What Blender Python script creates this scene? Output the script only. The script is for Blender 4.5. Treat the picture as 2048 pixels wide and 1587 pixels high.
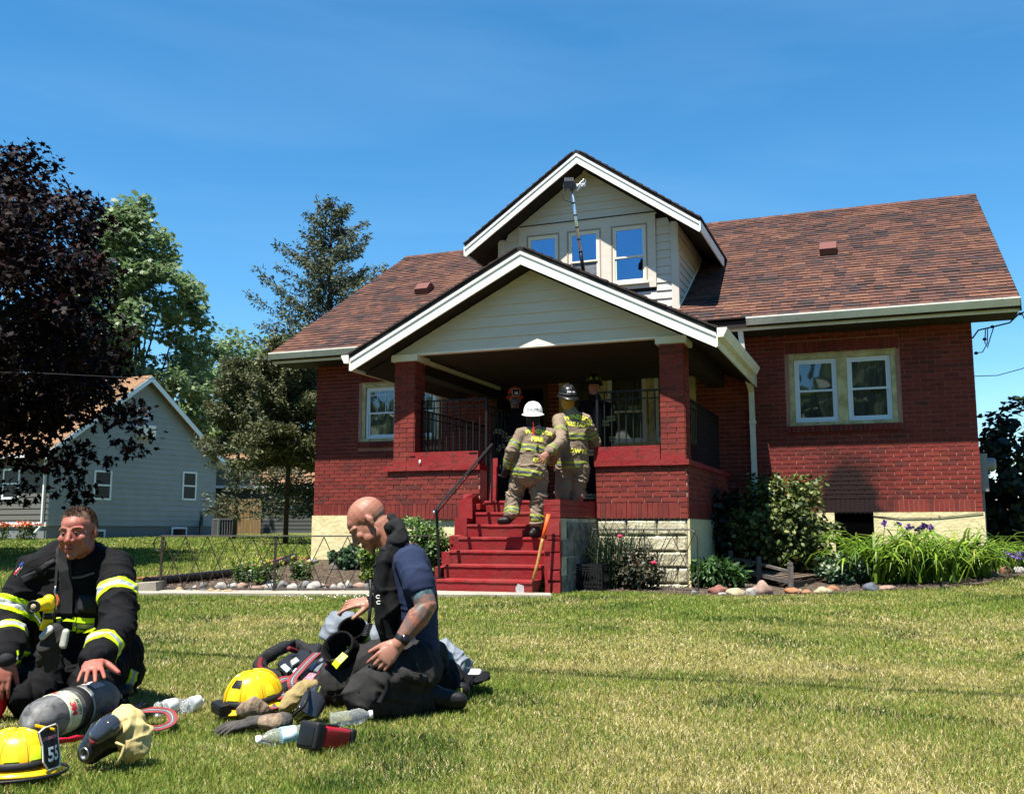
import bpy, bmesh, math, random
import numpy as np
from mathutils import Vector, Matrix, Quaternion, noise as mnoise
R = math.radians
for o in list(bpy.data.objects): bpy.data.objects.remove(o)
sc = bpy.context.scene
COL = sc.collection
rnd = random.Random(7)
nrs = np.random.RandomState(11)

# ------------------------------------------------------------------ camera, sky, sun, exposure
FPX, PITCH, YAW, CX, CY, CAMZ = 1962.5, R(7.684), R(20.99), -1.227, -15.568, 0.8
cam_d = bpy.data.cameras.new('camera'); cam = bpy.data.objects.new('camera', cam_d); COL.objects.link(cam)
cam.location = (0, 0, CAMZ); cam.rotation_euler = (R(90) + PITCH, 0, 0)
cam_d.sensor_width = 36; cam_d.lens = FPX / 2048 * 36; cam_d.clip_end = 3000; cam_d.clip_start = 0.05
sc.camera = cam
SUN_DIR = Vector((0.242, 0.325, -1.0)).normalized()      # the way the light travels
sd = bpy.data.lights.new('sun', 'SUN'); sd.energy = 5.0; sd.angle = R(0.53); sd.color = (1.0, 0.95, 0.87)
so = bpy.data.objects.new('sun', sd); COL.objects.link(so)
so.rotation_euler = SUN_DIR.to_track_quat('-Z', 'Y').to_euler(); so.location = (-8, -8, 20)
W = bpy.data.worlds.new('World'); sc.world = W; W.use_nodes = True
wn = W.node_tree.nodes; wl = W.node_tree.links; wn.clear()
sky = wn.new('ShaderNodeTexSky'); sky.sky_type = 'NISHITA'; sky.sun_disc = False
sky.sun_elevation = math.asin(-SUN_DIR.z); sky.sun_rotation = math.atan2(-SUN_DIR.x, -SUN_DIR.y)
sky.air_density = 1.0; sky.dust_density = 0.0; sky.ozone_density = 5.0; sky.altitude = 200
bg = wn.new('ShaderNodeBackground'); bg.inputs['Strength'].default_value = 0.07
wo = wn.new('ShaderNodeOutputWorld')
# faint cirrus streaks high in the sky
tc = wn.new('ShaderNodeTexCoord'); mp = wn.new('ShaderNodeMapping'); mp.inputs['Scale'].default_value = (1.0, 1.0, 5.5)
mp.inputs['Rotation'].default_value = (0.0, R(-7), 0.0)
nz = wn.new('ShaderNodeTexNoise'); nz.inputs['Scale'].default_value = 1.7; nz.inputs['Detail'].default_value = 5; nz.inputs['Roughness'].default_value = 0.5
nz.inputs['Distortion'].default_value = 0.5
rp = wn.new('ShaderNodeValToRGB'); rp.color_ramp.elements[0].position = 0.50; rp.color_ramp.elements[1].position = 0.85
rp.color_ramp.elements[0].color = (0, 0, 0, 1); rp.color_ramp.elements[1].color = (0.07, 0.07, 0.07, 1)
mx = wn.new('ShaderNodeMix'); mx.data_type = 'RGBA'; mx.inputs[7].default_value = (5.5, 7.2, 9.0, 1)
wl.new(tc.outputs['Generated'], mp.inputs[0]); wl.new(mp.outputs[0], nz.inputs[0]); wl.new(nz.outputs[0], rp.inputs[0])
hs = wn.new('ShaderNodeHueSaturation'); hs.inputs['Saturation'].default_value = 1.25; hs.inputs['Hue'].default_value = 0.490; hs.inputs['Value'].default_value = 1.0
wl.new(sky.outputs[0], hs.inputs['Color'])
wl.new(rp.outputs[0], mx.inputs[0]); wl.new(hs.outputs[0], mx.inputs[6]); wl.new(mx.outputs[2], bg.inputs[0]); wl.new(bg.outputs[0], wo.inputs[0])
sc.render.engine = 'CYCLES'
sc.view_settings.view_transform = 'Standard'; sc.view_settings.look = 'None'
sc.view_settings.exposure = 1.5; sc.view_settings.gamma = 1.0; sc.view_settings.use_curve_mapping = False
sc.cycles.max_bounces = 6; sc.cycles.diffuse_bounces = 2; sc.cycles.transparent_max_bounces = 8

# ------------------------------------------------------------------ helpers
cP, sP, cY, sY = math.cos(PITCH), math.sin(PITCH), math.cos(YAW), math.sin(YAW)
def ray(u, v):
    a = (u - 1024) / FPX; b = -(v - 793.5) / FPX
    return Vector((a, cP - sP * b, sP + cP * b))
def D(u, v, y):                       # world point seen at pixel (u, v) at forward distance y
    d = ray(u, v); return Vector((0, 0, CAMZ)) + d * (y / d.y)
def G(u, v, z=0.0):                   # world point seen at pixel (u, v) at height z
    d = ray(u, v); return Vector((0, 0, CAMZ)) + d * ((z - CAMZ) / d.z)
def h2w(X, Y, Z=0.0):
    X -= CX; Y -= CY
    return Vector((cY * X + sY * Y, -sY * X + cY * Y, Z))
def w2h(x, y):
    return (cY * x - sY * y + CX, sY * x + cY * y + CY)
def sstep(a, b, x):
    t = min(1, max(0, (x - a) / (b - a))); return t * t * (3 - 2 * t)
def zg(x, y):                         # height of the ground at a world point
    return 0.08 * sstep(5, 10.5, y) + 0.012 * max(0.0, y - 11.5) + 0.10 * sstep(-3.2, -0.2, w2h(x, y)[1])

def tag(o, label=None, cat=None, group=None, kind=None):
    if label: o['label'] = label
    if cat: o['category'] = cat
    if group: o['group'] = group
    if kind: o['kind'] = kind
    return o
def empty(name, loc=(0, 0, 0), rot=(0, 0, 0), label=None, cat=None, group=None):
    o = bpy.data.objects.new(name, None); COL.objects.link(o); o.empty_display_size = 0.2
    o.location = loc; o.rotation_euler = rot
    return tag(o, label, cat, group)
def link(name, me, parent=None, mats=None, loc=None, smooth=False):
    if mats is not None:
        if not isinstance(mats, (list, tuple)): mats = [mats]
        if len(me.materials) == 0:
            for m in mats: me.materials.append(m)
    if smooth: me.polygons.foreach_set('use_smooth', np.ones(len(me.polygons), bool))
    o = bpy.data.objects.new(name, me); COL.objects.link(o)
    if parent: o.parent = parent
    if loc is not None: o.location = loc
    return o
def copy_tree(o, parent=None):
    c = o.copy(); COL.objects.link(c)
    if parent is not None: c.parent = parent
    for ch in o.children: copy_tree(ch, c)
    return c

class MB:
    """collects shapes and links them as one mesh object"""
    def __init__(s): s.v = []; s.f = []; s.m = []
    def add(s, vs, fs, mi=0):
        b = len(s.v); s.v += [tuple(v) for v in vs]; s.f += [tuple(b + i for i in f) for f in fs]; s.m += [mi] * len(fs); return s
    def box(s, a, b, mi=0, M=None, jit=0.0):
        x0, y0, z0 = a; x1, y1, z1 = b
        vs = [Vector(p) for p in ((x0, y0, z0), (x1, y0, z0), (x1, y1, z0), (x0, y1, z0), (x0, y0, z1), (x1, y0, z1), (x1, y1, z1), (x0, y1, z1))]
        if jit: vs = [v + Vector([rnd.uniform(-jit, jit) for _ in range(3)]) for v in vs]
        if M is not None: vs = [M @ v for v in vs]
        return s.add(vs, [(0, 3, 2, 1), (4, 5, 6, 7), (0, 1, 5, 4), (1, 2, 6, 5), (2, 3, 7, 6), (3, 0, 4, 7)], mi)
    def cbox(s, c, size, mi=0, rot=None, jit=0.0):
        M = Matrix.Translation(c)
        if rot is not None: M = M @ rot.to_4x4()
        h = Vector(size) / 2
        return s.box(-h, h, mi, M, jit)
    def prism(s, poly, d, mi=0):      # polygon (3-D points) swept by vector d
        d = Vector(d); n = len(poly); vs = [Vector(p) for p in poly]; vs += [v + d for v in vs]
        fs = [tuple(range(n))[::-1], tuple(range(n, 2 * n))] + [(i, (i + 1) % n, n + (i + 1) % n, n + i) for i in range(n)]
        return s.add(vs, fs, mi)
    def tube(s, pts, r, n=8, mi=0, caps=True, flat=None):
        pts = [Vector(p) for p in pts]; m = len(pts)
        rs = r if isinstance(r, (list, tuple)) else [r] * m
        rings = []; prev = None
        for i, p in enumerate(pts):
            t = (pts[min(i + 1, m - 1)] - pts[max(i - 1, 0)])
            if t.length < 1e-9: t = Vector((0, 0, 1))
            t.normalize()
            if prev is None:
                a = t.orthogonal().normalized()
                if flat is not None:
                    a = (flat - t * flat.dot(t)).normalized()
            else:
                a = prev - t * prev.dot(t)
                if a.length < 1e-6: a = t.orthogonal()
                a.normalize()
            prev = a; b = t.cross(a)
            rings.append((p, a, b))
        vs = []
        for (p, a, b), q in zip(rings, rs):
            qa, qb = q if isinstance(q, (list, tuple)) else (q, q)
            for k in range(n):
                th = 2 * math.pi * k / n
                vs.append(p + a * (qa * math.cos(th)) + b * (qb * math.sin(th)))
        fs = []
        for i in range(m - 1):
            for k in range(n):
                k2 = (k + 1) % n
                fs.append((i * n + k, i * n + k2, (i + 1) * n + k2, (i + 1) * n + k))
        if caps: fs += [tuple(range(n))[::-1], tuple(range((m - 1) * n, m * n))]
        return s.add(vs, fs, mi)
    def ribbon(s, pts, nrm, w, t=0.002, mi=0):   # flat strap along pts, nrm = normal list or one
        pts = [Vector(p) for p in pts]; m = len(pts); vs = []
        for i, p in enumerate(pts):
            tt = (pts[min(i + 1, m - 1)] - pts[max(i - 1, 0)]).normalized()
            nn = Vector(nrm[i] if isinstance(nrm, list) else nrm); nn = (nn - tt * nn.dot(tt)).normalized()
            sd_ = tt.cross(nn) * (w / 2)
            vs += [p - sd_, p + sd_, p + sd_ + nn * t, p - sd_ + nn * t]
        fs = [(3, 2, 1, 0), tuple(range(4 * m - 4, 4 * m))]
        for i in range(m - 1):
            for k in range(4): fs.append((i * 4 + k, i * 4 + (k + 1) % 4, i * 4 + 4 + (k + 1) % 4, i * 4 + 4 + k))
        return s.add(vs, fs, mi)
    def lathe(s, prof, n=24, mi=0, M=None, sx=1.0, caps=True):  # profile [(r, z)...]
        vs = []
        for r_, z in prof:
            for k in range(n):
                th = 2 * math.pi * k / n
                v = Vector((r_ * math.cos(th) * sx, r_ * math.sin(th), z)); vs.append(M @ v if M is not None else v)
        fs = []
        for i in range(len(prof) - 1):
            for k in range(n):
                k2 = (k + 1) % n; fs.append((i * n + k, i * n + k2, (i + 1) * n + k2, (i + 1) * n + k))
        if caps: fs += [tuple(range(n))[::-1], tuple(range((len(prof) - 1) * n, len(prof) * n))]
        return s.add(vs, fs, mi)
    def ball(s, c, r, n=10, m=7, mi=0, rot=None):
        rx, ry, rz = r if isinstance(r, (list, tuple)) else (r, r, r); vs = []; c = Vector(c)
        for i in range(1, m):
            ph = math.pi * i / m
            for k in range(n):
                th = 2 * math.pi * k / n
                v = Vector((rx * math.sin(ph) * math.cos(th), ry * math.sin(ph) * math.sin(th), rz * math.cos(ph)))
                if rot is not None: v = rot @ v
                vs.append(c + v)
        tv = Vector((0, 0, rz)); bv = Vector((0, 0, -rz))
        if rot is not None: tv = rot @ tv; bv = rot @ bv
        vs += [c + tv, c + bv]; T = len(vs) - 2
        fs = [(T, k, (k + 1) % n) for k in range(n)]
        for i in range(m - 2):
            for k in range(n): fs.append((i * n + k, (i + 1) * n + k, (i + 1) * n + (k + 1) % n, i * n + (k + 1) % n))
        fs += [(T + 1, (m - 2) * n + (k + 1) % n, (m - 2) * n + k) for k in range(n)]
        return s.add(vs, fs, mi)
    def mesh(s, name):
        me = bpy.data.meshes.new(name); me.from_pydata(s.v, [], s.f)
        if any(s.m): me.polygons.foreach_set('material_index', s.m)
        me.update(); return me
    def build(s, name, mats, parent=None, smooth=False, loc=None):
        return link(name, s.mesh(name), parent, mats, loc, smooth)
def fast_mesh(name, V, F, mi=None):   # numpy arrays; F is (n, k)
    me = bpy.data.meshes.new(name); n, k = F.shape
    me.vertices.add(len(V)); me.vertices.foreach_set('co', np.ascontiguousarray(V, np.float32).ravel())
    me.loops.add(n * k); me.loops.foreach_set('vertex_index', np.ascontiguousarray(F, np.int32).ravel())
    me.polygons.add(n); me.polygons.foreach_set('loop_start', np.arange(0, n * k, k, dtype=np.int32))
    if mi is not None: me.polygons.foreach_set('material_index', np.asarray(mi, np.int32))
    me.update(calc_edges=True); return me

# ------------------------------------------------------------------ materials
MATS = {}
def mat(name, base, rough=0.6, var=None, scale=6.0, detail=4, bump=0.0, bscale=None, metal=0.0, spec=0.22, stretch=None,
        coords='Object', cobj=None, mask=(0.4, 0.62), trans=0.0, second=None, coat=0.0, sheen=0.0, alpha=1.0, bdist=0.01, subsurf=0.0, aniso_noise=None, dirt=None):
    if name in MATS: return MATS[name]
    dim = lambda c: tuple(q * 0.72 for q in c) if c is not None and max(c) < 0.5 else c      # colours darkened below real albedo so shade renders deeper at this exposure
    base, var = dim(base), dim(var); second = (dim(second[0]),) + tuple(second[1:]) if second else None
    m = bpy.data.materials.new(name); m.use_nodes = True; nt = m.node_tree; N = nt.nodes; L = nt.links
    p = N['Principled BSDF']; out = N['Material Output']
    p.inputs['Base Color'].default_value = (*base, 1); p.inputs['Roughness'].default_value = rough
    p.inputs['Metallic'].default_value = metal; p.inputs['Specular IOR Level'].default_value = spec
    p.inputs['Coat Weight'].default_value = coat; p.inputs['Coat Roughness'].default_value = 0.12
    p.inputs['Sheen Weight'].default_value = sheen
    if subsurf: p.inputs['Subsurface Weight'].default_value = subsurf; p.inputs['Subsurface Radius'].default_value = (1, 0.3, 0.15); p.inputs['Subsurface Scale'].default_value = 0.008
    tcn = N.new('ShaderNodeTexCoord'); tcn.object = cobj; src = tcn.outputs[coords]
    if stretch:
        mpn = N.new('ShaderNodeMapping'); mpn.inputs['Scale'].default_value = stretch; L.new(src, mpn.inputs[0]); src = mpn.outputs[0]
    col = None
    if var is not None:
        nn = N.new('ShaderNodeTexNoise'); nn.inputs['Scale'].default_value = scale; nn.inputs['Detail'].default_value = detail; nn.inputs['Roughness'].default_value = 0.6
        L.new(src, nn.inputs['Vector'])
        rr = N.new('ShaderNodeMapRange'); rr.inputs[1].default_value = mask[0]; rr.inputs[2].default_value = mask[1]; L.new(nn.outputs[0], rr.inputs[0])
        mm = N.new('ShaderNodeMix'); mm.data_type = 'RGBA'; mm.inputs[6].default_value = (*base, 1); mm.inputs[7].default_value = (*var, 1)
        L.new(rr.outputs[0], mm.inputs[0]); col = mm.outputs[2]
    if second is not None:            # (colour, scale, lo, hi)
        c2, s2, lo, hi = second
        nn = N.new('ShaderNodeTexNoise'); nn.inputs['Scale'].default_value = s2; nn.inputs['Detail'].default_value = 5; nn.inputs['Roughness'].default_value = 0.65
        mo = N.new('ShaderNodeVectorMath'); mo.inputs[1].default_value = (3.1, 7.7, 1.3); L.new(src, mo.inputs[0]); L.new(mo.outputs[0], nn.inputs['Vector'])
        rr = N.new('ShaderNodeMapRange'); rr.inputs[1].default_value = lo; rr.inputs[2].default_value = hi; L.new(nn.outputs[0], rr.inputs[0])
        mm = N.new('ShaderNodeMix'); mm.data_type = 'RGBA'; mm.inputs[7].default_value = (*c2, 1)
        if col is not None: L.new(col, mm.inputs[6])
        else: mm.inputs[6].default_value = (*base, 1)
        L.new(rr.outputs[0], mm.inputs[0]); col = mm.outputs[2]
    if col is not None: L.new(col, p.inputs['Base Color'])
    if bump:
        nb = N.new('ShaderNodeTexNoise'); nb.inputs['Scale'].default_value = bscale or scale * 3; nb.inputs['Detail'].default_value = 5
        L.new(src, nb.inputs['Vector'])
        b = N.new('ShaderNodeBump'); b.inputs['Strength'].default_value = bump; b.inputs['Distance'].default_value = bdist
        L.new(nb.outputs[0], b.inputs['Height']); L.new(b.outputs[0], p.inputs['Normal'])
    if trans:                         # leaves let light through
        tr = N.new('ShaderNodeBsdfTranslucent'); ms = N.new('ShaderNodeMixShader'); ms.inputs[0].default_value = trans
        if col is not None: L.new(col, tr.inputs[0])
        else: tr.inputs[0].default_value = (*base, 1)
        L.new(p.outputs[0], ms.inputs[1]); L.new(tr.outputs[0], ms.inputs[2]); L.new(ms.outputs[0], out.inputs[0])
    MATS[name] = m; return m
def nodes_of(m): return m.node_tree.nodes, m.node_tree.links, m.node_tree.nodes['Principled BSDF']
def text_mesh(txt, size, depth=0.001, spacing=1.0, bold=0.0, shear=0.0):
    c = bpy.data.curves.new('letters', 'FONT'); c.body = txt; c.size = size; c.extrude = depth; c.align_x = 'CENTER'; c.align_y = 'CENTER'
    c.space_character = spacing; c.offset = bold; c.shear = shear; c.resolution_u = 2
    o = bpy.data.objects.new('tmp_text', c); COL.objects.link(o)
    dg = bpy.context.evaluated_depsgraph_get(); me = bpy.data.meshes.new_from_object(o.evaluated_get(dg), depsgraph=dg)
    bpy.data.objects.remove(o); bpy.data.curves.remove(c); me.materials.clear(); return me
# ------------------------------------------------------------------ the brick house (all in house coordinates, X along the front, Y into the house)
HOUSE = empty('brick_house', h2w(0, 0, 0), (0, 0, -YAW), 'red brick bungalow with a shingled roof, a gabled porch and a sided dormer', 'house')
bpy.context.view_layer.update()
HW = 11.078
def brick_mat(name, base, var, dark=(0.07, 0.022, 0.022)):
    """brick with paint wear, plus the soot fan above the burnt-out basement window (a stain on the wall itself)"""
    m = mat(name, base, 0.8, spec=0.12, var=var, scale=9, bump=0.35, bscale=70, coords='Object', cobj=HOUSE, second=(dark, 1.1, 0.60, 0.80), bdist=0.004)
    N, L, p = nodes_of(m)
    tcn = N.new('ShaderNodeTexCoord'); tcn.object = HOUSE; sx = N.new('ShaderNodeSeparateXYZ'); L.new(tcn.outputs['Object'], sx.inputs[0])
    nn = N.new('ShaderNodeTexNoise'); nn.inputs['Scale'].default_value = 3.2; nn.inputs['Detail'].default_value = 5; L.new(tcn.outputs['Object'], nn.inputs['Vector'])
    def mth(op, a, b=None, c=None):
        n = N.new('ShaderNodeMath'); n.operation = op
        for i, q in enumerate((a, b, c)):
            if q is None: continue
            if isinstance(q, (int, float)): n.inputs[i].default_value = q
            else: L.new(q, n.inputs[i])
        return n.outputs[0]
    wob = mth('MULTIPLY', mth('SUBTRACT', nn.outputs[0], 0.5), 0.75)
    dx = mth('ABSOLUTE', mth('ADD', mth('ADD', sx.outputs[0], 1.80), wob))
    fx = mth('SUBTRACT', 1.0, mth('MULTIPLY', dx, 1.45)); fx = mth('MAXIMUM', fx, 0.0)
    fz = mth('SUBTRACT', 1.0, mth('MULTIPLY', mth('SUBTRACT', sx.outputs[2], 1.0), 0.9)); fz = mth('MAXIMUM', fz, 0.0)
    fy = mth('LESS_THAN', mth('ABSOLUTE', sx.outputs[1]), 0.3)
    k = mth('MULTIPLY', mth('MULTIPLY', fx, fz), fy)
    k = mth('MINIMUM', mth('MULTIPLY', k, 2.6), 0.95)
    mm = N.new('ShaderNodeMix'); mm.data_type = 'RGBA'; mm.inputs[7].default_value = (0.012, 0.010, 0.010, 1)
    src = p.inputs['Base Color'].links[0].from_socket
    L.new(k, mm.inputs[0]); L.new(src, mm.inputs[6]); L.new(mm.outputs[2], p.inputs['Base Color'])
    return m
BR = [brick_mat('brick_red', (0.20, 0.035, 0.029), (0.24, 0.043, 0.034)), brick_mat('brick_deep', (0.155, 0.031, 0.027), (0.19, 0.036, 0.030)),
      brick_mat('brick_light', (0.25, 0.050, 0.036), (0.21, 0.040, 0.031)), brick_mat('brick_plum', (0.12, 0.034, 0.030), (0.16, 0.038, 0.030))]
mort_s = brick_mat('mortar_wall', (0.49, 0.26, 0.215), (0.42, 0.21, 0.17), (0.28, 0.13, 0.1))
found = mat('foundation_cream', (0.52, 0.45, 0.24), 0.85, var=(0.58, 0.52, 0.30), scale=3, bump=0.6, bscale=14, second=((0.30, 0.25, 0.16), 9, 0.64, 0.68), bdist=0.02)
block_m = mat('block_white', (0.52, 0.48, 0.33), 0.9, var=(0.45, 0.40, 0.26), scale=6, bump=0.7, bscale=30, second=((0.22, 0.19, 0.15), 16, 0.60, 0.66), bdist=0.015)
joint_dark = mat('block_joint', (0.36, 0.32, 0.25), 0.95, var=(0.10, 0.09, 0.07), scale=10)
redp = mat('red_paint', (0.27, 0.015, 0.018), 0.6, var=(0.25, 0.035, 0.03), scale=3, detail=7, bump=0.6, bscale=26, second=((0.10, 0.03, 0.025), 7, 0.58, 0.72), bdist=0.008)
white = mat('white_trim', (0.80, 0.79, 0.74), 0.45, var=(0.72, 0.71, 0.66), scale=3, second=((0.50, 0.48, 0.42), 6, 0.66, 0.78))
gutter_m = mat('gutter_offwhite', (0.70, 0.68, 0.60), 0.4, var=(0.60, 0.58, 0.50), scale=2, second=((0.36, 0.33, 0.26), 7, 0.62, 0.76))
vinyl = mat('vinyl_white', (0.62, 0.65, 0.70), 0.35)
creamtrim = mat('cream_trim', (0.46, 0.38, 0.17), 0.7, var=(0.52, 0.45, 0.24), scale=5, second=((0.30, 0.24, 0.17), 14, 0.60, 0.66), bump=0.3)
siding = mat('siding_grey', (0.53, 0.485, 0.42), 0.6, var=(0.50, 0.455, 0.39), scale=2.2, stretch=(1, 1, 6), bump=0.15, bscale=20)
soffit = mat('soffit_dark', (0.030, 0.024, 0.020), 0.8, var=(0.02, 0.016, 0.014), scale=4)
ceil_m = mat('porch_ceiling_shaded', (0.045, 0.040, 0.036), 0.7)  # pale ceiling boards; the porch shade is put into this base colour
blackm = mat('black_iron', (0.012, 0.012, 0.013), 0.45)
rooflayer = mat('roof_underlay', (0.03, 0.022, 0.02), 0.9)
dripm = mat('roof_edge_black', (0.022, 0.018, 0.018), 0.8)
def glass_mat(name, tint, refl, rough=0.02, tone=(0.85, 0.92, 1.0)):
    m = bpy.data.materials.new(name); m.use_nodes = True; N = m.node_tree.nodes; L = m.node_tree.links
    p = N['Principled BSDF']; N.remove(p)
    t = N.new('ShaderNodeBsdfTransparent'); t.inputs[0].default_value = (*tint, 1)
    g = N.new('ShaderNodeBsdfGlossy'); g.inputs['Roughness'].default_value = rough; g.inputs[0].default_value = (*tone, 1)
    fr = N.new('ShaderNodeFresnel'); fr.inputs[0].default_value = 1.5
    ad = N.new('ShaderNodeMath'); ad.operation = 'ADD'; ad.inputs[1].default_value = refl; ad.use_clamp = True
    nb = N.new('ShaderNodeTexNoise'); nb.inputs['Scale'].default_value = 1.3; nb.inputs['Detail'].default_value = 1
    tcn = N.new('ShaderNodeTexCoord'); L.new(tcn.outputs['Object'], nb.inputs['Vector'])
    bu = N.new('ShaderNodeBump'); bu.inputs['Strength'].default_value = 0.16; bu.inputs['Distance'].default_value = 0.05
    L.new(nb.outputs[0], bu.inputs['Height']); L.new(bu.outputs[0], g.inputs['Normal'])
    mxs = N.new('ShaderNodeMixShader'); L.new(fr.outputs[0], ad.inputs[0]); L.new(ad.outputs[0], mxs.inputs[0])
    L.new(t.outputs[0], mxs.inputs[1]); L.new(g.outputs[0], mxs.inputs[2]); L.new(mxs.outputs[0], N['Material Output'].inputs[0])
    return m
glass_up = glass_mat('window_glass_upper', (0.5, 0.55, 0.6), 0.30, tone=(0.42, 0.66, 0.95))
glass_dn = glass_mat('window_glass_lower', (0.8, 0.8, 0.78), 0.03)
curtain = mat('curtain_grey', (0.30, 0.30, 0.29), 0.9, var=(0.20, 0.20, 0.20), scale=3, stretch=(9, 1, 0.7))
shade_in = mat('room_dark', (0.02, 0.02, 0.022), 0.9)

# ---- walls: every brick is a box proud of the mortar; the 300 that show largest are objects of their own
BRICKS = []      # (wall key, 8 corner verts, material, centre)
WALLS = {}
Cl, Ch = 0.2135, 0.0677; GAP = 0.011
def wall_bricks(key, o, d, n, u0, u1, z0, z1, holes=(), phase=0.0, depth=0.012, soldier=None, clip=None):
    """brick courses on the plane through o with direction d and outward normal n"""
    o = Vector(o); d = Vector(d); n = Vector(n)
    def put(a, b, c, e, extra=0.0):
        j = lambda: rnd.uniform(-0.0016, 0.0016)
        h = depth + extra + rnd.uniform(-0.0015, 0.002)
        q = []
        for w_ in (0.0, h):
            for (uu, zz) in ((a, c), (b, c), (b, e), (a, e)):
                q.append(o + d * (uu + j()) + n * w_ + Vector((0, 0, zz + j())))
        mi = rnd.choices((0, 1, 2, 3), (10, 5, 3, 1.3))[0]
        BRICKS.append((key, q, mi, (q[4] + q[6]) / 2, abs(b - a) * abs(e - c)))
    k = 0; z = z0
    while z < z1 - 0.02:
        zt = min(z + Ch - GAP, z1)
        u = u0 - Cl + ((k % 2) * Cl / 2 + phase) % Cl
        while u < u1:
            a, b = max(u, u0), min(u + Cl - GAP, u1)
            u += Cl
            if b - a < 0.03: continue
            segs = [(a, b)]
            for (h0, h1, hz0, hz1) in holes:
                if zt <= hz0 + 0.004 or z >= hz1 - 0.004: continue
                ns = []
                for (p, q) in segs:
                    if q <= h0 or p >= h1: ns.append((p, q)); continue
                    if p < h0 - 0.012: ns.append((p, h0 - 0.004))
                    if q > h1 + 0.012: ns.append((h1 + 0.004, q))
                segs = ns
            for (p, q) in segs:
                if clip and not clip((p + q) / 2, (z + zt) / 2): continue
                if q - p > 0.02: put(p, q, z, zt)
        z += Ch; k += 1
    WALLS.setdefault(key, (o, d, n))
    return put
def soldiers(put, u0, u1, z0, z1, w=0.0677, extra=0.0):
    n = max(1, round((u1 - u0) / w)); w = (u1 - u0) / n
    for i in range(n): put(u0 + i * w + 0.003, u0 + (i + 1) * w - 0.004, z0 + 0.003, z1 - 0.005, extra)
Zb = 1.053; ZT = 3.86
LW = (-10.13, -8.58, 2.37, 3.43); RW = (-2.60, -1.055, 2.375, 3.475); PW = (-6.35, -4.05, 2.15, 3.44); DR = (-7.55, -6.55, 1.15, 3.25)
holes = []
for w_ in (LW, RW): holes.append((w_[0] - 0.06, w_[1] + 0.06, w_[2] - 0.115, w_[3] + 0.21))
holes2 = [(w_[0], w_[1], w_[2], w_[3]) for w_ in (PW, DR)]
put = wall_bricks('brick_wall', (0, 0, 0), (1, 0, 0), (0, -1, 0), -HW, 0, Zb + 0.205, ZT, holes + holes2)
soldiers(put, -HW + 0.10, -0.10, Zb, Zb + 0.2)
for k in range(3):
    put(-HW, -HW + 0.095, Zb + k * Ch, Zb + (k + 1) * Ch - 0.008); put(-0.095, 0, Zb + k * Ch, Zb + (k + 1) * Ch - 0.008)
for w_ in (LW, RW):
    soldiers(put, w_[0] - 0.055, w_[1] + 0.055, w_[3] + 0.008, w_[3] + 0.205)
    soldiers(put, w_[0] - 0.055, w_[1] + 0.055, w_[2] - 0.112, w_[2] - 0.004, 0.07, 0.045)
b = MB()
# mortar backing round the openings
def panel_with_holes(mb, u0, u1, z0, z1, hs, y0, y1, mi=0):
    zs = sorted(set([z0, z1] + [q for h in hs for q in (h[2], h[3])])); us = sorted(set([u0, u1] + [q for h in hs for q in (h[0], h[1])]))
    for i in range(len(us) - 1):
        for j in range(len(zs) - 1):
            cu, cz = (us[i] + us[i + 1]) / 2, (zs[j] + zs[j + 1]) / 2
            if not any(h[0] < cu < h[1] and h[2] < cz < h[3] for h in hs): mb.box((us[i], y0, zs[j]), (us[i + 1], y1, zs[j + 1]), mi)
bh = (-2.02, -1.47, 0.30, 1.05)
panel_with_holes(b, -HW, 0, Zb - 0.02, ZT, [LW, RW, PW, DR], 0.0, 0.18)
b.box((-HW, 0.18, Zb - 0.02), (-HW + 0.18, 9.19, ZT)); b.box((-0.18, 0.18, Zb - 0.02), (0, 9.19, ZT)); b.box((-HW + 0.18, 9.01, Zb), (-0.18, 9.19, ZT))
MAINWALL = b.build('brick_wall', mort_s, HOUSE)
# gable ends above the side walls
b = MB()
for x in (-HW, -0.18): b.prism([(x, 0.0, ZT), (x, 9.19, ZT), (x, 4.597, ZT + 4.597 * 0.605 - 0.12)], (0.18, 0, 0))
b.build('gable_wall', BR[1], HOUSE)
# foundation
b = MB(); panel_with_holes(b, -HW - 0.02, 0.02, -0.3, Zb - 0.003, [bh], -0.03, 0.25)
b.box((-HW - 0.02, 0.25, -0.3), (-HW + 0.2, 9.2, Zb - 0.02)); b.box((-0.2, 0.25, -0.3), (0.02, 9.2, Zb - 0.02))
b.build('foundation', found, HOUSE)
b = MB(); b.box((bh[0], 0.05, bh[2]), (bh[1], 0.95, bh[3]), 0)
b.build('basement_window', mat('opening_black', (0.002, 0.002, 0.002), 0.95, spec=0.0), HOUSE)  # near-black box standing in for the unlit gap of the opening
# porch lower walls
Yp = -3.365; Zpb = 0.94; PXL, PXR = -7.80, -3.575
put = wall_bricks('porch_wall', (0, Yp, 0), (1, 0, 0), (0, -1, 0), PXL + 0.03, -6.37, Zpb + 0.205, 1.60)
soldiers(put, PXL + 0.03, -6.37, Zpb, Zpb + 0.2)
put = wall_bricks('porch_wall', (0, Yp, 0), (1, 0, 0), (0, -1, 0), -4.755, PXR, Zpb + 0.205, 1.60)
soldiers(put, -4.755, PXR - 0.1, Zpb, Zpb + 0.2)
for k in range(3): put(PXR - 0.095, PXR, Zpb + k * Ch, Zpb + (k + 1) * Ch - 0.008)
put = wall_bricks('porch_wall', (PXR, 0, 0), (0, 1, 0), (1, 0, 0), Yp + 0.005, -0.02, Zpb + 0.205, 1.60)
soldiers(put, Yp + 0.005, -0.02, Zpb, Zpb + 0.2)
b = MB()
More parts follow.
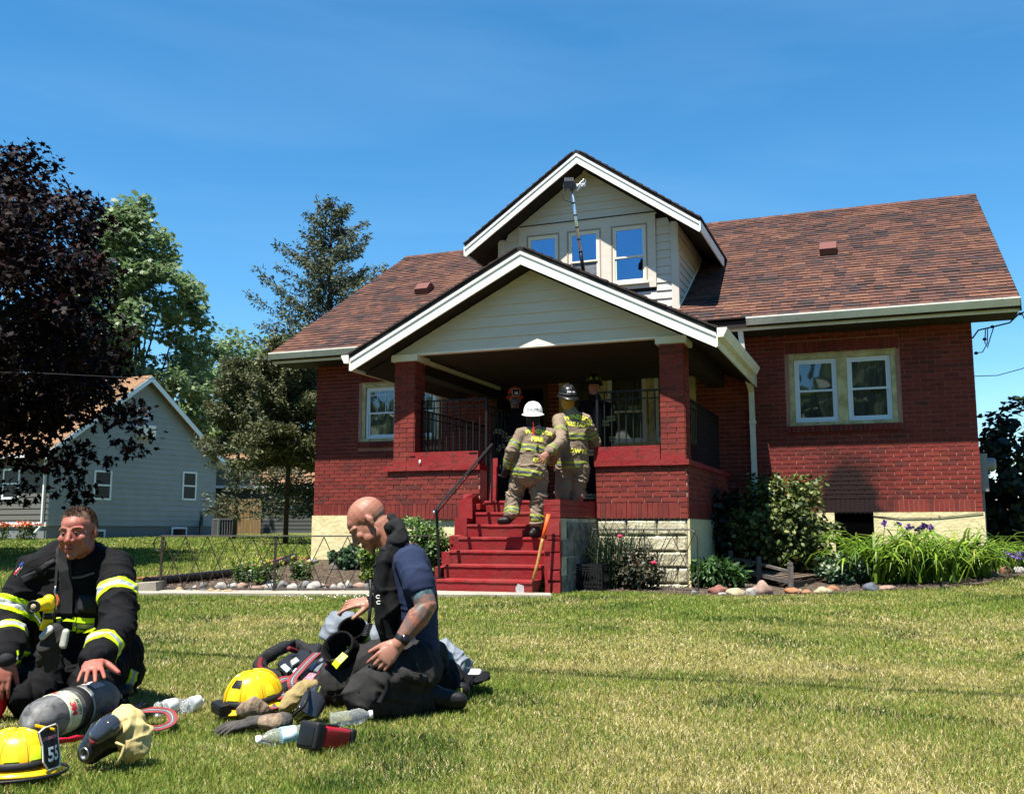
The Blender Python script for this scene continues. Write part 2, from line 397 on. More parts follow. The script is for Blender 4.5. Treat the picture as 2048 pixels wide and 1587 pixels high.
b.box((PXL + 0.03, Yp, Zpb - 0.01), (-6.37, Yp + 0.25, 1.60)); b.build('porch_wall', mort_s, HOUSE); b = MB(); b.box((-4.755, Yp, Zpb - 0.01), (PXR, Yp + 0.25, 1.60))
b.box((PXR - 0.22, Yp + 0.25, Zpb - 0.01), (PXR, 0, 1.60))
PORCHWALL = b.build('porch_wall', mort_s, HOUSE); PORCHWALL_L = PORCHWALL
# piers
def pier(x0, x1):
    y0, y1 = Yp + 0.005, Yp + 0.305
    for (o, d, n, u0, u1) in (((0, y0, 0), (1, 0, 0), (0, -1, 0), x0, x1), ((x1, 0, 0), (0, 1, 0), (1, 0, 0), y0, y1)):
        z = 1.67; k = 0; w_ = u1 - u0
        pt = wall_bricks('pier', o, d, n, u0, u1, 50, 50)
        H_ = 3.14 - 1.67; nc = 22; ch = H_ / nc
        for k in range(nc):
            cut = u0 + (0.205 if k % 2 else 0.09)
            if n[0]: cut = u0 + (0.09 if k % 2 else 0.205)
            pt(u0 + 0.0, cut - 0.005, 1.67 + k * ch, 1.67 + (k + 1) * ch - 0.009); pt(cut + 0.004, u1, 1.67 + k * ch, 1.67 + (k + 1) * ch - 0.009)
    b = MB(); b.box((x0 + 0.002, y0 + 0.002, 1.66), (x1 - 0.002, y1, 3.15)); p = b.build('pier', mort_s, HOUSE)
    b = MB(); xa, xb, ya, yb = x0 - 0.045, x1 + 0.05, y0 - 0.04, y1 + 0.08
    b.prism([(xa, ya, 3.145), (xb, ya, 3.145), (xb, ya, 3.225), (xb - 0.02, ya, 3.24), (xa + 0.02, ya, 3.24), (xa, ya, 3.225)], (0, yb - ya, 0))
    b.build('pier_cap', gutter_m, p)
    return p
PIERS = [pier(-7.68, -7.37), pier(-3.895, -3.59)]
# red ledge on the porch wall
b = MB()
for (xa, xb) in ((PXL - 0.01, -6.36), (-4.765, PXR + 0.035)):
    for i in range(int((xb - xa) / 0.35) + 1):
        p = xa + i * 0.35; q = min(p + 0.347, xb)
        if q - p < 0.02: continue
        b.box((p, Yp - 0.045, 1.60), (q, Yp + 0.26, 1.668), jit=0.003)
    b.build('ledge', redp, HOUSE); b = MB()
b.box((PXR - 0.21, Yp + 0.262, 1.602), (PXR + 0.035, -0.012, 1.668))
b.build('ledge', redp, HOUSE)
# red course at the foot of each pier is painted like the ledge
for (xa, xb) in ((-7.683, -7.367), (-3.899, -3.587)):
    b = MB(); b.box((xa, Yp - 0.014, 1.67), (xb, Yp + 0.005, 1.735), jit=0.001); b.build('painted_brick', redp, HOUSE)
# porch foundation of rusticated blocks
b = MB(); b.box((-4.755, Yp + 0.03, -0.2), (PXR - 0.01, Yp + 0.25, Zpb - 0.011)); b.box((PXR - 0.2, Yp + 0.25, -0.2), (PXR - 0.012, -0.03, Zpb - 0.011))
PF = b.build('porch_foundation', joint_dark, HOUSE); b = MB(); b.box((PXL + 0.05, Yp + 0.03, -0.2), (-6.37, Yp + 0.25, Zpb - 0.011)); b.build('porch_foundation', found, HOUSE)
def block(x0, x1, z0, z1, parent, plane='y', y=Yp + 0.03, mt=block_m):
    b = MB(); q = 0.022; t = 0.035
    if plane == 'y':
        P = lambda u, w_, z: (u, y - w_, z)
    else:
        P = lambda u, w_, z: (y + w_, u, z)
    j = lambda: rnd.uniform(-0.006, 0.006)
    vs = [P(x0, 0, z0), P(x1, 0, z0), P(x1, 0, z1), P(x0, 0, z1), P(x0, 0.012, z0), P(x1, 0.012, z0), P(x1, 0.012, z1), P(x0, 0.012, z1),
          P(x0 + q + j(), t + j(), z0 + q + j()), P(x1 - q + j(), t + j(), z0 + q + j()), P(x1 - q + j(), t + j(), z1 - q + j()), P(x0 + q + j(), t + j(), z1 - q + j())]
    fs = [(3, 2, 1, 0)] + [(i, (i + 1) % 4, 4 + (i + 1) % 4, 4 + i) for i in range(4)] + [(4 + i, 4 + (i + 1) % 4, 8 + (i + 1) % 4, 8 + i) for i in range(4)] + [(8, 9, 10, 11)]
    b.add(vs, fs); return b.build('concrete_block', mt, parent)
for r_ in range(5):
    z0 = Zpb - 0.018 - (r_ + 1) * 0.196; xs = [-4.745, -4.54 if r_ % 2 else -4.36, -4.13 if r_ % 2 else -3.97, -3.72 if r_ % 2 else PXR - 0.012]
    if r_ % 2: xs.append(PXR - 0.012)
    for i in range(len(xs) - 1): block(xs[i] + 0.006, xs[i + 1] - 0.008, z0 + 0.008, z0 + 0.188, PF)
b = MB(); b.box((PXR - 0.01, Yp + 0.0, -0.2), (PXR + 0.02, -0.03, Zpb - 0.012)); b.build('foundation_render', found, HOUSE)
# porch floor
b = MB(); b.box((PXL + 0.25, Yp + 0.25, 1.02), (PXR - 0.22, -0.001, 1.15)); b.box((-6.366, Yp - 0.02, 1.02), (-4.76, Yp + 0.25, 1.15)); b.build('porch_floor', redp, HOUSE)
# main windows ------------------------------------------------------------
def sash(parent, x0, x1, z0, z1, y, glass, fr=vinyl, split=0.5, fw=0.045, grid=False, back=curtain, backy=0.10):
    w_ = MB(); d0, d1 = y, y + 0.05
    w_.box((x0, d0, z0), (x0 + fw, d1, z1)); w_.box((x1 - fw, d0, z0), (x1, d1, z1)); w_.box((x0 + fw, d0, z0), (x1 - fw, d1, z0 + fw)); w_.box((x0 + fw, d0, z1 - fw), (x1 - fw, d1, z1))
    root = w_.build('window', fr, parent)
    zm = z0 + (z1 - z0) * split
    for (a, c, off) in ((zm - 0.018, z1 - fw, 0.012), (z0 + fw, zm + 0.018, 0.026)):
        s_ = MB(); i = 0.028; xa, xb = x0 + fw, x1 - fw; e0, e1 = y + off - 0.006, y + off + 0.02
        s_.box((xa + 0.001, e0, a), (xa + i, e1, c)); s_.box((xb - i, e0, a), (xb - 0.001, e1, c)); s_.box((xa + i, e0, a), (xb - i, e1, a + i)); s_.box((xa + i, e0, c - i), (xb - i, e1, c))
        if grid and off < 0.02:
            s_.box((xa + i, e0 + 0.008, c - i - 0.075), (xb - i, e1 - 0.004, c - i - 0.062))
            for t in (0.3, 0.62): s_.box((xa + (xb - xa) * t, e0 + 0.009, a + i), (xa + (xb - xa) * t + 0.01, e1 - 0.005, c - i - 0.076))
        s_.build('sash', fr, root)
        g = MB(); g.box((xa + i - 0.002, y + off + 0.006, a + i - 0.002), (xb - i + 0.002, y + off + 0.010, c - i + 0.002)); g.build('pane', glass, root)
    if back:
        c_ = MB(); n = 24
        for k in range(n):
            xa = x0 + (x1 - x0) * k / n; xb = x0 + (x1 - x0) * (k + 1) / n; dy = 0.012 * math.sin(k * 1.9); dy2 = 0.012 * math.sin((k + 1) * 1.9)
            c_.add([(xa, y + backy + dy, z0), (xb, y + backy + dy2, z0), (xb, y + backy + dy2, z1), (xa, y + backy + dy, z1), (xa, y + backy + dy + 0.004, z0), (xb, y + backy + dy2 + 0.004, z0), (xb, y + backy + dy2 + 0.004, z1), (xa, y + backy + dy + 0.004, z1)], [(0, 1, 2, 3), (7, 6, 5, 4)])
        c_.build('curtain', back, root)
    return root
def casing(x0, x1, z0, z1, y, t=0.07, mull=(), m=creamtrim, sill=True):
    c_ = MB(); c_.box((x0, y - 0.02, z0 + 0.05), (x0 + t, y + 0.10, z1)); c_.box((x1 - t, y - 0.02, z0 + 0.05), (x1, y + 0.10, z1)); c_.box((x0 + t, y - 0.022, z1 - t), (x1 - t, y + 0.10, z1 + 0.002))
    for mm in mull: c_.box((mm[0], y - 0.012, z0 + 0.05), (mm[1], y + 0.10, z1 - t))
    c_.box((x0 - 0.012, y - 0.045, z1 + 0.003), (x1 + 0.012, y + 0.0, z1 + 0.016))
    if sill: c_.box((x0 - 0.01, y - 0.035, z0), (x1 + 0.01, y + 0.1, z0 + 0.05), jit=0.001)
    return c_.build('window_frame', m, HOUSE)
def double(wn_, grid=False):
    x0, x1, z0, z1 = wn_; xm = (x0 + x1) / 2
    f = casing(x0, x1, z0, z1, 0.03, 0.07, ((xm - 0.07, xm + 0.07),))
    for a, c in ((x0 + 0.073, xm - 0.073), (xm + 0.073, x1 - 0.073)): sash(f, a, c, z0 + 0.053, z1 - 0.073, 0.045, glass_dn, grid=grid)
double(RW); double(LW, True)
x0, x1, z0, z1 = PW
f = casing(x0, x1, z0, z1, 0.0, 0.09, ((-5.64, -5.52), (-4.86, -4.74)))
for a, c in ((x0 + 0.093, -5.643), (-5.517, -4.863), (-4.737, x1 - 0.093)): sash(f, a, c, z0 + 0.053, z1 - 0.093, 0.02, glass_dn, split=0.45)
# doorway, dark room behind it
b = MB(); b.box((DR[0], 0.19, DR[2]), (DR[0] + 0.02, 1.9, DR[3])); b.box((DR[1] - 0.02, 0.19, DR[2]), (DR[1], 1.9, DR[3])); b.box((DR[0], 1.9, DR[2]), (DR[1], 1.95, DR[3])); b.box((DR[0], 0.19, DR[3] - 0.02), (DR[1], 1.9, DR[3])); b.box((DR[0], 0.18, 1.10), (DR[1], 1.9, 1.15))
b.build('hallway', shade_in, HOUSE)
b = MB(); b.box((DR[0], -0.02, DR[2]), (DR[0] + 0.08, 0.18, DR[3])); b.box((DR[1] - 0.08, -0.02, DR[2]), (DR[1], 0.18, DR[3])); b.box((DR[0] + 0.08, -0.02, DR[3] - 0.08), (DR[1] - 0.08, 0.18, DR[3]))
b.build('door_frame', mat('door_frame_dark', (0.05, 0.035, 0.025), 0.7), HOUSE)
b = MB(); M_ = Matrix.Translation((DR[0] + 0.08, 0.1, 0)) @ Matrix.Rotation(R(75), 4, 'Z')
b.box((0, 0, 1.17), (0.84, 0.045, 3.16), M=M_)
for zz in (1.3, 2.3): b.box((0.12, -0.01, zz), (0.72, -0.002, zz + 0.75), M=M_)
dd = b.build('door', mat('door_brown', (0.05, 0.03, 0.02), 0.5), HOUSE)
# roof --------------------------------------------------------------------
SL = 0.6048; EY, EZ = -0.682, 3.986; RX0, RX1 = -HW - 0.571, 0.571; RY = 4.597; RZ = EZ + SL * (RY - EY)
DXC, DWH, DY, DAZ, DQZ, DRH = -5.828, 1.558, -0.133, 7.056, 5.654, 2.007     # dormer
b = MB()
b.prism([(RX0, EY, EZ - 0.05), (RX0, RY, RZ - 0.05), (RX0, RY * 2 - EY, EZ - 0.05), (RX0, RY * 2 - EY, EZ - 0.16), (RX0, RY, RZ - 0.16), (RX0, EY, EZ - 0.16)], (RX1 - RX0, 0, 0))
ROOF = b.build('roof', rooflayer, HOUSE)
sh_cols = [(0.125, 0.058, 0.042), (0.155, 0.070, 0.048), (0.082, 0.045, 0.038), (0.052, 0.036, 0.036), (0.180, 0.085, 0.054), (0.105, 0.052, 0.042)]
SHM = [mat('shingle_%s' % n, c, 0.92, var=tuple(q * 0.75 for q in c), scale=35, bump=0.5, bscale=160, bdist=0.004) for n, c in zip(('brown', 'rust', 'umber', 'charcoal', 'orange', 'chestnut'), sh_cols)]
slope = Vector((0, 1, SL)).normalized(); nrm = Vector((0, -SL, 1)).normalized()
E_ = 0.140; nrow = int((RY - EY) / slope.y / E_)
TABS = []
dz_at = lambda Y: EZ + SL * (Y - EY)
for r_ in range(nrow + 1):
    s0 = r_ * E_; x = RX0 - rnd.uniform(0, 0.25)
    blotch = None
    while x < RX1:
        w_ = rnd.choice((0.10, 0.13, 0.16, 0.19, 0.24)); a, c = max(x, RX0), min(x + w_ - 0.003, RX1); x += w_
        if c - a < 0.02: continue
        nzv = mnoise.noise(Vector(((a + c) * 0.55, s0 * 2.6, 3.0))) + rnd.uniform(-0.55, 0.55)
        mi = 3 if nzv < -0.56 else 2 if nzv < -0.26 else 5 if nzv < 0.0 else 0 if nzv < 0.25 else 1 if nzv < 0.5 else 4
        up = 0.006 * rnd.random() + (0.004 if rnd.random() < 0.5 else 0.0)
        p0 = Vector((0, EY - 0.02, EZ - 0.012)) + slope * s0
        L_ = min(E_ + 0.012, (RY - EY) / slope.y - s0 + 0.02)
        if L_ < 0.02: continue
        j = rnd.uniform(-0.004, 0.004)
        cy_ = p0.y + slope.y * L_ / 2; cx_ = (a + c) / 2; cz_ = dz_at(cy_)
        # leave the dormer's footprint out
        if abs(cx_ - DXC) < DWH - 0.05 and cy_ > DY + 0.12 and cz_ < DAZ - abs(cx_ - DXC) * 0.6986 - 0.1: continue
        if abs(cx_ + 5.648) < 1.0 and cy_ < -0.1: continue
        lo = p0 + slope * j - nrm * 0.01; hi = p0 + slope * L_ - nrm * 0.01
        t0, t1 = 0.024 + up, 0.014
        vs = [Vector((a, 0, 0)) + lo, Vector((c, 0, 0)) + lo, Vector((c, 0, 0)) + hi, Vector((a, 0, 0)) + hi]
        vs += [vs[0] + nrm * t0, vs[1] + nrm * t0, vs[2] + nrm * t1, vs[3] + nrm * t1]
        TABS.append((vs, mi))
FB = [(0, 3, 2, 1), (4, 5, 6, 7), (0, 1, 5, 4), (1, 2, 6, 5), (2, 3, 7, 6), (3, 0, 4, 7)]
# nearest visible tabs (right end, by the eave) as parts
camh = Vector((CX, CY, CAMZ))
order = sorted(range(len(TABS)), key=lambda i: ((TABS[i][0][4] - camh).length) - 4 * min(0.24, (TABS[i][0][1].x - TABS[i][0][0].x)) + (50 if TABS[i][0][4].x < -3.0 else 0))
near = set(order[:300])
b = MB()
for i, (vs, mi) in enumerate(TABS):
    if i in near:
        c = sum(vs, Vector()) / 8; me = bpy.data.meshes.new('shingle'); me.from_pydata([v - c for v in vs], [], FB); me.materials.append(SHM[mi])
        o = bpy.data.objects.new('shingle', me); COL.objects.link(o); o.parent = ROOF; o.location = c
    else: b.add(vs, FB, mi)
tag(b.build('shingles', SHM, ROOF), kind='stuff')
b = MB()
x = RX0
while x < RX1:                      # ridge caps
    w_ = 0.14; hh = 0.012 + rnd.random() * 0.006
    for sgn in (-1, 1):
        q = [(x, RY + sgn * 0.0, RZ + hh + 0.01), (x + w_, RY, RZ + hh + 0.004), (x + w_, RY + sgn * 0.13, RZ - 0.13 * SL + hh), (x, RY + sgn * 0.13, RZ - 0.13 * SL + hh + 0.006)]
        b.prism(q, (0, 0, -0.02), rnd.choice((0, 1, 2, 5)))
    x += w_ + 0.004
b.build('ridge_caps', SHM, ROOF)
bk = MB(); bk.prism([(RX0, RY + 0.02, RZ), (RX1, RY + 0.02, RZ), (RX1, RY * 2 - EY, EZ), (RX0, RY * 2 - EY, EZ)], (0, 0, -0.04)); bk.build('rear_shingles', SHM[0], ROOF)
# rake trim on both gable ends, thin
b = MB()
for x in (RX0, RX1 - 0.0):
    s_ = -0.02 if x < -5 else 0.0
    for y0, y1 in ((EY, RY), (RY * 2 - EY, RY)):
        b.prism([(x + s_, y0, EZ - 0.03), (x + s_, y1, RZ - 0.03), (x + s_, y1, RZ - 0.2), (x + s_, y0, EZ - 0.2)], (0.02, 0, 0))
b.build('rake_board', dripm, ROOF)
# soffit, fascia and gutter of the main eave (the porch roof interrupts it)
PRX0, PRX1 = -5.648 - 2.538, -5.648 + 2.538
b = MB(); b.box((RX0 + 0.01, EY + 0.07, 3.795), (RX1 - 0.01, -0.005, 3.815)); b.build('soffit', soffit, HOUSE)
b = MB(); b.box((RX0, EY + 0.045, 3.79), (RX1, EY + 0.068, 3.95)); b.build('fascia', gutter_m, HOUSE)
def gutter(mb, p0, p1, out):
    """K-profile gutter from p0 to p1 (top back edge), out = outward unit vector"""
    prof = [(0, 0), (0, -0.115), (0.075, -0.115), (0.085, -0.09), (0.105, -0.055), (0.12, -0.02), (0.12, 0.0), (0.112, 0.0), (0.112, -0.018), (0.095, -0.055), (0.07, -0.105), (0.006, -0.105), (0.006, 0)]
    p0 = Vector(p0); p1 = Vector(p1); out = Vector(out); vs = [p0 + out * a + Vector((0, 0, z)) for a, z in prof]; n = len(vs); vs += [v + (p1 - p0) for v in vs]
    mb.add(vs, [(i, (i + 1) % n, n + (i + 1) % n, n + i) for i in range(n)])
    cap = [p0 + out * a + Vector((0, 0, z)) for a, z in prof[:7]]
    mb.prism(cap, (p0 - p1).normalized() * 0.004); cap = [v + (p1 - p0) for v in cap]; mb.prism(cap, (p1 - p0).normalized() * 0.004)
for (a, c) in ((RX0, PRX0 + 0.42), (PRX1 - 0.02, RX1)):
    b = MB(); gutter(b, (a, EY + 0.044, 3.975), (c, EY + 0.044, 3.975), (0, -1, 0)); b.build('gutter', gutter_m, HOUSE)
b = MB(); b.box((RX0, EY - 0.035, 3.972), (RX1, EY + 0.05, 3.984)); b.build('drip_edge', dripm, HOUSE)
# dormer ------------------------------------------------------------------
def gable_roof(name, xc, half, zap, zed, y0, yback, th=0.055, fh=0.17, cut=True):
    """black shingle edge, white rake boards and dark soffit of a front-facing gable"""
    sl_ = (zap - zed) / half
    r_ = MB()
    prof = [(xc - half, zed), (xc, zap), (xc + half, zed), (xc + half, zed - th), (xc, zap - th), (xc - half, zed - th)]
    r_.prism([(x, y0 + 0.0, z) for x, z in prof], (0, yback - y0, 0))
    rf = r_.build(name, dripm, HOUSE)
    # individual shingle courses on both slopes, their butts showing as small steps along the rake edge
    s_ = MB(); n_ = int(math.hypot(half, zap - zed) / 0.14)
    for sg in (-1, 1):
        d_ = Vector((-sg, 0, sl_)).normalized(); e0 = Vector((xc + sg * half, 0, zed)); nn = Vector((sg * sl_, 0, 1)).normalized()
        for k in range(n_):
            a = e0 + d_ * (k * 0.14 - 0.02); c = e0 + d_ * min((k + 1) * 0.14, math.hypot(half, zap - zed))
            h0 = 0.026 + rnd.random() * 0.004
            poly = [a, c, c + nn * 0.012, a + nn * h0]; yy = y0 - 0.012 - rnd.random() * 0.008
            y = yy
            while y < yback:
                w_ = rnd.choice((0.16, 0.24, 0.3)); ye = min(y + w_, yback)
                s_.prism([(p.x, y, p.z) for p in poly], (0, ye - y - 0.003, 0), rnd.choice((2, 3, 5, 0)) if y > yy else 3); y += w_
    tag(s_.build('shingles', SHM, rf), kind='stuff')
    for sg in (-1, 1):
        w_ = MB(); z1 = zed - th; z2 = zap - th
        w_.prism([(xc + sg * half, y0 + 0.004, z1 - 0.001), (xc, y0 + 0.004, z2 - 0.001), (xc, y0 + 0.004, z2 - 0.05), (xc + sg * half, y0 + 0.004, z1 - 0.05)], (0, 0.03, 0))
        w_.prism([(xc + sg * half, y0 + 0.018, z1 - 0.05), (xc, y0 + 0.018, z2 - 0.05), (xc, y0 + 0.018, z2 - fh), (xc + sg * half, y0 + 0.018, z1 - fh)], (0, 0.03, 0))
        w_.build('rake_board', white, rf)
    return rf, sl_
droof, dsl = gable_roof('dormer_roof', DXC, DRH, DAZ, DQZ, -0.61, 4.35, fh=0.175)
# dark sloping soffits with seams
def rake_soffit(xc, half, zap, sl_, y0, y1, parent, drop, seams=0.3):
    for sg in (-1, 1):
        s_ = MB(); n_ = int(half / seams)
        for k in range(n_ + 1):
            a = k * seams; c = min((k + 1) * seams, half)
            if c - a < 0.01: continue
            za, zc = zap - drop - sl_ * a, zap - drop - sl_ * c; dd = 0.004 * (k % 2)
            s_.prism([(xc + sg * (a + 0.003), y0, za - dd), (xc + sg * c, y0, zc - dd), (xc + sg * c, y0, zc + 0.012), (xc + sg * (a + 0.003), y0, za + 0.012)], (0, y1 - y0, 0))
        s_.build('soffit', soffit, parent)
rake_soffit(DXC, DRH - 0.02, DAZ, dsl, -0.56, DY + 0.05, droof, 0.19)
for sg in (-1, 1):                 # soffit under the dormer's side eaves
    s_ = MB(); xa, xb = DXC + sg * DWH, DXC + sg * (DRH - 0.015)
    s_.prism([(xa, DY + 0.05, DAZ - 0.2 - dsl * DWH), (xb, DY + 0.05, DAZ - 0.2 - dsl * (DRH - 0.015)), (xb, DY + 0.05, DAZ - 0.18 - dsl * (DRH - 0.015)), (xa, DY + 0.05, DAZ - 0.18 - dsl * DWH)], (0, 2.4, 0))
    s_.build('soffit', soffit, droof)
    s_ = MB(); s_.box((DXC + sg * DRH - (0.0 if sg > 0 else 0.02), -0.605, DQZ - 0.21), (DXC + sg * DRH + (0.02 if sg > 0 else 0.0), 1.75, DQZ - 0.05)); s_.build('fascia', white, droof)
b = MB()
zc = DAZ - 0.21
b.prism([(DXC - DWH, DY + 0.02, 4.1), (DXC + DWH, DY + 0.02, 4.1), (DXC + DWH, DY + 0.02, zc - dsl * DWH), (DXC, DY + 0.02, zc), (DXC - DWH, DY + 0.02, zc - dsl * DWH)], (0, 4.2, 0))
DORM = b.build('dormer_wall', mat('dormer_sheathing', (0.02, 0.02, 0.022), 0.9), HOUSE)
def siding_board(parent, pts_lo, pts_hi, n, lap=0.023, name='siding_board'):
    """one clapboard: quad between two low and two high points, its lower edge proud by lap"""
    n = Vector(n); a, c = Vector(pts_lo[0]), Vector(pts_lo[1]); e, g = Vector(pts_hi[0]), Vector(pts_hi[1]); s_ = MB()
    vs = [a, c, g, e, a + n * lap, c + n * lap, g + n * 0.004, e + n * 0.004]
    s_.add(vs, FB); return s_.build(name, siding, parent)
b0 = 0.135
z = 4.25; TRX0, TRX1, TRZ0, TRZ1 = -7.02, -4.62, 4.72, 5.95
while z < zc - 0.03:
    z1 = z + b0
    for (xa, xb) in ((DXC - DWH + 0.1, TRX0), (TRX1, DXC + DWH - 0.1)) if (z + 0.02 < TRZ1 and z1 > TRZ0 + 0.02) else ((DXC - DWH + 0.1, DXC + DWH - 0.1),):
        h0 = (zc - z) / dsl; h1 = max((zc - z1) / dsl, 0.01)
        la, lb = max(xa, DXC - h0), min(xb, DXC + h0); ha, hb = max(xa, DXC - h1), min(xb, DXC + h1)
        if lb - la < 0.02 or hb <= ha: continue
        yy = DY + 0.019
        siding_board(DORM, ((la, yy, z), (lb, yy, z)), ((ha, yy, z1 + 0.004), (hb, yy, z1 + 0.004)), (0, -1, 0))
    z = z1
for sg in (-1, 1):                 # corner boards and side cladding
    s_ = MB(); xa = DXC + sg * DWH; s_.box((min(xa, xa - sg * 0.1), DY - 0.012, 4.2), (max(xa, xa - sg * 0.1), DY + 0.018, zc - dsl * DWH + 0.03)); s_.box((min(xa + sg * 0.001, xa + sg * 0.018), DY - 0.012, 4.2), (max(xa + sg * 0.001, xa + sg * 0.018), DY + 0.08, zc - dsl * DWH)); s_.build('corner_board', siding, DORM)
    z = 4.3
    while z < zc - dsl * DWH - 0.03:
        yb = EY + (z - EZ) / SL + 0.03; yb1 = EY + (z + b0 - EZ) / SL + 0.03
        siding_board(DORM, ((xa, DY + 0.082, z), (xa, max(yb, DY + 0.1), z)), ((xa, DY + 0.082, z + b0), (xa, max(yb1, DY + 0.1), z + b0)), (sg, 0, 0)); z += b0
    s_ = MB()                       # flashing strip along the roof
    ya, yb = DY - 0.01, 1.75
    s_.prism([(xa, ya, dz_at(ya) + 0.02), (xa, yb, dz_at(yb) + 0.02), (xa, yb, dz_at(yb) + 0.07), (xa, ya, dz_at(ya) + 0.07)], (sg * 0.024, 0, 0)); s_.build('flashing', white, DORM)
# window group of the dormer
b = MB(); yy = DY - 0.022
wins = [(-6.86, -6.29), (-6.13, -5.56), (-5.36, -4.77)]
wz0, wz1 = 4.83, 5.80
panel_with_holes(b, TRX0, TRX1, TRZ0, TRZ1, [(a, c, wz0, wz1) for a, c in wins], yy, yy + 0.03); b.box((TRX0 - 0.02, yy - 0.015, TRZ1), (TRX1 + 0.02, yy + 0.03, TRZ1 + 0.02))
TR = b.build('window_surround', siding, DORM)
inner = mat('window_casing_tan', (0.42, 0.33, 0.24), 0.6)
offw = mat('window_offwhite', (0.62, 0.59, 0.50), 0.5)
for i, (a, c) in enumerate(wins):
    b = MB(); b.box((a - 0.012, yy - 0.006, wz0 - 0.02), (a + 0.012, yy + 0.005, wz1 + 0.012)); b.box((c - 0.012, yy - 0.006, wz0 - 0.02), (c + 0.012, yy + 0.005, wz1 + 0.012)); b.box((a + 0.012, yy - 0.006, wz1 - 0.012), (c - 0.012, yy + 0.005, wz1 + 0.012))
    b.build('window_casing', inner, DORM)
    b = MB(); b.box((a - 0.03, yy - 0.045, wz0 - 0.04), (c + 0.03, yy - 0.003, wz0 - 0.01)); b.build('window_sill', offw, DORM)
    sash(DORM, a + 0.014, c - 0.014, wz0, wz1 - 0.014, yy + 0.006, glass_up, offw, split=0.46, fw=0.03, back=None)
x0 = wins[1]; b = MB(); b.box((x0[0] + .075, yy + .034, wz0 + .06), (x0[1] - .075, yy + .037, wz0 + .42)); b.build('insect_screen', mat('screen_grey', (.20, .21, .24), .8, var=(.10, .105, .12), scale=9), DORM)
# porch gable -------------------------------------------------------------
PAZ, PQZ, PXC, PH = 4.516, 3.229, -5.648, 2.538
proof, psl = gable_roof('porch_roof', PXC, PH, PAZ, PQZ, -3.754, 0.18, fh=0.185)
rake_soffit(PXC, PH - 0.03, PAZ, psl, -3.70, Yp + 0.03, proof, 0.207, 0.28)
for sg in (-1, 1):
    s_ = MB(); xa, xb = PXC + sg * 2.05, PXC + sg * (PH - 0.02)
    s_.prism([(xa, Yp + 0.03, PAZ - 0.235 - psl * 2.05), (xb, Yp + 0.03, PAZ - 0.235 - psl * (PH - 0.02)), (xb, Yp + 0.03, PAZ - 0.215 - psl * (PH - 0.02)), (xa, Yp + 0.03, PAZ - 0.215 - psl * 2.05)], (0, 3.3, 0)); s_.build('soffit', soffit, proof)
    s_ = MB(); s_.box((PXC + sg * PH - (0 if sg > 0 else 0.02), -3.74, PQZ - 0.23), (PXC + sg * PH + (0.02 if sg > 0 else 0), -0.02, PQZ - 0.055)); s_.build('fascia', gutter_m, proof)
    g_ = MB(); gutter(g_, (PXC + sg * (PH + 0.021), -3.79 if sg > 0 else -3.75, PQZ - 0.01), (PXC + sg * (PH + 0.021), -0.62, PQZ - 0.01), (sg, 0, 0)); g_.build('gutter', gutter_m, proof)
zc = PAZ - 0.236; ph2 = 2.036
b = MB(); b.prism([(PXC - ph2, Yp + 0.01, 3.232), (PXC + ph2, Yp + 0.01, 3.232), (PXC + 0.01, Yp + 0.01, zc), (PXC - 0.01, Yp + 0.01, zc)], (0, 0.08, 0))
PG = b.build('porch_gable', mat('dormer_sheathing', (0.02,) * 3), HOUSE)
z = 3.245; k = 0
while z < zc - 0.03:
    z1 = z + 0.148; h0 = (zc - z) / psl; h1 = max((zc - z1) / psl, 0.005); yy = Yp + 0.009
    cuts = [(-9, 9)] if k not in (0,) else [(-9, PXC - 0.13), (PXC - 0.127, 9)]
    for (ca, cb) in cuts:
        la, lb = max(PXC - h0, ca), min(PXC + h0, cb); ha, hb = max(PXC - h1, ca), min(PXC + h1, cb)
        siding_board(PG, ((la, yy, z), (lb, yy, z)), ((ha, yy, z1 + 0.004), (hb, yy, z1 + 0.004)), (0, -1, 0))
    z = z1; k += 1
b = MB(); b.box((PXC - ph2 - 0.02, Yp - 0.012, 3.226), (PXC + ph2 + 0.02, Yp + 0.09, 3.2449)); b.build('trim_strip', white, PG)
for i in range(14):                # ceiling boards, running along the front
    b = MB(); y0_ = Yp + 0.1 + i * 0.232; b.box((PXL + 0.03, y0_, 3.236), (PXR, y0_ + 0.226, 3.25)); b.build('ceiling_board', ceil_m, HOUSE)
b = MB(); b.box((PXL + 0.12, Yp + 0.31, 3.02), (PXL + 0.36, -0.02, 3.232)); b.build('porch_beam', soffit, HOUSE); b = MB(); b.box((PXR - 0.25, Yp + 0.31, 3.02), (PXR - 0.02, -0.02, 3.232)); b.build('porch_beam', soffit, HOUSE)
b = MB(); b.box((PXL + 0.36, Yp + 0.31, 3.17), (PXL + 0.40, -0.02, 3.23)); b.build('beam_trim', gutter_m, HOUSE)
# roof vents
ventm = mat('vent_maroon', (0.16, 0.055, 0.045), 0.5)
def on_roof(u, v):
    d = ray(u, v); o = Vector((CX, CY, CAMZ)); d = Vector((cY * d.x - sY * d.y, sY * d.x + cY * d.y, d.z)); t = (EZ + SL * (o.y - EY) - o.z) / (d.z - SL * d.y); return o + d * t
for (vx, vy, _z) in (on_roof(848, 586), on_roof(1657, 508)):
    b = MB(); M_ = Matrix.Translation((vx, vy, dz_at(vy) + 0.03)) @ Matrix.Rotation(math.atan(SL), 4, 'X')
    b.prism([M_ @ Vector(p) for p in ((-0.14, -0.15, 0), (-0.14, -0.13, 0.11), (-0.14, 0.10, 0.16), (-0.14, 0.22, 0.05), (-0.14, 0.22, 0))], M_.to_3x3() @ Vector((0.28, 0, 0)))
    b.build('roof_vent', ventm, ROOF)
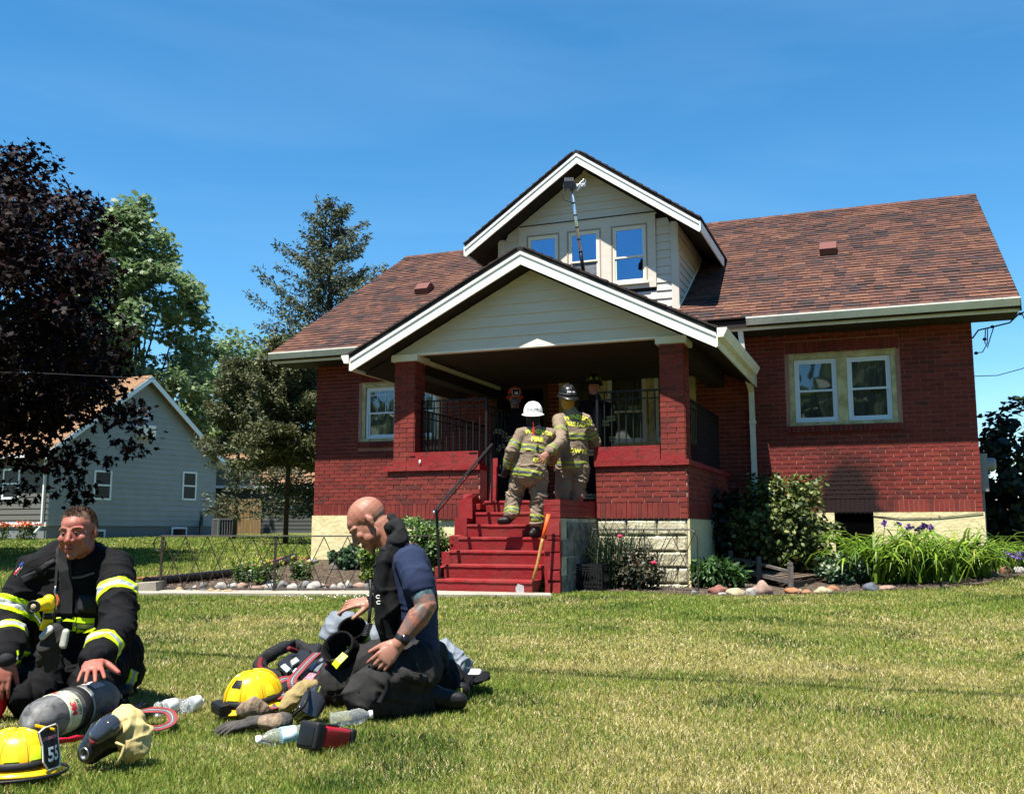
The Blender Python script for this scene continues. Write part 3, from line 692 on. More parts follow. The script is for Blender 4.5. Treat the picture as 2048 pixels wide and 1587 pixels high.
# downspout
b = MB()
def rect_tube(mb, pts, w_, d_):
    for i in range(len(pts) - 1):
        a, c = Vector(pts[i]), Vector(pts[i + 1]); t = (c - a).normalized(); sx_ = Vector((1, 0, 0)); sy_ = t.cross(sx_).normalized()
        q = [a + sx_ * (sa * w_ / 2) + sy_ * (sb * d_ / 2) for sa, sb in ((-1, -1), (1, -1), (1, 1), (-1, 1))]
        mb.prism(q, c - a)
rect_tube(b, [(-3.24, -0.60, 3.87), (-3.24, -0.60, 3.80), (-3.20, -0.50, 3.25), (-3.20, -0.42, 3.14)], 0.075, 0.06)
rect_tube(b, [(-3.17, -0.52, 3.10), (-3.17, -0.10, 2.95), (-3.17, -0.075, 2.9), (-3.16, -0.075, 0.5)], 0.08, 0.065)
b.box((-3.215, -0.12, 2.42), (-3.115, -0.03, 2.47)); b.box((-3.215, -0.12, 1.30), (-3.115, -0.03, 1.33))
b.build('downspout', gutter_m, HOUSE)
# meter box on the right corner
b = MB(); b.box((0.015, 0.25, 1.35), (0.12, 0.5, 1.9)); b.lathe([(0.09, 0), (0.09, 0.09), (0.07, 0.12), (0.0, 0.125)], 16, M=Matrix.Translation((0.12, 0.375, 1.75)) @ Matrix.Rotation(R(90), 4, 'Y')); b.box((0.015, 0.3, 0.6), (0.06, 0.34, 1.35))
b.build('meter_box', mat('meter_grey', (0.35, 0.36, 0.37), 0.4), HOUSE)
# ---- distribute the bricks
wallobj = {'brick_wall': MAINWALL, 'porch_wall': PORCHWALL}
def vis_rank(t):
    key, q, mi, c, area = t
    d = (c - camh).length
    if key == 'pier': base = 1.0
    elif key == 'porch_wall': base = 1.0 if (q[4] - q[0]).y < -0.005 else 0.35
    else: base = 0.55 if c.x > -3.0 else 0.3
    return -base * area / d ** 2
BRICKS.sort(key=vis_rank)
rest = {}
FBK = [(3, 2, 1, 0), (4, 5, 6, 7), (0, 1, 5, 4), (1, 2, 6, 5), (2, 3, 7, 6), (3, 0, 4, 7)]
for i, (key, q, mi, c, area) in enumerate(BRICKS):
    par = wallobj.get(key) or (PIERS[0] if c.x < -5.6 else PIERS[1])
    if i < 300:
        me = bpy.data.meshes.new('brick'); me.from_pydata([v - c for v in q], [], FBK); me.materials.append(BR[mi])
        o = bpy.data.objects.new('brick', me); COL.objects.link(o); o.parent = par; o.location = c
    else:
        rest.setdefault(par.name, (MB(), par))[0].add(q, FBK, mi)
for mb, par in rest.values(): tag(mb.build('bricks', BR, par), kind='stuff')
# ------------------------------------------------------------------ ground, lawn, path, beds
def pip(x, y, poly):
    c = False; n = len(poly); j = n - 1
    for i in range(n):
        xi, yi = poly[i]; xj, yj = poly[j]
        if (yi > y) != (yj > y) and x < (xj - xi) * (y - yi) / (yj - yi) + xi: c = not c
        j = i
    return c
def pip_np(x, y, poly):
    c = np.zeros(len(x), bool); n = len(poly); j = n - 1
    for i in range(n):
        xi, yi = poly[i]; xj, yj = poly[j]
        t = ((yi > y) != (yj > y)) & (x < (xj - xi) * (y - yi) / ((yj - yi) if yj != yi else 1e-9) + xi)
        c ^= t; j = i
    return c
def hp(*a): return [tuple(h2w(x, y)[:2]) for x, y in a]
def np_zg(x, y):
    t = np.clip((y - 5) / 5.5, 0, 1); s1 = t * t * (3 - 2 * t)
    Yh = sY * x + cY * y + CY; t2 = np.clip((Yh + 3.2) / 3.0, 0, 1)
    return 0.08 * s1 + 0.012 * np.maximum(0, y - 11.5) + 0.10 * t2 * t2 * (3 - 2 * t2)
WALK = [(-4.75, 10.98), (-2.5, 10.9), (0.42, 10.62), (0.42, 11.0), (-0.95, 11.42), (-0.9, 11.5), (-2.4, 11.42), (-4.0, 11.55), (-4.75, 11.75)]
BEDL = [(-4.2, 11.55), (-1.0, 11.45), (-0.85, 11.5)] + hp((-6.3, -3.4), (-7.8, -3.3), (-7.8, 0), (-11.1, 0), (-11.35, 0.2)) + [(-5.0, 14.2), (-4.35, 12.0)]
P_ = [G(u, v, 0.08) for u, v in ((1130, 1184), (1270, 1184), (1400, 1190), (1480, 1193), (1560, 1190), (1650, 1188), (1740, 1182), (1850, 1180), (1960, 1176), (2048, 1168), (2300, 1160))]
BEDR = [(p.x, p.y) for p in P_] + hp((3.2, 0.2), (0.02, 0.0), (-3.5, 0.0), (-3.5, -3.3), (-4.7, -3.3), (-4.7, -4.8))
xs = np.unique(np.concatenate([np.linspace(-700, -60, 9), np.linspace(-60, -16, 23), np.arange(-16, 14, 0.2), np.linspace(14, 60, 24), np.linspace(60, 700, 9)]))
ys = np.unique(np.concatenate([np.linspace(-60, 0, 7), np.arange(0, 22, 0.2), np.linspace(22, 70, 40), np.linspace(70, 900, 12)]))
X_, Y_ = np.meshgrid(xs, ys); x_, y_ = X_.ravel(), Y_.ravel()
z_ = np_zg(x_, np.minimum(y_, 70)) + 0.008 * np.sin(x_ * 3.1 + y_) * np.sin(y_ * 2.3) * (y_ < 22) - 0.02
V = np.stack([x_, y_, z_], 1); nx, ny = len(xs), len(ys)
I = np.arange(nx * ny).reshape(ny, nx); F = np.stack([I[:-1, :-1].ravel(), I[:-1, 1:].ravel(), I[1:, 1:].ravel(), I[1:, :-1].ravel()], 1)
gm = mat('ground_turf', (0.12, 0.16, 0.032), 0.95, var=(0.21, 0.20, 0.07), scale=1.1, detail=8, bump=0.8, bscale=40, second=((0.14, 0.11, 0.055), 3.2, 0.56, 0.72), bdist=0.03, mask=(0.42, 0.6))
tag(link('ground', fast_mesh('ground', V, F), mats=gm, smooth=True), kind='structure')
def sheet(name, poly, m, dz, step=0.12, edge=0.0, depth=0.0):
    b = MB(); n = len(poly); P = [Vector((x, y, zg(x, y) + dz)) for x, y in poly]
    if depth:
        top = P; bot = [p - Vector((0, 0, depth)) for p in P]; b.add(top + bot, [tuple(range(n))] + [(i, n + i, n + (i + 1) % n, (i + 1) % n) for i in range(n)]); return b.build(name, m)
    xs_ = np.arange(min(p[0] for p in poly), max(p[0] for p in poly) + step, step); ys_ = np.arange(min(p[1] for p in poly), max(p[1] for p in poly) + step, step)
    idx = {}; V = []; Fq = []
    def gi(i, j):
        if (i, j) not in idx:
            idx[(i, j)] = len(V); x, y = xs_[i], ys_[j]; V.append((x, y, zg(x, y) + dz + 0.012 * mnoise.noise(Vector((x * 4, y * 4, 0)))))
        return idx[(i, j)]
    for i in range(len(xs_) - 1):
        for j in range(len(ys_) - 1):
            if pip(xs_[i] + step / 2, ys_[j] + step / 2, poly): Fq.append((gi(i, j), gi(i + 1, j), gi(i + 1, j + 1), gi(i, j + 1)))
    return link(name, fast_mesh(name, np.array(V), np.array(Fq)), mats=m, smooth=True)
conc = mat('concrete_walk', (0.40, 0.36, 0.29), 0.9, var=(0.30, 0.27, 0.21), scale=4, bump=0.4, bscale=60, second=((0.2, 0.17, 0.13), 9, 0.6, 0.75))
ccx = sheet('garden_walk', WALK, conc, 0.03, depth=0.12); tag(ccx, kind='structure'); ccx.name = 'path'
mulch = mat('mulch', (0.065, 0.042, 0.028), 0.95, var=(0.13, 0.10, 0.07), scale=14, bump=1.0, bscale=50, bdist=0.03)
tag(sheet('mulch_bed', BEDL, mulch, 0.006), kind='structure'); tag(sheet('mulch_bed', BEDR, mulch, 0.006), kind='structure')
chipm = [mat('chip_%s' % n, c, 0.95) for n, c in (('dark', (0.05, 0.032, 0.022)), ('grey', (0.16, 0.125, 0.09)), ('tan', (0.28, 0.20, 0.12)))]
b = MB()
for poly, n_ in ((BEDL, 5200), (BEDR, 5200)):
    x0, x1 = min(p[0] for p in poly), max(p[0] for p in poly); y0, y1 = min(p[1] for p in poly), max(p[1] for p in poly); k = 0
    while k < n_:
        x, y = rnd.uniform(x0, x1), rnd.uniform(y0, y1)
        if y > y0 + 3.5 and rnd.random() < 0.6: k += 1; continue
        k += 1
        if not pip(x, y, poly): continue
        l = rnd.uniform(0.015, 0.05); w_ = rnd.uniform(0.006, 0.016); M_ = Matrix.Translation((x, y, zg(x, y) + rnd.uniform(0.008, 0.026))) @ Matrix.Rotation(rnd.uniform(0, 3.14), 4, 'Z') @ Matrix.Rotation(rnd.uniform(-.5, .5), 4, 'Y')
        vs = [M_ @ Vector(p) for p in ((-l / 2, -w_ / 2, 0), (l / 2, -w_ / 2, 0), (l / 2, w_ / 2, 0), (-l / 2, w_ / 2, 0), (0, 0, 0.006))]
        b.add(vs, [(0, 1, 4), (1, 2, 4), (2, 3, 4), (3, 0, 4)], rnd.choices((0, 1, 2), (5, 3, 1.2))[0])
tag(b.build('mulch_chips', chipm), kind='stuff')

# ------------------------------------------------------------------ the lawn: real blades
def fbm(x, y, s, seed, oc=3):
    r = np.zeros_like(x); a = 1.0
    for o in range(oc):
        ph = seed * 1.7 + o * 5.1; f_ = s * 2 ** o
        r += a * (np.sin(x * f_ * 1.31 + ph + 1.9 * np.sin(y * f_ * 0.83 + ph)) * np.cos(y * f_ * 1.17 - ph + 1.3 * np.sin(x * f_ * 0.71 + 2 * ph))); a *= 0.55
    return r
gcol = [('grass_green', (0.14, 0.235, 0.03)), ('grass_mid', (0.245, 0.345, 0.05)), ('grass_yellow', (0.45, 0.42, 0.10)), ('grass_straw', (0.50, 0.415, 0.22)), ('grass_deep', (0.028, 0.060, 0.014))]
GM = [mat(n, c, 0.55, trans=0.3, spec=0.3) for n, c in gcol]
def lawn(name, regions, seed):
    rs = np.random.RandomState(seed); Vs = []; Ms = []
    for (x0f, x1f, y0, y1, dens, hgt, wid) in regions:
        nA = int((y1 - y0) * ((x1f(y0) - x0f(y0)) + (x1f(y1) - x0f(y1))) / 2 * dens)
        y = y0 + (y1 - y0) * rs.rand(nA); xa, xb = x0f(y), x1f(y); x = xa + (xb - xa) * rs.rand(nA)
        # clumping
        cl = fbm(x, y, 9.0, seed + 3, 2); keep = rs.rand(nA) < 0.78 + 0.25 * np.tanh(cl); x, y = x[keep], y[keep]
        bad = pip_np(x, y, WALK) | pip_np(x, y, BEDL) | pip_np(x, y, BEDR)
        Xh = cY * x - sY * y + CX; Yh = sY * x + cY * y + CY
        bad |= (Xh > -11.1) & (Xh < 0.03) & (Yh > -0.03)
        x, y = x[~bad], y[~bad]; n = len(x)
        big = fbm(x, y, 0.9, 5, 3) + 0.6 * fbm(x, y, 3.1, 9, 2)
        dry = 0.27 + 0.27 * big + 0.10 * np.exp(-((y - 7.0) / 1.6) ** 2) + 0.10 * (y < 5.0) - 0.16 * ((y > 8.6) & (x < -0.2)) + 0.05 * (x > 0)
        # a thatchy strip where the mower turned
        dry += 0.25 * np.exp(-((y - (5.9 - 0.10 * x + 0.1 * np.sin(x * 1.3))) / 0.22) ** 2)
        dry = np.clip(dry, 0.02, 0.8); u_ = rs.rand(n)
        mi = np.where(u_ < dry * 0.70, 3, np.where(u_ < dry * 0.7 + 0.18 + 0.35 * dry, 2, np.where(u_ < 0.86, 1, 0)))
        deepc = (fbm(x, y, 2.2, 21, 2) > 0.75) & (rs.rand(n) < 0.6); mi = np.where(deepc & (mi < 3), np.where(rs.rand(n) < .5, 4, 0), mi)
        h = hgt * (0.55 + 0.75 * rs.rand(n)) * (1 + 0.18 * np.clip(fbm(x, y, 2.2, 21, 2), -1, 1)); w_ = wid * (0.7 + 0.6 * rs.rand(n))
        az = rs.rand(n) * 2 * np.pi; lean = 0.15 + 0.75 * rs.rand(n) ** 1.3; flat_ = mi == 3; lean = np.where(flat_, lean + 0.5, lean)
        la = rs.rand(n) * 2 * np.pi + 0.0
        ca, sa = np.cos(az) * w_ / 2, np.sin(az) * w_ / 2; lx, ly = np.cos(la) * np.sin(lean) * h, np.sin(la) * np.sin(lean) * h; lz = np.cos(lean) * h
        z = np_zg(x, y) - 0.012
        p0 = np.stack([x - ca, y - sa, z], 1); p1 = np.stack([x + ca, y + sa, z], 1)
        p2 = np.stack([x + lx * 0.42 + ca * 0.8, y + ly * 0.42 + sa * 0.8, z + lz * 0.62], 1); p3 = np.stack([x + lx * 0.42 - ca * 0.8, y + ly * 0.42 - sa * 0.8, z + lz * 0.62], 1)
        p4 = np.stack([x + lx, y + ly, z + lz], 1)
        Vs.append(np.stack([p0, p1, p2, p4, p3], 1)); Ms.append(mi)
    V = np.concatenate(Vs); m = np.concatenate(Ms); n = len(V)
    F = np.arange(n * 5).reshape(n, 5)
    me = fast_mesh(name, V.reshape(-1, 3), F, m)
    for q in GM: me.materials.append(q)
    return tag(link(name, me), kind='stuff')
hw = lambda k, c: (lambda y: -(k * y + c)); hx = lambda k, c: (lambda y: (k * y + c))
lawn('grass', [(hw(.53, 1.2), hx(.53, 1.6), 2.7, 4.2, 32000, 0.027, 0.0030), (hw(.53, 1.2), hx(.53, 1.6), 4.2, 6.0, 20000, 0.029, 0.0038), (hw(.53, 1.1), hx(.53, 1.6), 6.0, 8.2, 10000, 0.032, 0.0058),
               (hw(.53, 1.0), hx(.53, 2.0), 8.2, 13.4, 5000, 0.038, 0.008)], 3)
lawn('grass', [(hw(.56, .5), lambda y: -2.0 + 0 * y, 11.7, 21, 1500, 0.06, 0.014), (hw(.56, 1), lambda y: -4.0 - 0.12 * (y - 21), 21, 44, 260, 0.075, 0.035)], 8)
# clover flowers dotted in the grass by the walk
clm = mat('clover_white', (0.75, 0.74, 0.66), 0.8); b = MB()
for _ in range(30):
    x, y = rnd.gauss(-1.75, 0.28), rnd.gauss(10.15, 0.25); b.ball((x, y, zg(x, y) + 0.045), 0.007, 5, 4)
tag(b.build('clover_blossoms', clm, smooth=True), 'scattered white clover blossoms in the lawn in front of the garden walk', 'clover'); bpy.data.objects['clover_blossoms']['kind'] = 'stuff'

# ------------------------------------------------------------------ foliage builders
SHAPES = {
 'oval': np.array([(0, 0), (0.34, 0.3), (0.36, 0.62), (0, 1.0), (-0.36, 0.62), (-0.34, 0.3)]) * (1, 1),
 'lance': np.array([(0, 0), (0.16, 0.35), (0.12, 0.7), (0, 1.0), (-0.12, 0.7), (-0.16, 0.35)]),
 'heart': np.array([(0, 0.05), (0.42, 0.0), (0.5, 0.35), (0, 1.0), (-0.5, 0.35), (-0.42, 0.0)]),
 'maple': np.array([(0, 0), (0.42, 0.02), (0.3, 0.25), (0.62, 0.55), (0.22, 0.55), (0.0, 1.0), (-0.22, 0.55), (-0.62, 0.55), (-0.3, 0.25), (-0.42, 0.02)]),
 'tuft': np.array([(0, 0), (0.12, 0.5), (0, 1.0), (-0.12, 0.5)]),
}
def leaf_mesh(name, P, Nrm, Dir, size, shape, mi, mats, fold=0.12):
    """P positions, Nrm leaf normals, Dir growing directions -> one leaf polygon each"""
    Nn = Nrm / np.linalg.norm(Nrm, axis=1, keepdims=True); Dd = Dir - Nn * (Dir * Nn).sum(1, keepdims=True); Dd /= (np.linalg.norm(Dd, axis=1, keepdims=True) + 1e-9)
    S = np.cross(Dd, Nn); sh = SHAPES[shape]; k = len(sh)
    V = P[:, None, :] + size[:, None, None] * (S[:, None, :] * sh[None, :, 0, None] + Dd[:, None, :] * sh[None, :, 1, None] - Nn[:, None, :] * (fold * (sh[None, :, 1, None] ** 2 + np.abs(sh[None, :, 0, None]))))
    me = fast_mesh(name, V.reshape(-1, 3), np.arange(len(P) * k).reshape(-1, k), mi)
    for m in mats: me.materials.append(m)
    return me
def rnd_unit(rs, n):
    v = rs.randn(n, 3); return v / np.linalg.norm(v, axis=1, keepdims=True)
def leaf_mats(name, cols, tr=0.35, rough=0.5, spec=0.4): return [mat('%s_%s' % (name, q), c, rough, trans=tr, spec=spec) for q, c in zip(('shade', 'main', 'bright', 'tip'), cols)]  # four leaf tones, darkest first, dealt to the leaves at random
def crown(rs, centre, clusters, per, crad, size, flat=0.6, up=0.6):
    """leaves in clumps around cluster centres; returns P, N, D, size"""
    n = len(clusters) * per; c = np.repeat(np.array(clusters), per, 0); cr = np.repeat(crad, per)[:, None] if np.ndim(crad) else crad
    off = rnd_unit(rs, n) * (rs.rand(n, 1) ** 0.45) * cr; off[:, 2] *= flat
    P = c + off; out = P - np.array(centre); out /= np.linalg.norm(out, axis=1, keepdims=True)
    N = rnd_unit(rs, n) * 0.75 + np.array([0, 0, up]) + out * 0.35; Dr = out * 0.8 + rnd_unit(rs, n) * 0.7 + np.array([0, 0, -0.35])
    return P, N, Dr, size * (0.7 + 0.6 * rs.rand(n))
def limb(mb, a, c, r0, r1, rs, n=5, sag=0.1):
    a, c = Vector(a), Vector(c); L_ = (c - a).length; pts = []
    for i in range(n):
        t = i / (n - 1); p = a.lerp(c, t) + Vector((rs.uniform(-1, 1), rs.uniform(-1, 1), rs.uniform(-1, 1))) * (0.05 * L_ * math.sin(math.pi * t)) + Vector((0, 0, sag * L_ * math.sin(math.pi * t))); pts.append(p)
    mb.tube(pts, [r0 + (r1 - r0) * i / (n - 1) for i in range(n)], 6)
    return pts
def broad_tree(name, base, trunk_h, trunk_r, centre, inside, ncl, per, crad, size, mats, wts, barkm, label, cat='tree', group=None, seed=1, shape='maple', lean=0):
    rs = np.random.RandomState(seed); rr = random.Random(seed)
    root = empty(name, base, label=label, cat=cat, group=group); base = Vector(base); C_ = Vector(centre)
    cl = []
    while len(cl) < ncl:
        v = Vector(rnd_unit(rs, 1)[0]) * (0.35 + 0.65 * rs.rand() ** 0.4); p = inside(C_, v, rs)
        if p is not None: cl.append(p)
    cl = np.array([tuple(q - base) for q in cl])
    P, N, Dr, S = crown(rs, tuple(C_ - base), cl, per, crad, size)
    mi = rs.choice(len(mats), len(P), p=wts)
    link('foliage', leaf_mesh('foliage', P, N, Dr, S, shape, mi, mats), root)
    t = MB(); top = C_ - base + Vector((0, 0, 0.3)); tp = limb(t, (0, 0, -0.1), top, trunk_r, trunk_r * 0.25, rr, 8, 0.0); t.build('trunk', barkm, root, smooth=True)
    br = MB(); idx = rs.permutation(len(cl))[:max(14, ncl // 4)]
    for i in idx:
        c = Vector(cl[i]); s_ = tp[rr.randint(2, 7)]; limb(br, s_, c, trunk_r * 0.22, 0.012, rr, 5, 0.06)
    br.build('branch', barkm, root, smooth=True)
    return root
bark = mat('bark_grey', (0.10, 0.075, 0.055), 0.95, var=(0.05, 0.04, 0.03), scale=9, bump=0.8, bscale=25, stretch=(1, 1, 0.25))
bark_d = mat('bark_dark', (0.035, 0.026, 0.022), 0.95, var=(0.06, 0.045, 0.035), scale=9, bump=0.8, bscale=25)
# purple-leaved maple on the left
pm_ = leaf_mats('purple_leaf', [(0.006, 0.003, 0.004), (0.011, 0.0045, 0.005), (0.024, 0.008, 0.008), (0.014, 0.009, 0.006)], tr=0.12, spec=0.10, rough=0.6)
OUTL = [(150, -10), (265, 85), (350, 125), (400, 172), (480, 170), (560, 190), (620, 212), (700, 232), (760, 225), (800, 170), (860, 90), (960, 40)]
def in_purple(C_, v, rs):
    p = C_ + Vector((v.x * 4.9, v.y * 4.2, v.z * (4.1 if v.z > 0 else 3.3))); u = 1024 + FPX * p.x / p.y * 1.0; vv = 1057 - FPX * (p.z - CAMZ) / p.y * 1.03
    if u > np.interp(vv, [q[0] for q in OUTL], [q[1] for q in OUTL]): return None
    return None if (v.length > 0.72 and mnoise.noise(p * 0.55) < -0.12) else p
broad_tree('purple_maple_tree', (-11.3, 18.5, 0.1), 4, 0.26, (-11.3, 18.2, 4.35), in_purple, 760, 84, 0.48, 0.112, pm_, (0.35, 0.4, 0.17, 0.08), bark_d,
           'dark purple-leaved maple filling the left edge, its branches hanging before the neighbouring house', seed=5)
# boughs that hang down in front of the neighbour's windows
rs = np.random.RandomState(8); cl = [tuple(D(u, v, 17.3 + rs.rand())) for u, v in [(60, 900), (30, 860), (90, 850), (130, 880), (165, 900), (195, 925), (215, 880), (240, 850), (265, 840), (262, 890), (235, 905), (150, 940), (135, 970), (120, 930), (155, 975), (168, 955), (95, 940), (70, 930), (40, 930), (10, 900), (250, 812), (282, 868), (278, 830), (225, 800), (205, 820), (180, 850), (100, 815), (60, 815), (60, 840), (20, 820), (145, 985), (100, 900), (40, 880), (75, 870), (118, 905), (5, 860), (140, 830)] for _ in range(2)]
cl = [(c[0] + rs.randn() * .08, c[1] + rs.randn() * .2, c[2] + rs.randn() * .08) for c in cl]
P, N, Dr, S = crown(rs, (-10.5, 18, 5.5), cl, 15, 0.30, 0.11)
pr = bpy.data.objects['purple_maple_tree']; off = np.array(pr.location)
link('foliage', leaf_mesh('foliage', P - off, N, Dr, S, 'maple', rs.choice(4, len(P), p=(.4, .4, .12, .08)), pm_), pr)
b = MB(); rr = random.Random(3)
for tgt in ((282, 868), (165, 955), (60, 930), (245, 812)): limb(b, Vector((-10.6, 18.3, 4.2)) - pr.location, D(*tgt, 17.8) - pr.location, 0.06, 0.01, rr, 6, 0.1)
b.build('branch', bark_d, pr, smooth=True)
# silver-green maple behind the neighbour's house
gl = leaf_mats('maple_leaf', [(0.10, 0.16, 0.06), (0.16, 0.25, 0.09), (0.22, 0.31, 0.13), (0.25, 0.33, 0.17)], tr=0.42)
def pear(rx, rz, k=0.35, gap=-0.1, ry=None):
    def f(C_, v, rs):
        p = C_ + Vector((v.x * rx * (1 - k * max(0, v.z)), v.y * (ry or rx), v.z * rz)); n_ = mnoise.noise(p * 0.45 + Vector((9, 2, 1)))
        return None if (v.length > 0.62 and n_ < gap) else p
    return f
tc_ = D(262, 640, 46)
broad_tree('maple_tree', (tc_.x, 46, 0.5), 5, 0.35, (tc_.x, 46, 9.6), pear(4.3, 7.0, 0.55, 0.0), 360, 70, 0.75, 0.24, gl, (0.25, 0.4, 0.25, 0.1), bark, 'tall silver-green maple standing behind the pale neighbouring house', seed=12)
tc_ = D(-60, 330, 40)
broad_tree('maple_tree', (tc_.x, 40, 0.5), 5, 0.35, (tc_.x - 1.6, 40, 10.5), pear(3.4, 9.2, 0.3, -0.1), 170, 50, 0.9, 0.26, gl, (0.25, 0.4, 0.25, 0.1), bark, 'green tree whose top shows above the purple maple at the left edge', seed=13)
yl = leaf_mats('bush_leaf', [(0.07, 0.12, 0.022), (0.12, 0.19, 0.035), (0.18, 0.26, 0.05), (0.09, 0.14, 0.04)], tr=0.35)
for i, (u, v, y, rx, rz, sd_, lab) in enumerate(((455, 800, 60, 4.2, 4.4, 14, 'round bright green tree seen between the pale house and the cedar'), (410, 880, 56, 3.0, 3.0, 15, 'low yellow-green bushy tree behind the pale neighbouring house roof'), (560, 790, 66, 4.5, 4.4, 16, 'green tree showing through the cedar behind the garage'))):
    c = D(u, v, y); broad_tree('leafy_tree', (c.x, y, 0.8), 3, 0.2, tuple(c), pear(rx, rz, 0.3, -0.15), 110, 46, 0.8, 0.27, gl if i == 0 else yl, (0.3, 0.4, 0.2, 0.1), bark, lab, seed=sd_, shape='oval')
# conifers
cm = leaf_mats('needle', [(0.045, 0.062, 0.030), (0.08, 0.105, 0.05), (0.12, 0.15, 0.075), (0.14, 0.12, 0.08)], tr=0.15, rough=0.7)
cm2 = leaf_mats('cedar', [(0.06, 0.075, 0.025), (0.11, 0.125, 0.042), (0.17, 0.18, 0.06), (0.15, 0.12, 0.065)], tr=0.15, rough=0.7)
def conifer(name, base, h, prof, label, mats, seed, nb=150, z0=0.1, droop=0.12, tuft=0.16, dens=1.0):
    rs = np.random.RandomState(seed); rr = random.Random(seed); root = empty(name, base, label=label, cat='tree')
    t = MB(); t.tube([(0, 0, -0.1), (0.03, 0, h * 0.5), (0, 0.02, h)], [h * .013, h * .01, 0.015], 8); t.build('trunk', bark_d, root, smooth=True)
    br = MB(); P = []; Dr = []
    for i in range(nb):
        t_ = (i + rr.random()) / nb; z = h * (z0 + (1 - z0) * t_); L_ = prof(z / h) * rr.uniform(0.55, 1.12); az = rr.uniform(0, 6.283); d = Vector((math.cos(az), math.sin(az), 0))
        if L_ < 0.1: L_ = 0.1
        tipup = 0.25 if z / h > 0.6 else -droop
        pts = [Vector((0, 0, z)) + d * (L_ * s_) + Vector((0, 0, tipup * L_ * s_ + (0.25 * L_ * (s_ ** 2) if z / h > .5 else 0.12 * L_ * s_ * s_))) for s_ in (0, .33, .66, 1)]
        br.tube(pts, [0.035 * (1 - t_) + 0.012, 0.02, 0.012, 0.005], 4)
        nt_ = int(dens * (12 + L_ * 42))
        for k in range(nt_):
            s_ = rr.uniform(0.18, 1.03); j = min(2, int(s_ * 3)); p = pts[j].lerp(pts[j + 1], s_ * 3 - j)
            side = Vector((-d.y, d.x, 0)) * rr.gauss(0, 0.10 * L_ * (1.15 - s_) + 0.05); p = p + side + Vector((0, 0, rr.gauss(-0.04, 0.07)))
            P.append(tuple(p)); q = d * 0.7 + side.normalized() * 0.6 + Vector((rr.gauss(0, .3), rr.gauss(0, .3), rr.gauss(0.0, .45))); Dr.append(tuple(q))
    P = np.array(P); Dr = np.array(Dr); n = len(P); m = 3
    P = np.repeat(P, m, 0) + rs.randn(n * m, 3) * 0.035; Dr = np.repeat(Dr, m, 0) + rs.randn(n * m, 3) * 0.45
    link('foliage', leaf_mesh('foliage', P, rnd_unit(rs, n * m), Dr, tuft * (0.6 + 0.8 * rs.rand(n * m)), 'lance', rs.choice(4, n * m, p=(.3, .4, .2, .1)), mats), root)
    br.build('branch', bark_d, root, smooth=True); return root
b_ = D(648, 1030, 30); top = D(646, 402, 30)
conifer('spruce_tree', (b_.x, 30, 0.3), top.z - 0.3, lambda t: 0.12 + (1 - t) ** 0.70 * 4.3, 'tall open-branched spruce rising behind the left end of the roof', cm, 21, 185, tuft=0.12, dens=0.95)
b_ = D(572, 1030, 27); top = D(572, 690, 27)
conifer('cedar_tree', (b_.x, 27, 0.3), top.z - 0.3, lambda t: 0.3 + (1 - t) ** 0.5 * 1.6 * min(1, t * 2.2 + .35), 'shorter olive-green cedar with drooping branches left of the brick house', cm2, 22, 130, z0=0.44, droop=0.30, tuft=0.12, dens=3.0)
b_ = D(470, 1030, 34); top = D(478, 728, 34)
conifer('cedar_tree', (b_.x, 34, 0.3), top.z - 0.3, lambda t: 0.3 + (1 - t) ** 0.5 * 1.5 * min(1, t * 2.2 + .35), 'cedar half hidden between the pale house and the larger cedar', cm2, 23, 90, z0=0.52, droop=0.25, tuft=0.12, dens=3.0)
# big-leaved climber at the right
vl = leaf_mats('vine_leaf', [(0.010, 0.020, 0.009), (0.018, 0.034, 0.014), (0.035, 0.06, 0.022), (0.05, 0.08, 0.03)], tr=0.15)
rs = np.random.RandomState(31); vc = D(2050, 950, 16.6)
cl = []
while len(cl) < 150:
    v = rnd_unit(rs, 1)[0] * rs.rand() ** 0.3; p = np.array([vc.x + 0.2 + v[0] * 0.95, 16.8 + v[1] * 0.8, 1.55 + v[2] * 1.55])
    if p[2] > 0.15: cl.append(p)
vr = empty('leafy_shrub', (vc.x + .2, 16.8, 0.15), label='tall dark heart-leaved shrub past the right corner of the house', cat='shrub'); off = np.array(vr.location)
P, N, Dr, S = crown(rs, (vc.x + 0.2, 16.8, 1.5), cl, 34, 0.2, 0.12, 0.9, 0.2); N = N + (P - np.array([vc.x + .2, 17.2, 1.5])) * 0.5
link('foliage', leaf_mesh('foliage', P - off, N, Dr, S, 'heart', rs.choice(4, len(P), p=(.35, .4, .17, .08)), vl), vr)
b = MB(); rr = random.Random(5)
for k in range(14): limb(b, (rr.uniform(-.2, .2), rr.uniform(-.2, .2), -0.1), Vector(cl[k * 9]) - vr.location, 0.025, 0.006, rr, 5)
b.build('stem', bark_d, vr, smooth=True)
# unseen tree line added behind the viewer to darken window reflections and sky fill
rs = np.random.RandomState(77); n = 26000; P = np.stack([rs.rand(n) * 150 - 75, -42 + rs.randn(n) * 3, rs.rand(n) ** .8 * 15], 1); P[:, 2] *= 0.72 + 0.28 * np.sin(P[:, 0] * .23 + 1.5 * np.sin(P[:, 0] * .11)) ** 2
me = leaf_mesh('added_tree_screen', P, rnd_unit(rs, n) + [0, 1, .5], rnd_unit(rs, n), 0.9 + rs.rand(n), 'oval', rs.choice(4, n, p=(.3, .4, .2, .1)), gl); tag(link('added_tree_screen', me), kind='stuff')
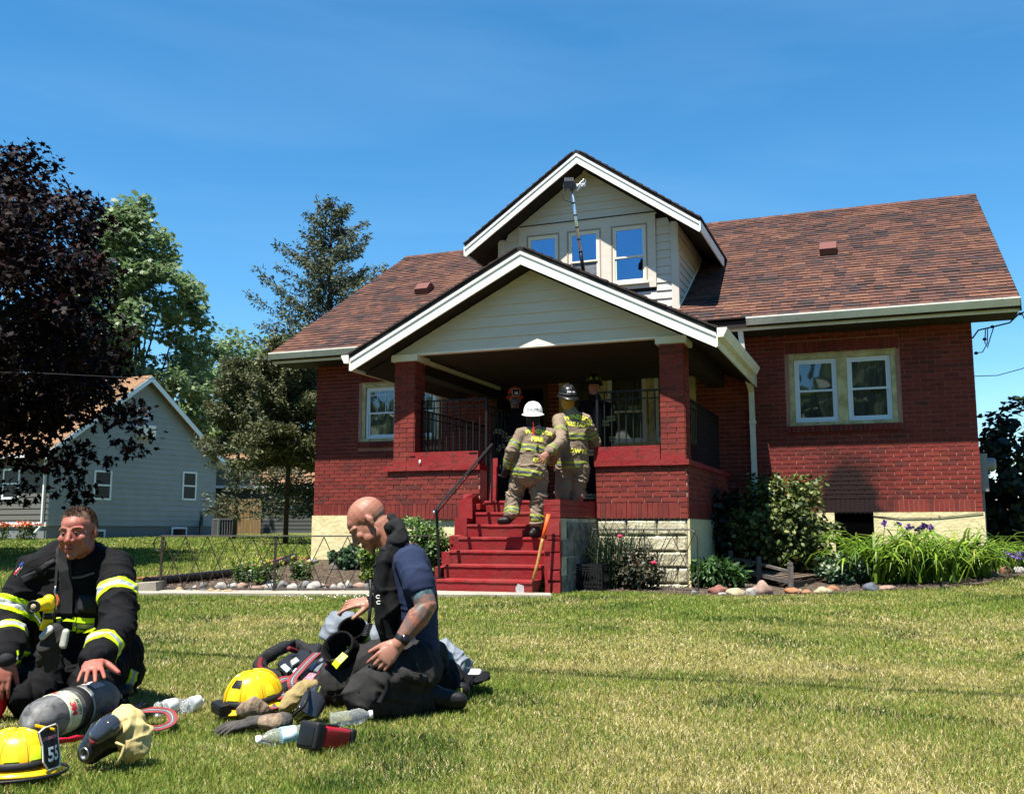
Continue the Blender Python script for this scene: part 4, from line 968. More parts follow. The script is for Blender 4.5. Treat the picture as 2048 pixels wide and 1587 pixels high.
# ------------------------------------------------------------------ neighbouring house, garage, board fence
nb_m = mat('neighbour_siding', (0.345, 0.37, 0.385), 0.7, var=(0.31, 0.335, 0.35), scale=1.5); nb_f = mat('neighbour_front', (0.13, 0.125, 0.11), 0.7)
tan_sh = mat('tan_shingle', (0.28, 0.16, 0.085), 0.9, var=(0.16, 0.085, 0.045), scale=7, stretch=(1.0, 1.0, 5.0), bump=0.4, bscale=30, second=((0.36, 0.23, 0.13), 11, 0.5, 0.7))
nb_found = mat('neighbour_foundation', (0.20, 0.21, 0.21), 0.9)
C0, C1 = Vector((-16.0, 34.0, 0)), Vector((-12.35, 41.0, 0)); gd = (C1 - C0).normalized(); fd = Vector((-gd.y, gd.x, 0))   # gable direction, front-wall direction
ang = math.atan2(gd.y, gd.x)
NB = empty('neighbour_house', (C0.x, C0.y, 0), (0, 0, ang), 'pale blue-grey sided house with a tan shingled roof behind the kneeling firefighter on the left', 'house')
# local: +x along the gable wall away from us, +y to the left along the front wall
Lg, Ld = 7.9, 14.0; ZF, ZE, ZA = 0.95, 3.65, 6.55; sl_ = (ZA - ZE) / (Lg / 2)
b = MB(); b.box((0.03, 0.03, 0), (Lg - 0.03, Ld, ZF)); b.build('foundation', nb_found, NB)
b = MB(); b.prism([(0.02, 0.02, ZF), (Lg - 0.02, 0.02, ZF), (Lg - 0.02, 0.02, ZE), (Lg / 2, 0.02, ZA), (0.02, 0.02, ZE)], (0, Ld, 0)); NBW = b.build('wall', nb_f, NB)
z = ZF - 0.02; 
while z < ZA - 0.1:
    z1 = z + 0.2; a, c = 0, Lg; a1, c1 = 0, Lg
    if z > ZE: a, c = (z - ZE) / sl_, Lg - (z - ZE) / sl_
    if z1 > ZE: a1, c1 = max(0, (z1 - ZE) / sl_), Lg - (z1 - ZE) / sl_
    if c1 - a1 < 0.1: break
    s_ = MB(); s_.add([(a, 0.02, z), (c, 0.02, z), (c1, 0.02, z1), (a1, 0.02, z1), (a, -0.022, z), (c, -0.022, z), (c1, 0.0, z1), (a1, 0.0, z1)], FB); s_.build('siding_board', nb_m, NBW)
    if z1 < ZE + 0.1:
        s_ = MB(); s_.add([(0.02, 0, z), (0.02, Ld, z), (0.02, Ld, z1), (0.02, 0, z1), (-0.022, 0, z), (-0.022, Ld, z), (0, Ld, z1), (0, 0, z1)], [tuple(reversed(f)) for f in FB]); s_.build('siding_board', nb_f, NBW)
    z = z1
b = MB(); oh = 0.45
for sg in (0, 1):
    x0 = -oh if sg == 0 else Lg + oh; ze = ZE - oh * sl_
    b.prism([(x0, -0.35, ze), (Lg / 2, -0.35, ZA + 0.02), (Lg / 2, -0.35, ZA + 0.14), (x0, -0.35, ze + 0.12)], (0, Ld + 0.7, 0))
NR = b.build('roof', tan_sh, NB)
for sg in (0, 1):
    x0 = -oh if sg == 0 else Lg + oh; ze = ZE - oh * sl_; s_ = MB(); s_.prism([(x0, -0.372, ze - 0.14), (Lg / 2, -0.372, ZA - 0.12), (Lg / 2, -0.372, ZA + 0.10), (x0, -0.372, ze + 0.08)], (0, 0.02, 0)); s_.build('rake_board', mat('neighbour_trim', (0.62, 0.66, 0.70), 0.5), NR)
    s_ = MB(); s_.prism([(x0, -0.35, ze - 0.03), (x0 + (0.45 if sg == 0 else -0.45), -0.35, ZE - 0.03), (x0 + (0.45 if sg == 0 else -0.45), -0.35, ZE - 0.01), (x0, -0.35, ze - 0.01)], (0, Ld, 0)); s_.build('soffit', MATS['neighbour_trim'], NR)
    s_ = MB(); s_.box((x0 - 0.05, -0.3, ze - 0.05), (x0 + 0.05, Ld, ze + 0.07)); s_.build('gutter', MATS['neighbour_trim'], NR)
ntr = MATS['neighbour_trim']
def nb_local(u, v, wall):          # pixel -> position on the gable wall (y = 0) or front wall (x = 0)
    d = ray(u, v); dl = Matrix.Rotation(-ang, 3, 'Z') @ d; o = Matrix.Rotation(-ang, 3, 'Z') @ (Vector((0, 0, CAMZ)) - C0)
    k = 1 if wall == 'g' else 0; t = -o[k] / dl[k]; return o + dl * t
def nb_window(u0, v0, u1, v1, wall='g', name='window', split=True):
    p, q = nb_local(u0, v1, wall), nb_local(u1, v0, wall)
    if wall == 'g': a, c = sorted((p.x, q.x)); P = lambda u, z, w_: (u, -w_, z)
    else: a, c = sorted((p.y, q.y)); P = lambda u, z, w_: (-w_, u, z)
    z0, z1 = p.z, q.z
    def bx(mb, a, c, z0, z1, w0, w1):
        mb.prism([P(a, z0, w0), P(c, z0, w0), P(c, z1, w0), P(a, z1, w0)] if wall == 'f' else [P(a, z0, w0), P(a, z1, w0), P(c, z1, w0), P(c, z0, w0)], Vector(P(0, 0, w1)) - Vector(P(0, 0, w0)))
    f_ = MB(); t = 0.07
    bx(f_, a - t, a, z0 - t, z1 + t, 0.0, 0.05); bx(f_, c, c + t, z0 - t, z1 + t, 0.0, 0.05); bx(f_, a, c, z1, z1 + t, 0.0, 0.05); bx(f_, a, c, z0 - t, z0, 0.0, 0.06)
    if split: bx(f_, a, c, (z0 + z1) / 2 - 0.03, (z0 + z1) / 2 + 0.03, 0.03, 0.05)
    r_ = f_.build(name, ntr, NB); g_ = MB(); bx(g_, a, c, z0, z1, 0.024, 0.028); g_.build('pane', mat('far_pane', (0.008, 0.009, 0.011), 0.25, spec=0.2), r_)
    return r_
nb_window(272, 820, 293, 851); nb_window(188, 945, 220, 995); nb_window(365, 947, 390, 996); nb_window(8, 940, 40, 994, 'f')
nb_window(344, 1057, 370, 1070, name='basement_window', split=False); nb_window(190, 1062, 206, 1076, name='basement_window', split=False)
p = nb_local(285, 862, 'g'); b = MB(); b.box((p.x - 0.3, -0.4, p.z - 0.22), (p.x + 0.3, -0.03, p.z + 0.2)); 
for k in range(6): b.box((p.x - 0.26, -0.41, p.z - 0.16 + k * 0.055), (p.x + 0.26, -0.401, p.z - 0.135 + k * 0.055))
b.build('window_air_conditioner', white, NB)
b = MB(); rect_tube(b, [(-0.08, 0.12, ZE - 0.3), (-0.08, 0.12, 1.05), (-0.1, 0.12, 0.95), (-0.45, 0.12, 0.55)], 0.09, 0.07); b.box((-0.03, 0, 0.9), (-0.005, Ld, 1.05)); b.build('downspout', mat('nb_white', (0.55, 0.56, 0.56), 0.5), NB)
b = MB(); b.box((7.1, -0.05, 0.95), (7.22, 0.0, 1.5)); b.tube([(7.1, -0.06, 1.2), (7.0, -0.1, 1.1), (7.0, -0.1, 0.6), (7.3, -0.3, 0.5)], 0.03, 6); b.build('conduit', blackm, NB)
# air-conditioning unit beside it
acw = D(448, 1080, 39.5); M_ = Matrix.Rotation(ang, 4, 'Z')
AC = empty('air_conditioner', (acw.x, 39.5, zg(acw.x, 39.5)), (0, 0, ang - 0.5), 'square grey outdoor air-conditioning unit on the grass at the corner of the pale house', 'air conditioner')
acm = mat('ac_grey', (0.17, 0.175, 0.175), 0.5); b = MB(); b.box((-0.36, -0.36, 0), (0.36, 0.36, 0.06)); b.box((-0.36, -0.36, 0.66), (0.36, 0.36, 0.72))
for sx_ in (-1, 1):
    for sy_ in (-1, 1): b.box((sx_ * 0.36 - 0.03, sy_ * 0.36 - 0.03, 0.06), (sx_ * 0.36 + 0.03, sy_ * 0.36 + 0.03, 0.66))
b.build('cabinet', acm, AC); b = MB(); b.box((-0.31, -0.31, 0.06), (0.31, 0.31, 0.65)); b.build('coil', blackm, AC)
b = MB()
for k in range(7):
    t = -0.30 + k * 0.1; b.box((t - 0.014, -0.352, 0.07), (t + 0.014, -0.34, 0.65)); b.box((t - 0.014, 0.34, 0.07), (t + 0.014, 0.352, 0.65)); b.box((-0.352, t - 0.014, 0.07), (-0.34, t + 0.014, 0.65)); b.box((0.34, t - 0.014, 0.07), (0.352, t + 0.014, 0.65))
tag(b.build('grille', acm, AC), kind='stuff')
# garage
gy = 50.0; ga = D(415, 1065, gy); gb = D(640, 1065, gy); GZ = zg(0, gy) - 0.02
GR = empty('garage', (ga.x, gy, GZ), (0, 0, 0), 'low dark grey garage with a tan roof behind the wooden fence', 'garage'); Lw = gb.x - ga.x + 1.5
dk = mat('garage_siding', (0.075, 0.08, 0.075), 0.7); zt = D(500, 974, gy).z - GZ; zr = D(500, 905, gy + 3).z - GZ
b = MB(); b.prism([(0, 0.03, 0), (0, 6, 0), (0, 6, zt), (0, 3, zr - 0.1), (0, 0.03, zt)], (Lw, 0, 0)); GW = b.build('wall', dk, GR)
for k in range(int(zt / 0.2)):
    s_ = MB(); z = k * 0.2; s_.add([(0, 0.03, z), (Lw, 0.03, z), (Lw, 0.03, z + 0.2), (0, 0.03, z + 0.2), (0, -0.02, z), (Lw, -0.02, z), (Lw, 0.0, z + 0.2), (0, 0, z + 0.2)], FB); s_.build('siding_board', dk, GW)
b = MB()
for y0_, y1_ in ((-0.4, 3.0), (6.4, 3.0)): b.prism([(-0.3, y0_, zt - 0.05), (-0.3, y1_, zr), (-0.3, y1_, zr + 0.12), (-0.3, y0_, zt + 0.07)], (Lw + 0.6, 0, 0))
b.build('roof', tan_sh, GR)
b = MB(); b.box((-0.3, -0.46, zt - 0.06), (Lw + 0.3, -0.405, zt + 0.07)); b.build('gutter', ntr, GR)
p = D(575, 1008, gy); x = p.x - ga.x; z = p.z - GZ; b = MB(); b.box((x - 0.22, -0.06, z - 0.45), (x - 0.17, -0.02, z + 0.45)); b.box((x + 0.17, -0.06, z - 0.45), (x + 0.22, -0.02, z + 0.45)); b.box((x - 0.17, -0.06, z + 0.4), (x + 0.17, -0.02, z + 0.45)); b.box((x - 0.17, -0.06, z - 0.45), (x + 0.17, -0.02, z - 0.4)); b.box((x - 0.17, -0.055, z - 0.02), (x + 0.17, -0.025, z + 0.02))
w_ = b.build('window', ntr, GR); b = MB(); b.box((x - 0.17, -0.04, z - 0.4), (x + 0.17, -0.035, z + 0.4)); b.build('pane', MATS['far_pane'], w_)
# wooden board fence
fy = 46.0; fa = D(428, 1060, fy); fb = D(521, 1060, fy); ztop = D(470, 997, fy).z; fz = zg(0, fy)
WF = empty('wooden_fence', (fa.x, fy, fz), label='unpainted wooden privacy fence between the pale house and the garage', cat='fence')
wdm = [mat('fence_wood_a', (0.26, 0.17, 0.075), 0.8, var=(0.19, 0.12, 0.05), scale=3, stretch=(4, 4, 0.5)), mat('fence_wood_b', (0.20, 0.13, 0.06), 0.8, var=(0.28, 0.19, 0.09), scale=3, stretch=(4, 4, 0.5))]
n_ = 16; w_ = (fb.x - fa.x) / n_
for k in range(n_):
    b = MB(); x = k * w_; hh = ztop - fz + rnd.uniform(-0.02, 0.02); b.prism([(x + 0.006, 0, 0), (x + w_ - 0.006, 0, 0), (x + w_ - 0.006, 0, hh - 0.03), (x + w_ - 0.035, 0, hh), (x + 0.035, 0, hh), (x + 0.006, 0, hh - 0.03)], (0, 0.02, 0)); b.build('board', wdm[k % 2 if rnd.random() < 0.7 else 0], WF)
b = MB(); b.box((0, 0.022, 0.3), (fb.x - fa.x, 0.06, 0.39)); b.build('rail', wdm[0], WF); b = MB(); b.box((0, 0.022, 1.2), (fb.x - fa.x, 0.06, 1.29)); b.build('rail', wdm[0], WF)
# brown boards seen past the right corner
p = D(1985, 1040, 22); WB = empty('wooden_fence', (p.x - 0.3, 22, 0.2), label='brown board fence just visible through the dark shrub at the right', cat='fence')
for k in range(14): b = MB(); b.box((k * 0.15, 0, 0), (k * 0.15 + 0.14, 0.02, 1.25)); b.build('board', wdm[1], WB)
# orange lilies along the neighbour's front
lily_g = mat('lily_green', (0.06, 0.11, 0.03), 0.6, trans=0.3); lily_o = mat('lily_orange', (0.62, 0.12, 0.03), 0.6, trans=0.2)
for i, u in enumerate((6, 44, 60)):
    p = D(u, 1092, 32.0); z0 = zg(p.x, 32.0); L_ = empty('orange_lily', (p.x, 32.0, z0), label=('clump of orange lilies at the very left edge, before the pale house', 'middle clump of orange lilies by the pale house wall', 'orange lily clump nearest the white downspout')[i], cat='flower')
    rs = np.random.RandomState(40 + i); n = 120; P = rs.randn(n, 3) * (0.10, 0.08, 0.0) + np.array([0, 0, 0]); P[:, 2] = rs.rand(n) * 0.45
    link('leaves', leaf_mesh('leaves', P, rnd_unit(rs, n), np.array([[0, 0, 1]]) + rs.randn(n, 3) * 0.6, 0.14 + 0 * P[:, 0], 'lance', np.zeros(n, int), [lily_g]), L_)
    n = 46; P = rs.randn(n, 3) * (0.13, 0.08, 0.04) + np.array([0, 0, 0.52]); link('petals', leaf_mesh('petals', P, rnd_unit(rs, n), rnd_unit(rs, n), 0.09 + 0 * P[:, 0], 'oval', np.zeros(n, int), [lily_o]), L_)
# ------------------------------------------------------------------ steps, rails, garden things in front of the house
def hempty(name, X, Y, z, label, cat, group=None): return empty(name, h2w(X, Y, z), (0, 0, -YAW), label, cat, group)
ST = hempty('front_steps', -5.5, -5.2, 0.0, 'red painted concrete steps up to the porch', 'steps')
lx = [-6.13, -6.18, -6.25, -6.26, -6.275, -6.285, -6.29]; r_ = 0.157; t_ = 0.3
for k in range(7):
    z0 = 0.08 + k * r_; y0 = -5.2 + k * t_; b = MB(); x0, x1 = lx[k] + 5.5, -4.965 + 5.5
    # slightly uneven nosing: the tread edge is a row of short segments
    n = 14; top = 0.0
    zb = z0 - (0.2 if k == 0 else 0.004); front = [];
    for i in range(n + 1):
        x = x0 + (x1 - x0) * i / n; front.append((x, y0 + 5.2 + rnd.uniform(-0.004, 0.004), rnd.uniform(-0.0035, 0.0035)))
    zt_ = z0 + r_
    vs = []
    for (x, y, dz) in front: vs += [(x, y + 0.008, zb), (x, y - 0.002, zt_ - 0.035 + dz), (x, y - 0.012 , zt_ - 0.028 + dz), (x, y - 0.010, zt_ - 0.006 + dz), (x, y + 0.006, zt_ + dz * 0.5), (x, y + (t_ if k < 6 else 0.9), zt_)]
    fs = []
    for i in range(n):
        for j in range(5): a = i * 6 + j; fs.append((a, a + 6, a + 7, a + 1))
    fs += [(0, 1, 2, 3, 4, 5), tuple(n * 6 + q for q in (5, 4, 3, 2, 1, 0))]
    b.add(vs, fs); b.build('step', redp, ST)
# right cheek: painted brick stack in front, brick band and block side
CK = MB(); CK.box((-4.955 + 5.5, 0.39, -0.2), (-4.76 + 5.5, 1.83, 0.928)); ck = CK.build('cheek_wall', block_m, ST)
for k in range(3):
    b = MB(); b.box((0.543, 0.37, 0.94 + k * 0.069), (0.742, 1.83, 0.94 + k * 0.069 + 0.064), jit=0.002); b.build('painted_brick', redp, ck)
zz = 0.90
for k, hgt in enumerate((0.16, 0.05, 0.13, 0.19, 0.12, 0.17)):
    b = MB(); x0 = 0.55 + (0.03 if k % 2 else 0.0) + (0.035 if k in (3, 4) else 0); b.box((x0, 0.355, zz - hgt), (0.742, 0.41, zz - 0.012), jit=0.008); b.build('painted_block', redp, ck); zz -= hgt + 0.005
b = MB(); b.box((0.546, 0.372, -0.2), (0.745, 0.388, 0.93)); b.build('painted_render', redp, ck)
for k in range(4):
    for j in range(3):
        y0_ = 0.41 + j * 0.47 + (0.2 if k % 2 else 0); y1_ = min(y0_ + 0.45, 1.82); b = MB()
        b.box((0.738, y0_, 0.08 + k * 0.205), (0.752 + rnd.uniform(0, .006), y1_, 0.08 + k * 0.205 + 0.19), jit=0.004); b.build('concrete_block', mat('block_grey', (0.30, 0.28, 0.24), 0.95, var=(0.12, 0.11, 0.09), scale=7, bump=0.7, bscale=30), ck)
# left cheek: broken, stepped red lumps
for (x, y, z, sx_, sy_, sz_) in ((-6.43, -3.55, 1.06, 0.20, 0.3, 0.28), (-6.42, -3.80, 0.86, 0.18, 0.2, 0.17), (-6.36, -4.1, 0.66, 0.12, 0.25, 0.13), (-6.33, -4.4, 0.47, 0.10, 0.25, 0.12), (-6.29, -4.7, 0.30, 0.08, 0.25, 0.12)):
    b = MB(); b.box((x + 5.5 - sx_ / 2, y + 5.2 - sy_ / 2, z - sz_ - 0.5), (x + 5.5 + sx_ / 2, y + 5.2 + sy_ / 2, z + sz_ / 2), jit=0.012); b.build('cheek_block', redp, ST)
for (x, z) in ((-6.47, 1.235), (-6.36, 1.10)): b = MB(); b.box((x + 5.5 - 0.06, 1.62, z - 0.03), (x + 5.5 + 0.09, 1.82, z + 0.035), jit=0.012); b.build('loose_brick', redp, ST)
# wooden boxes on the porch ledge
for i, (xa, xb, lab) in enumerate(((-7.42, -6.39, 'long red wooden planter box on the left porch ledge, a white cleat on its front'), (-4.77, -3.905, 'red wooden planter box on the porch ledge right of the firefighters'))):
    o = hempty('planter_box', (xa + xb) / 2, Yp, 1.668, lab, 'planter', 'planter boxes on the porch ledge'); w_ = (xb - xa) / 2
    for nm, a, c in (('side_board', (-w_, -0.03, 0.002), (w_, -0.005, 0.185)), ('side_board', (-w_, 0.17, 0.002), (w_, 0.195, 0.185)), ('end_board', (-w_ + 0.002, -0.004, 0.003), (-w_ + 0.025, 0.169, 0.18)), ('end_board', (w_ - 0.025, -0.004, 0.003), (w_ - 0.002, 0.169, 0.18)), ('base_board', (-w_ + 0.026, -0.004, 0.003), (w_ - 0.026, 0.169, 0.03))):
        b = MB(); b.box(a, c, jit=0.002); b.build(nm, redp, o)
    if i == 0:
        b = MB(); b.box((w_ - 0.13, -0.036, 0.155), (w_ - 0.01, -0.031, 0.165)); b.box((-w_ + 0.01, -0.036, 0.13), (-w_ + 0.09, -0.031, 0.14)); b.build('hinge', blackm, o)
        b = MB(); b.ball((-w_ + 0.17, -0.045, 0.05), (0.015, 0.02, 0.035), 7, 5); b.build('cleat', white, o, smooth=True)
# leaning red board inside the porch entrance
b = MB(); b.prism([(-6.24, -3.36, 1.165), (-6.13, -3.36, 1.165), (-6.13, -3.33, 1.75), (-6.20, -3.33, 1.75)], (0, 0.02, 0)); 
o = b.build('red_board', redp); o.parent = None; o.matrix_world = HOUSE.matrix_world.copy() if False else Matrix.Translation(h2w(0, 0, 0)) @ Matrix.Rotation(-YAW, 4, 'Z'); tag(o, 'narrow red board standing upright at the left of the porch entrance', 'board')
# black porch railings
def railing(x0, x1, y, z0, z1, lab, n, along='x'):
    o = hempty('porch_railing', x0 if along == 'x' else y, y if along == 'x' else x0, z0, lab, 'railing', 'black railings on the porch'); L_ = x1 - x0
    def bx(mb, a, c):
        if along == 'y': a, c = (a[1], a[0], a[2]), (c[1], c[0], c[2]); a, c = tuple(map(min, a, c)), tuple(map(max, a, c))
        mb.box(a, c)
    b = MB(); bx(b, (0, -0.018, z1 - z0 - 0.02), (L_, 0.018, z1 - z0)); b.build('top_rail', blackm, o); b = MB(); bx(b, (0, -0.01, z1 - z0 - 0.12), (L_, 0.01, z1 - z0 - 0.105)); b.build('rail', blackm, o); b = MB(); bx(b, (0, -0.012, 0.03), (L_, 0.012, 0.05)); b.build('bottom_rail', blackm, o)
    for k in range(n):
        b = MB(); x = L_ * k / (n - 1); w_ = 0.016 if k in (0, n - 1) else 0.0075; bx(b, (x - w_, -w_, 0), (x + w_, w_, z1 - z0 - 0.02)); b.build('baluster' if 0 < k < n - 1 else 'post', blackm, o)
railing(-7.36, -6.36, Yp + 0.20, 1.67, 2.60, 'black railing on the left porch ledge beside the brick pier', 11)
railing(-4.78, -3.91, Yp + 0.20, 1.67, 2.60, 'black railing on the porch ledge beside the right pier', 10)
railing(-3.0, -0.15, -3.70, 1.67, 2.55, 'black railing along the right side of the porch', 24, 'y')
railing(-3.0, -0.15, -7.62, 1.67, 2.55, 'black railing along the left side of the porch', 24, 'y')
railing(-3.1, -1.6, -6.38, 1.16, 2.5, 'black inner gate railing running back beside the porch entrance', 12, 'y')
# handrail of the steps
HR = hempty('handrail', -6.13, -5.08, 0.24, 'slanting black iron handrail on the left of the red steps', 'handrail')
P0 = Vector((-0.02, 0.0, 0)); T0 = Vector((-0.07, 0.0, 0.80)); T1 = Vector((-0.03, 1.62, 1.69))
b = MB(); b.tube([P0, P0.lerp(T0, .5), T0], 0.017, 6); b.box((-0.07, -0.05, -0.002), (0.03, 0.05, 0.008)); b.build('post', blackm, HR)
dr = (T1 - T0).normalized(); b = MB(); b.tube([T0 - dr * 0.06, T1], [(0.022, 0.010)] * 2, 6, flat=Vector((1, 0, 0))); b.build('top_rail', blackm, HR); b = MB(); b.tube([T0 + Vector((0, .02, -.05)), T1 + Vector((0, 0, -.05))], 0.007, 5); b.build('lower_rail', blackm, HR)
b = MB(); b.tube([T1, T1 + Vector((0, 0.0, -0.78))], 0.014, 6); b.build('post', blackm, HR)
b = MB(); b.ball(T0 - dr * 0.07 + Vector((0, 0, -0.01)), 0.022, 8, 6); b.build('finial', mat('steel', (0.45, 0.45, 0.46), 0.35, metal=1.0), HR, smooth=True)
# garden fence panels of bent rod
grey_iron = mat('grey_iron', (0.03, 0.027, 0.025), 0.5, var=(0.06, 0.045, 0.035), scale=20)
def garden_fence(pts, z_top, lab, scroll, nx_per, seed, zb=0.1):
    o = empty('garden_fence', (pts[0].x, pts[0].y, 0.08), label=lab, cat='fence', group='low wrought-iron garden fences'); O = o.location
    def P(i, t, z): return pts[i].lerp(pts[i + 1], t) * 1.0 + Vector((0, 0, z)) - O
    for i in range(len(pts) - 1):
        pa, pb = Vector((pts[i].x, pts[i].y, 0)), Vector((pts[i + 1].x, pts[i + 1].y, 0)); L_ = (pb - pa).length; n = max(2, round(L_ / nx_per))
        A = lambda t, z: pa.lerp(pb, t) + Vector((0, 0, z)) - O
        zl = zb
        b = MB(); b.tube([A(0.005, zl), A(0.995, zl)], 0.009, 5); b.build('bottom_rail', grey_iron, o)
        if not scroll: b = MB(); r = 0.10 / L_; b.tube([A(0, 0.0), A(0, z_top - 0.1), A(r * 0.3, z_top - 0.03), A(r, z_top), A(1 - r, z_top), A(1 - r * .3, z_top - 0.03), A(1, z_top - 0.1), A(1, 0.0)], 0.009, 6); b.build('hoop_rail', grey_iron, o)
        else: b = MB(); b.tube([A(-0.01, z_top), A(1.0, z_top)], [(0.019, 0.009)] * 2, 6, flat=Vector((0, 1, 0))); b.build('top_rail', grey_iron, o); b = MB(); b.box(A(0, 0) - Vector((.013, .013, 0)), A(0, z_top) + Vector((.013, .013, -0.01))); b.build('post', grey_iron, o)
        for k in range(n):
            for (a, c) in ((k, k + 1), (k + 1, k)):
                b = MB(); b.tube([A(a / n * 0.98 + 0.01, z_top - 0.01), A((a + (c - a) * .5) / n * 0.98 + 0.01, (z_top + zl) / 2 + 0.003 * (1 if c > a else -1)) + Vector((0, 0.006 if c > a else -0.006, 0)), A(c / n * 0.98 + 0.01, zl)], 0.006, 4); b.build('lattice_rod', grey_iron, o)
    if scroll:
        c = Vector((pts[0].x, pts[0].y, z_top)) - O; b = MB(); q = []
        d = (pts[1] - pts[0]).normalized(); d.z = 0
        for k in range(16):
            th = R(90 + k * 23); rr_ = 0.10 * (1 - k * 0.035); q.append(c + d * (-0.02 + rr_ * math.cos(th)) + Vector((0, 0, -0.10 + rr_ * math.sin(th))))
        b.tube(q, [(0.016, 0.006)] * 16, 6, flat=Vector((0, 1, 0))); b.build('scroll', grey_iron, o)
    return o
def gp(u, v, z=0.08): p = G(u, v, z); return Vector((p.x, p.y, 0))
garden_fence([gp(320, 1184), gp(548, 1186), gp(790, 1186), gp(862, 1184)], 0.725, 'long black garden fence with a scrolled end beside the walk', True, 0.265, 1, 0.13)
garden_fence([gp(1140, 1174), gp(1397, 1182)], 0.80, 'low rounded iron garden fence panel right of the steps', False, 0.36, 2, 0.10)
# river stones
def stone(u, vb, w, h, col, lab, grp, z=0.08, name='garden_stone', d=None):
    p = G(u, vb, z); y = p.y; s_ = y / FPX; rx, rz = w * s_ / 2, h * s_ * 0.62; ry = rx * 0.8
    bm = bmesh.new(); bmesh.ops.create_icosphere(bm, subdivisions=3, radius=1)
    sdv = Vector((rnd.uniform(0, 99), rnd.uniform(0, 99), 0))
    for v in bm.verts:
        n_ = 1 + 0.34 * mnoise.noise(v.co * 1.2 + sdv) + 0.10 * mnoise.noise(v.co * 3 + sdv); v.co = Vector((v.co.x * rx, v.co.y * ry, v.co.z * rz)) * n_
    me = bpy.data.meshes.new(name); bm.to_mesh(me); bm.free()
    o = link(name, me, None, col, (p.x, p.y + ry * 0.6, zg(p.x, p.y) + rz * 0.35), True); o.rotation_euler.z = rnd.uniform(-0.4, 0.4)
    return tag(o, lab, 'stone', grp)
def stm(n, a, c, s2=None): return mat('stone_' + n, a, 0.8, var=c, scale=12, detail=6, bump=0.5, bscale=40, second=s2)
SW = stm('pale', (0.40, 0.375, 0.34), (0.27, 0.25, 0.225)); SG = stm('grey', (0.20, 0.20, 0.20), (0.13, 0.13, 0.13)); SP = stm('pink', (0.34, 0.23, 0.18), (0.25, 0.16, 0.12)); ST_ = stm('tan', (0.36, 0.28, 0.17), (0.26, 0.19, 0.11))
SRD = stm('red', (0.20, 0.08, 0.065), (0.30, 0.14, 0.10)); SO = stm('orange', (0.38, 0.15, 0.06), (0.30, 0.17, 0.10)); SY = stm('lichen', (0.45, 0.38, 0.24), (0.30, 0.26, 0.16)); SB = stm('slate', (0.12, 0.135, 0.16), (0.08, 0.09, 0.11))
lx_ = lambda x: 260 + x / 4.096
ly_ = lambda y: 1040 + y / 4.096
left_st = [(405, 592, 95, 45, ST_), (485, 598, 60, 35, SG), (525, 575, 40, 40, SW), (590, 600, 70, 40, SG), (590, 560, 60, 50, SG), (655, 602, 90, 45, ST_), (715, 604, 70, 40, ST_), (740, 562, 95, 55, SW), (800, 606, 85, 45, ST_), (845, 560, 80, 40, SW), (915, 562, 90, 50, SP), (870, 604, 60, 30, SP), (960, 600, 70, 30, SP), (1020, 580, 130, 45, SP), (1035, 604, 90, 30, SW), (1145, 590, 95, 100, SW), (1245, 560, 85, 60, SG), (1330, 585, 110, 70, SW), (1432, 562, 85, 65, SG), (1505, 575, 120, 70, SW), (1590, 590, 90, 60, SP), (1575, 560, 50, 40, SW), (1665, 575, 65, 50, SW), (1725, 570, 70, 55, SW), (1785, 575, 75, 75, SW), (1880, 560, 110, 45, SP), (1945, 570, 60, 55, SG), (1490, 425, 90, 45, SW), (955, 510, 150, 90, SG), (1100, 560, 60, 30, ST_), (2010, 590, 70, 50, SW), (2080, 590, 80, 50, SG), (2170, 590, 80, 50, SW)]
nm_ = {SW.name: 'pale', SG.name: 'grey', SP.name: 'pinkish', ST_.name: 'tan'}
ORD = 'first second third fourth fifth sixth seventh eighth ninth tenth eleventh twelfth thirteenth fourteenth fifteenth sixteenth seventeenth eighteenth nineteenth twentieth'.split(); ORD += ['twenty-' + q for q in ORD[:9]] + ['thirtieth', 'thirty-first', 'thirty-second', 'thirty-third', 'thirty-fourth']
posn = ['at the left end', 'left of the post', 'near the yellow lilies', 'right of the post', 'toward the steps']
for i, (x, y, w_, h, m_) in enumerate(left_st):
    u = lx_(x); k = 0 if x < 520 else 1 if x < 900 else 2 if x < 1150 else 3 if x < 1560 else 4
    stone(u, ly_(y), w_ / 4.096, h / 4.096 * 1.1, m_, '%s %s river stone in the left bed edging, %s from the left' % (('small', 'large')[w_ > 84], nm_[m_.name], ORD[sorted((q[0], q[1]) for q in left_st).index((x, y))]), 'river stones edging the left flower bed')
rx_ = lambda x: 1380 + x / 6.4
ry_ = lambda y: 1080 + y / 6.4
for (x, y, w_, h, m_, lab) in ((380, 690, 250, 130, SRD, 'dark reddish rock at the left of the bridge, behind smaller pale rocks'), (600, 700, 250, 100, SY, 'wide lichen-yellow rock between the red rock and the white one'), (415, 700, 120, 40, SW, 'small pale rock in front of the dark reddish rock'), (790, 715, 130, 120, SW, 'angular white rock left of the tall tan boulder'), (950, 690, 255, 180, SP, 'tallest tan boulder in front of the wooden bridge'), (1320, 690, 210, 95, SO, 'round orange rock in front of the bridge post'), (1410, 685, 80, 70, SY, 'pale rock tucked beside the round orange rock'), (1510, 690, 125, 70, SO, 'small orange rock right of the round orange rock'), (1720, 690, 220, 105, SY, 'brown rock before the bridge end'), (1850, 650, 160, 80, SO, 'flat orange rock by the variegated hosta'), (60, 690, 90, 60, SG, 'small dark rock at the foot of the rounded fence panel')):
    stone(rx_(x), ry_(y), w_ / 6.4, h / 6.4, m_, lab, None)
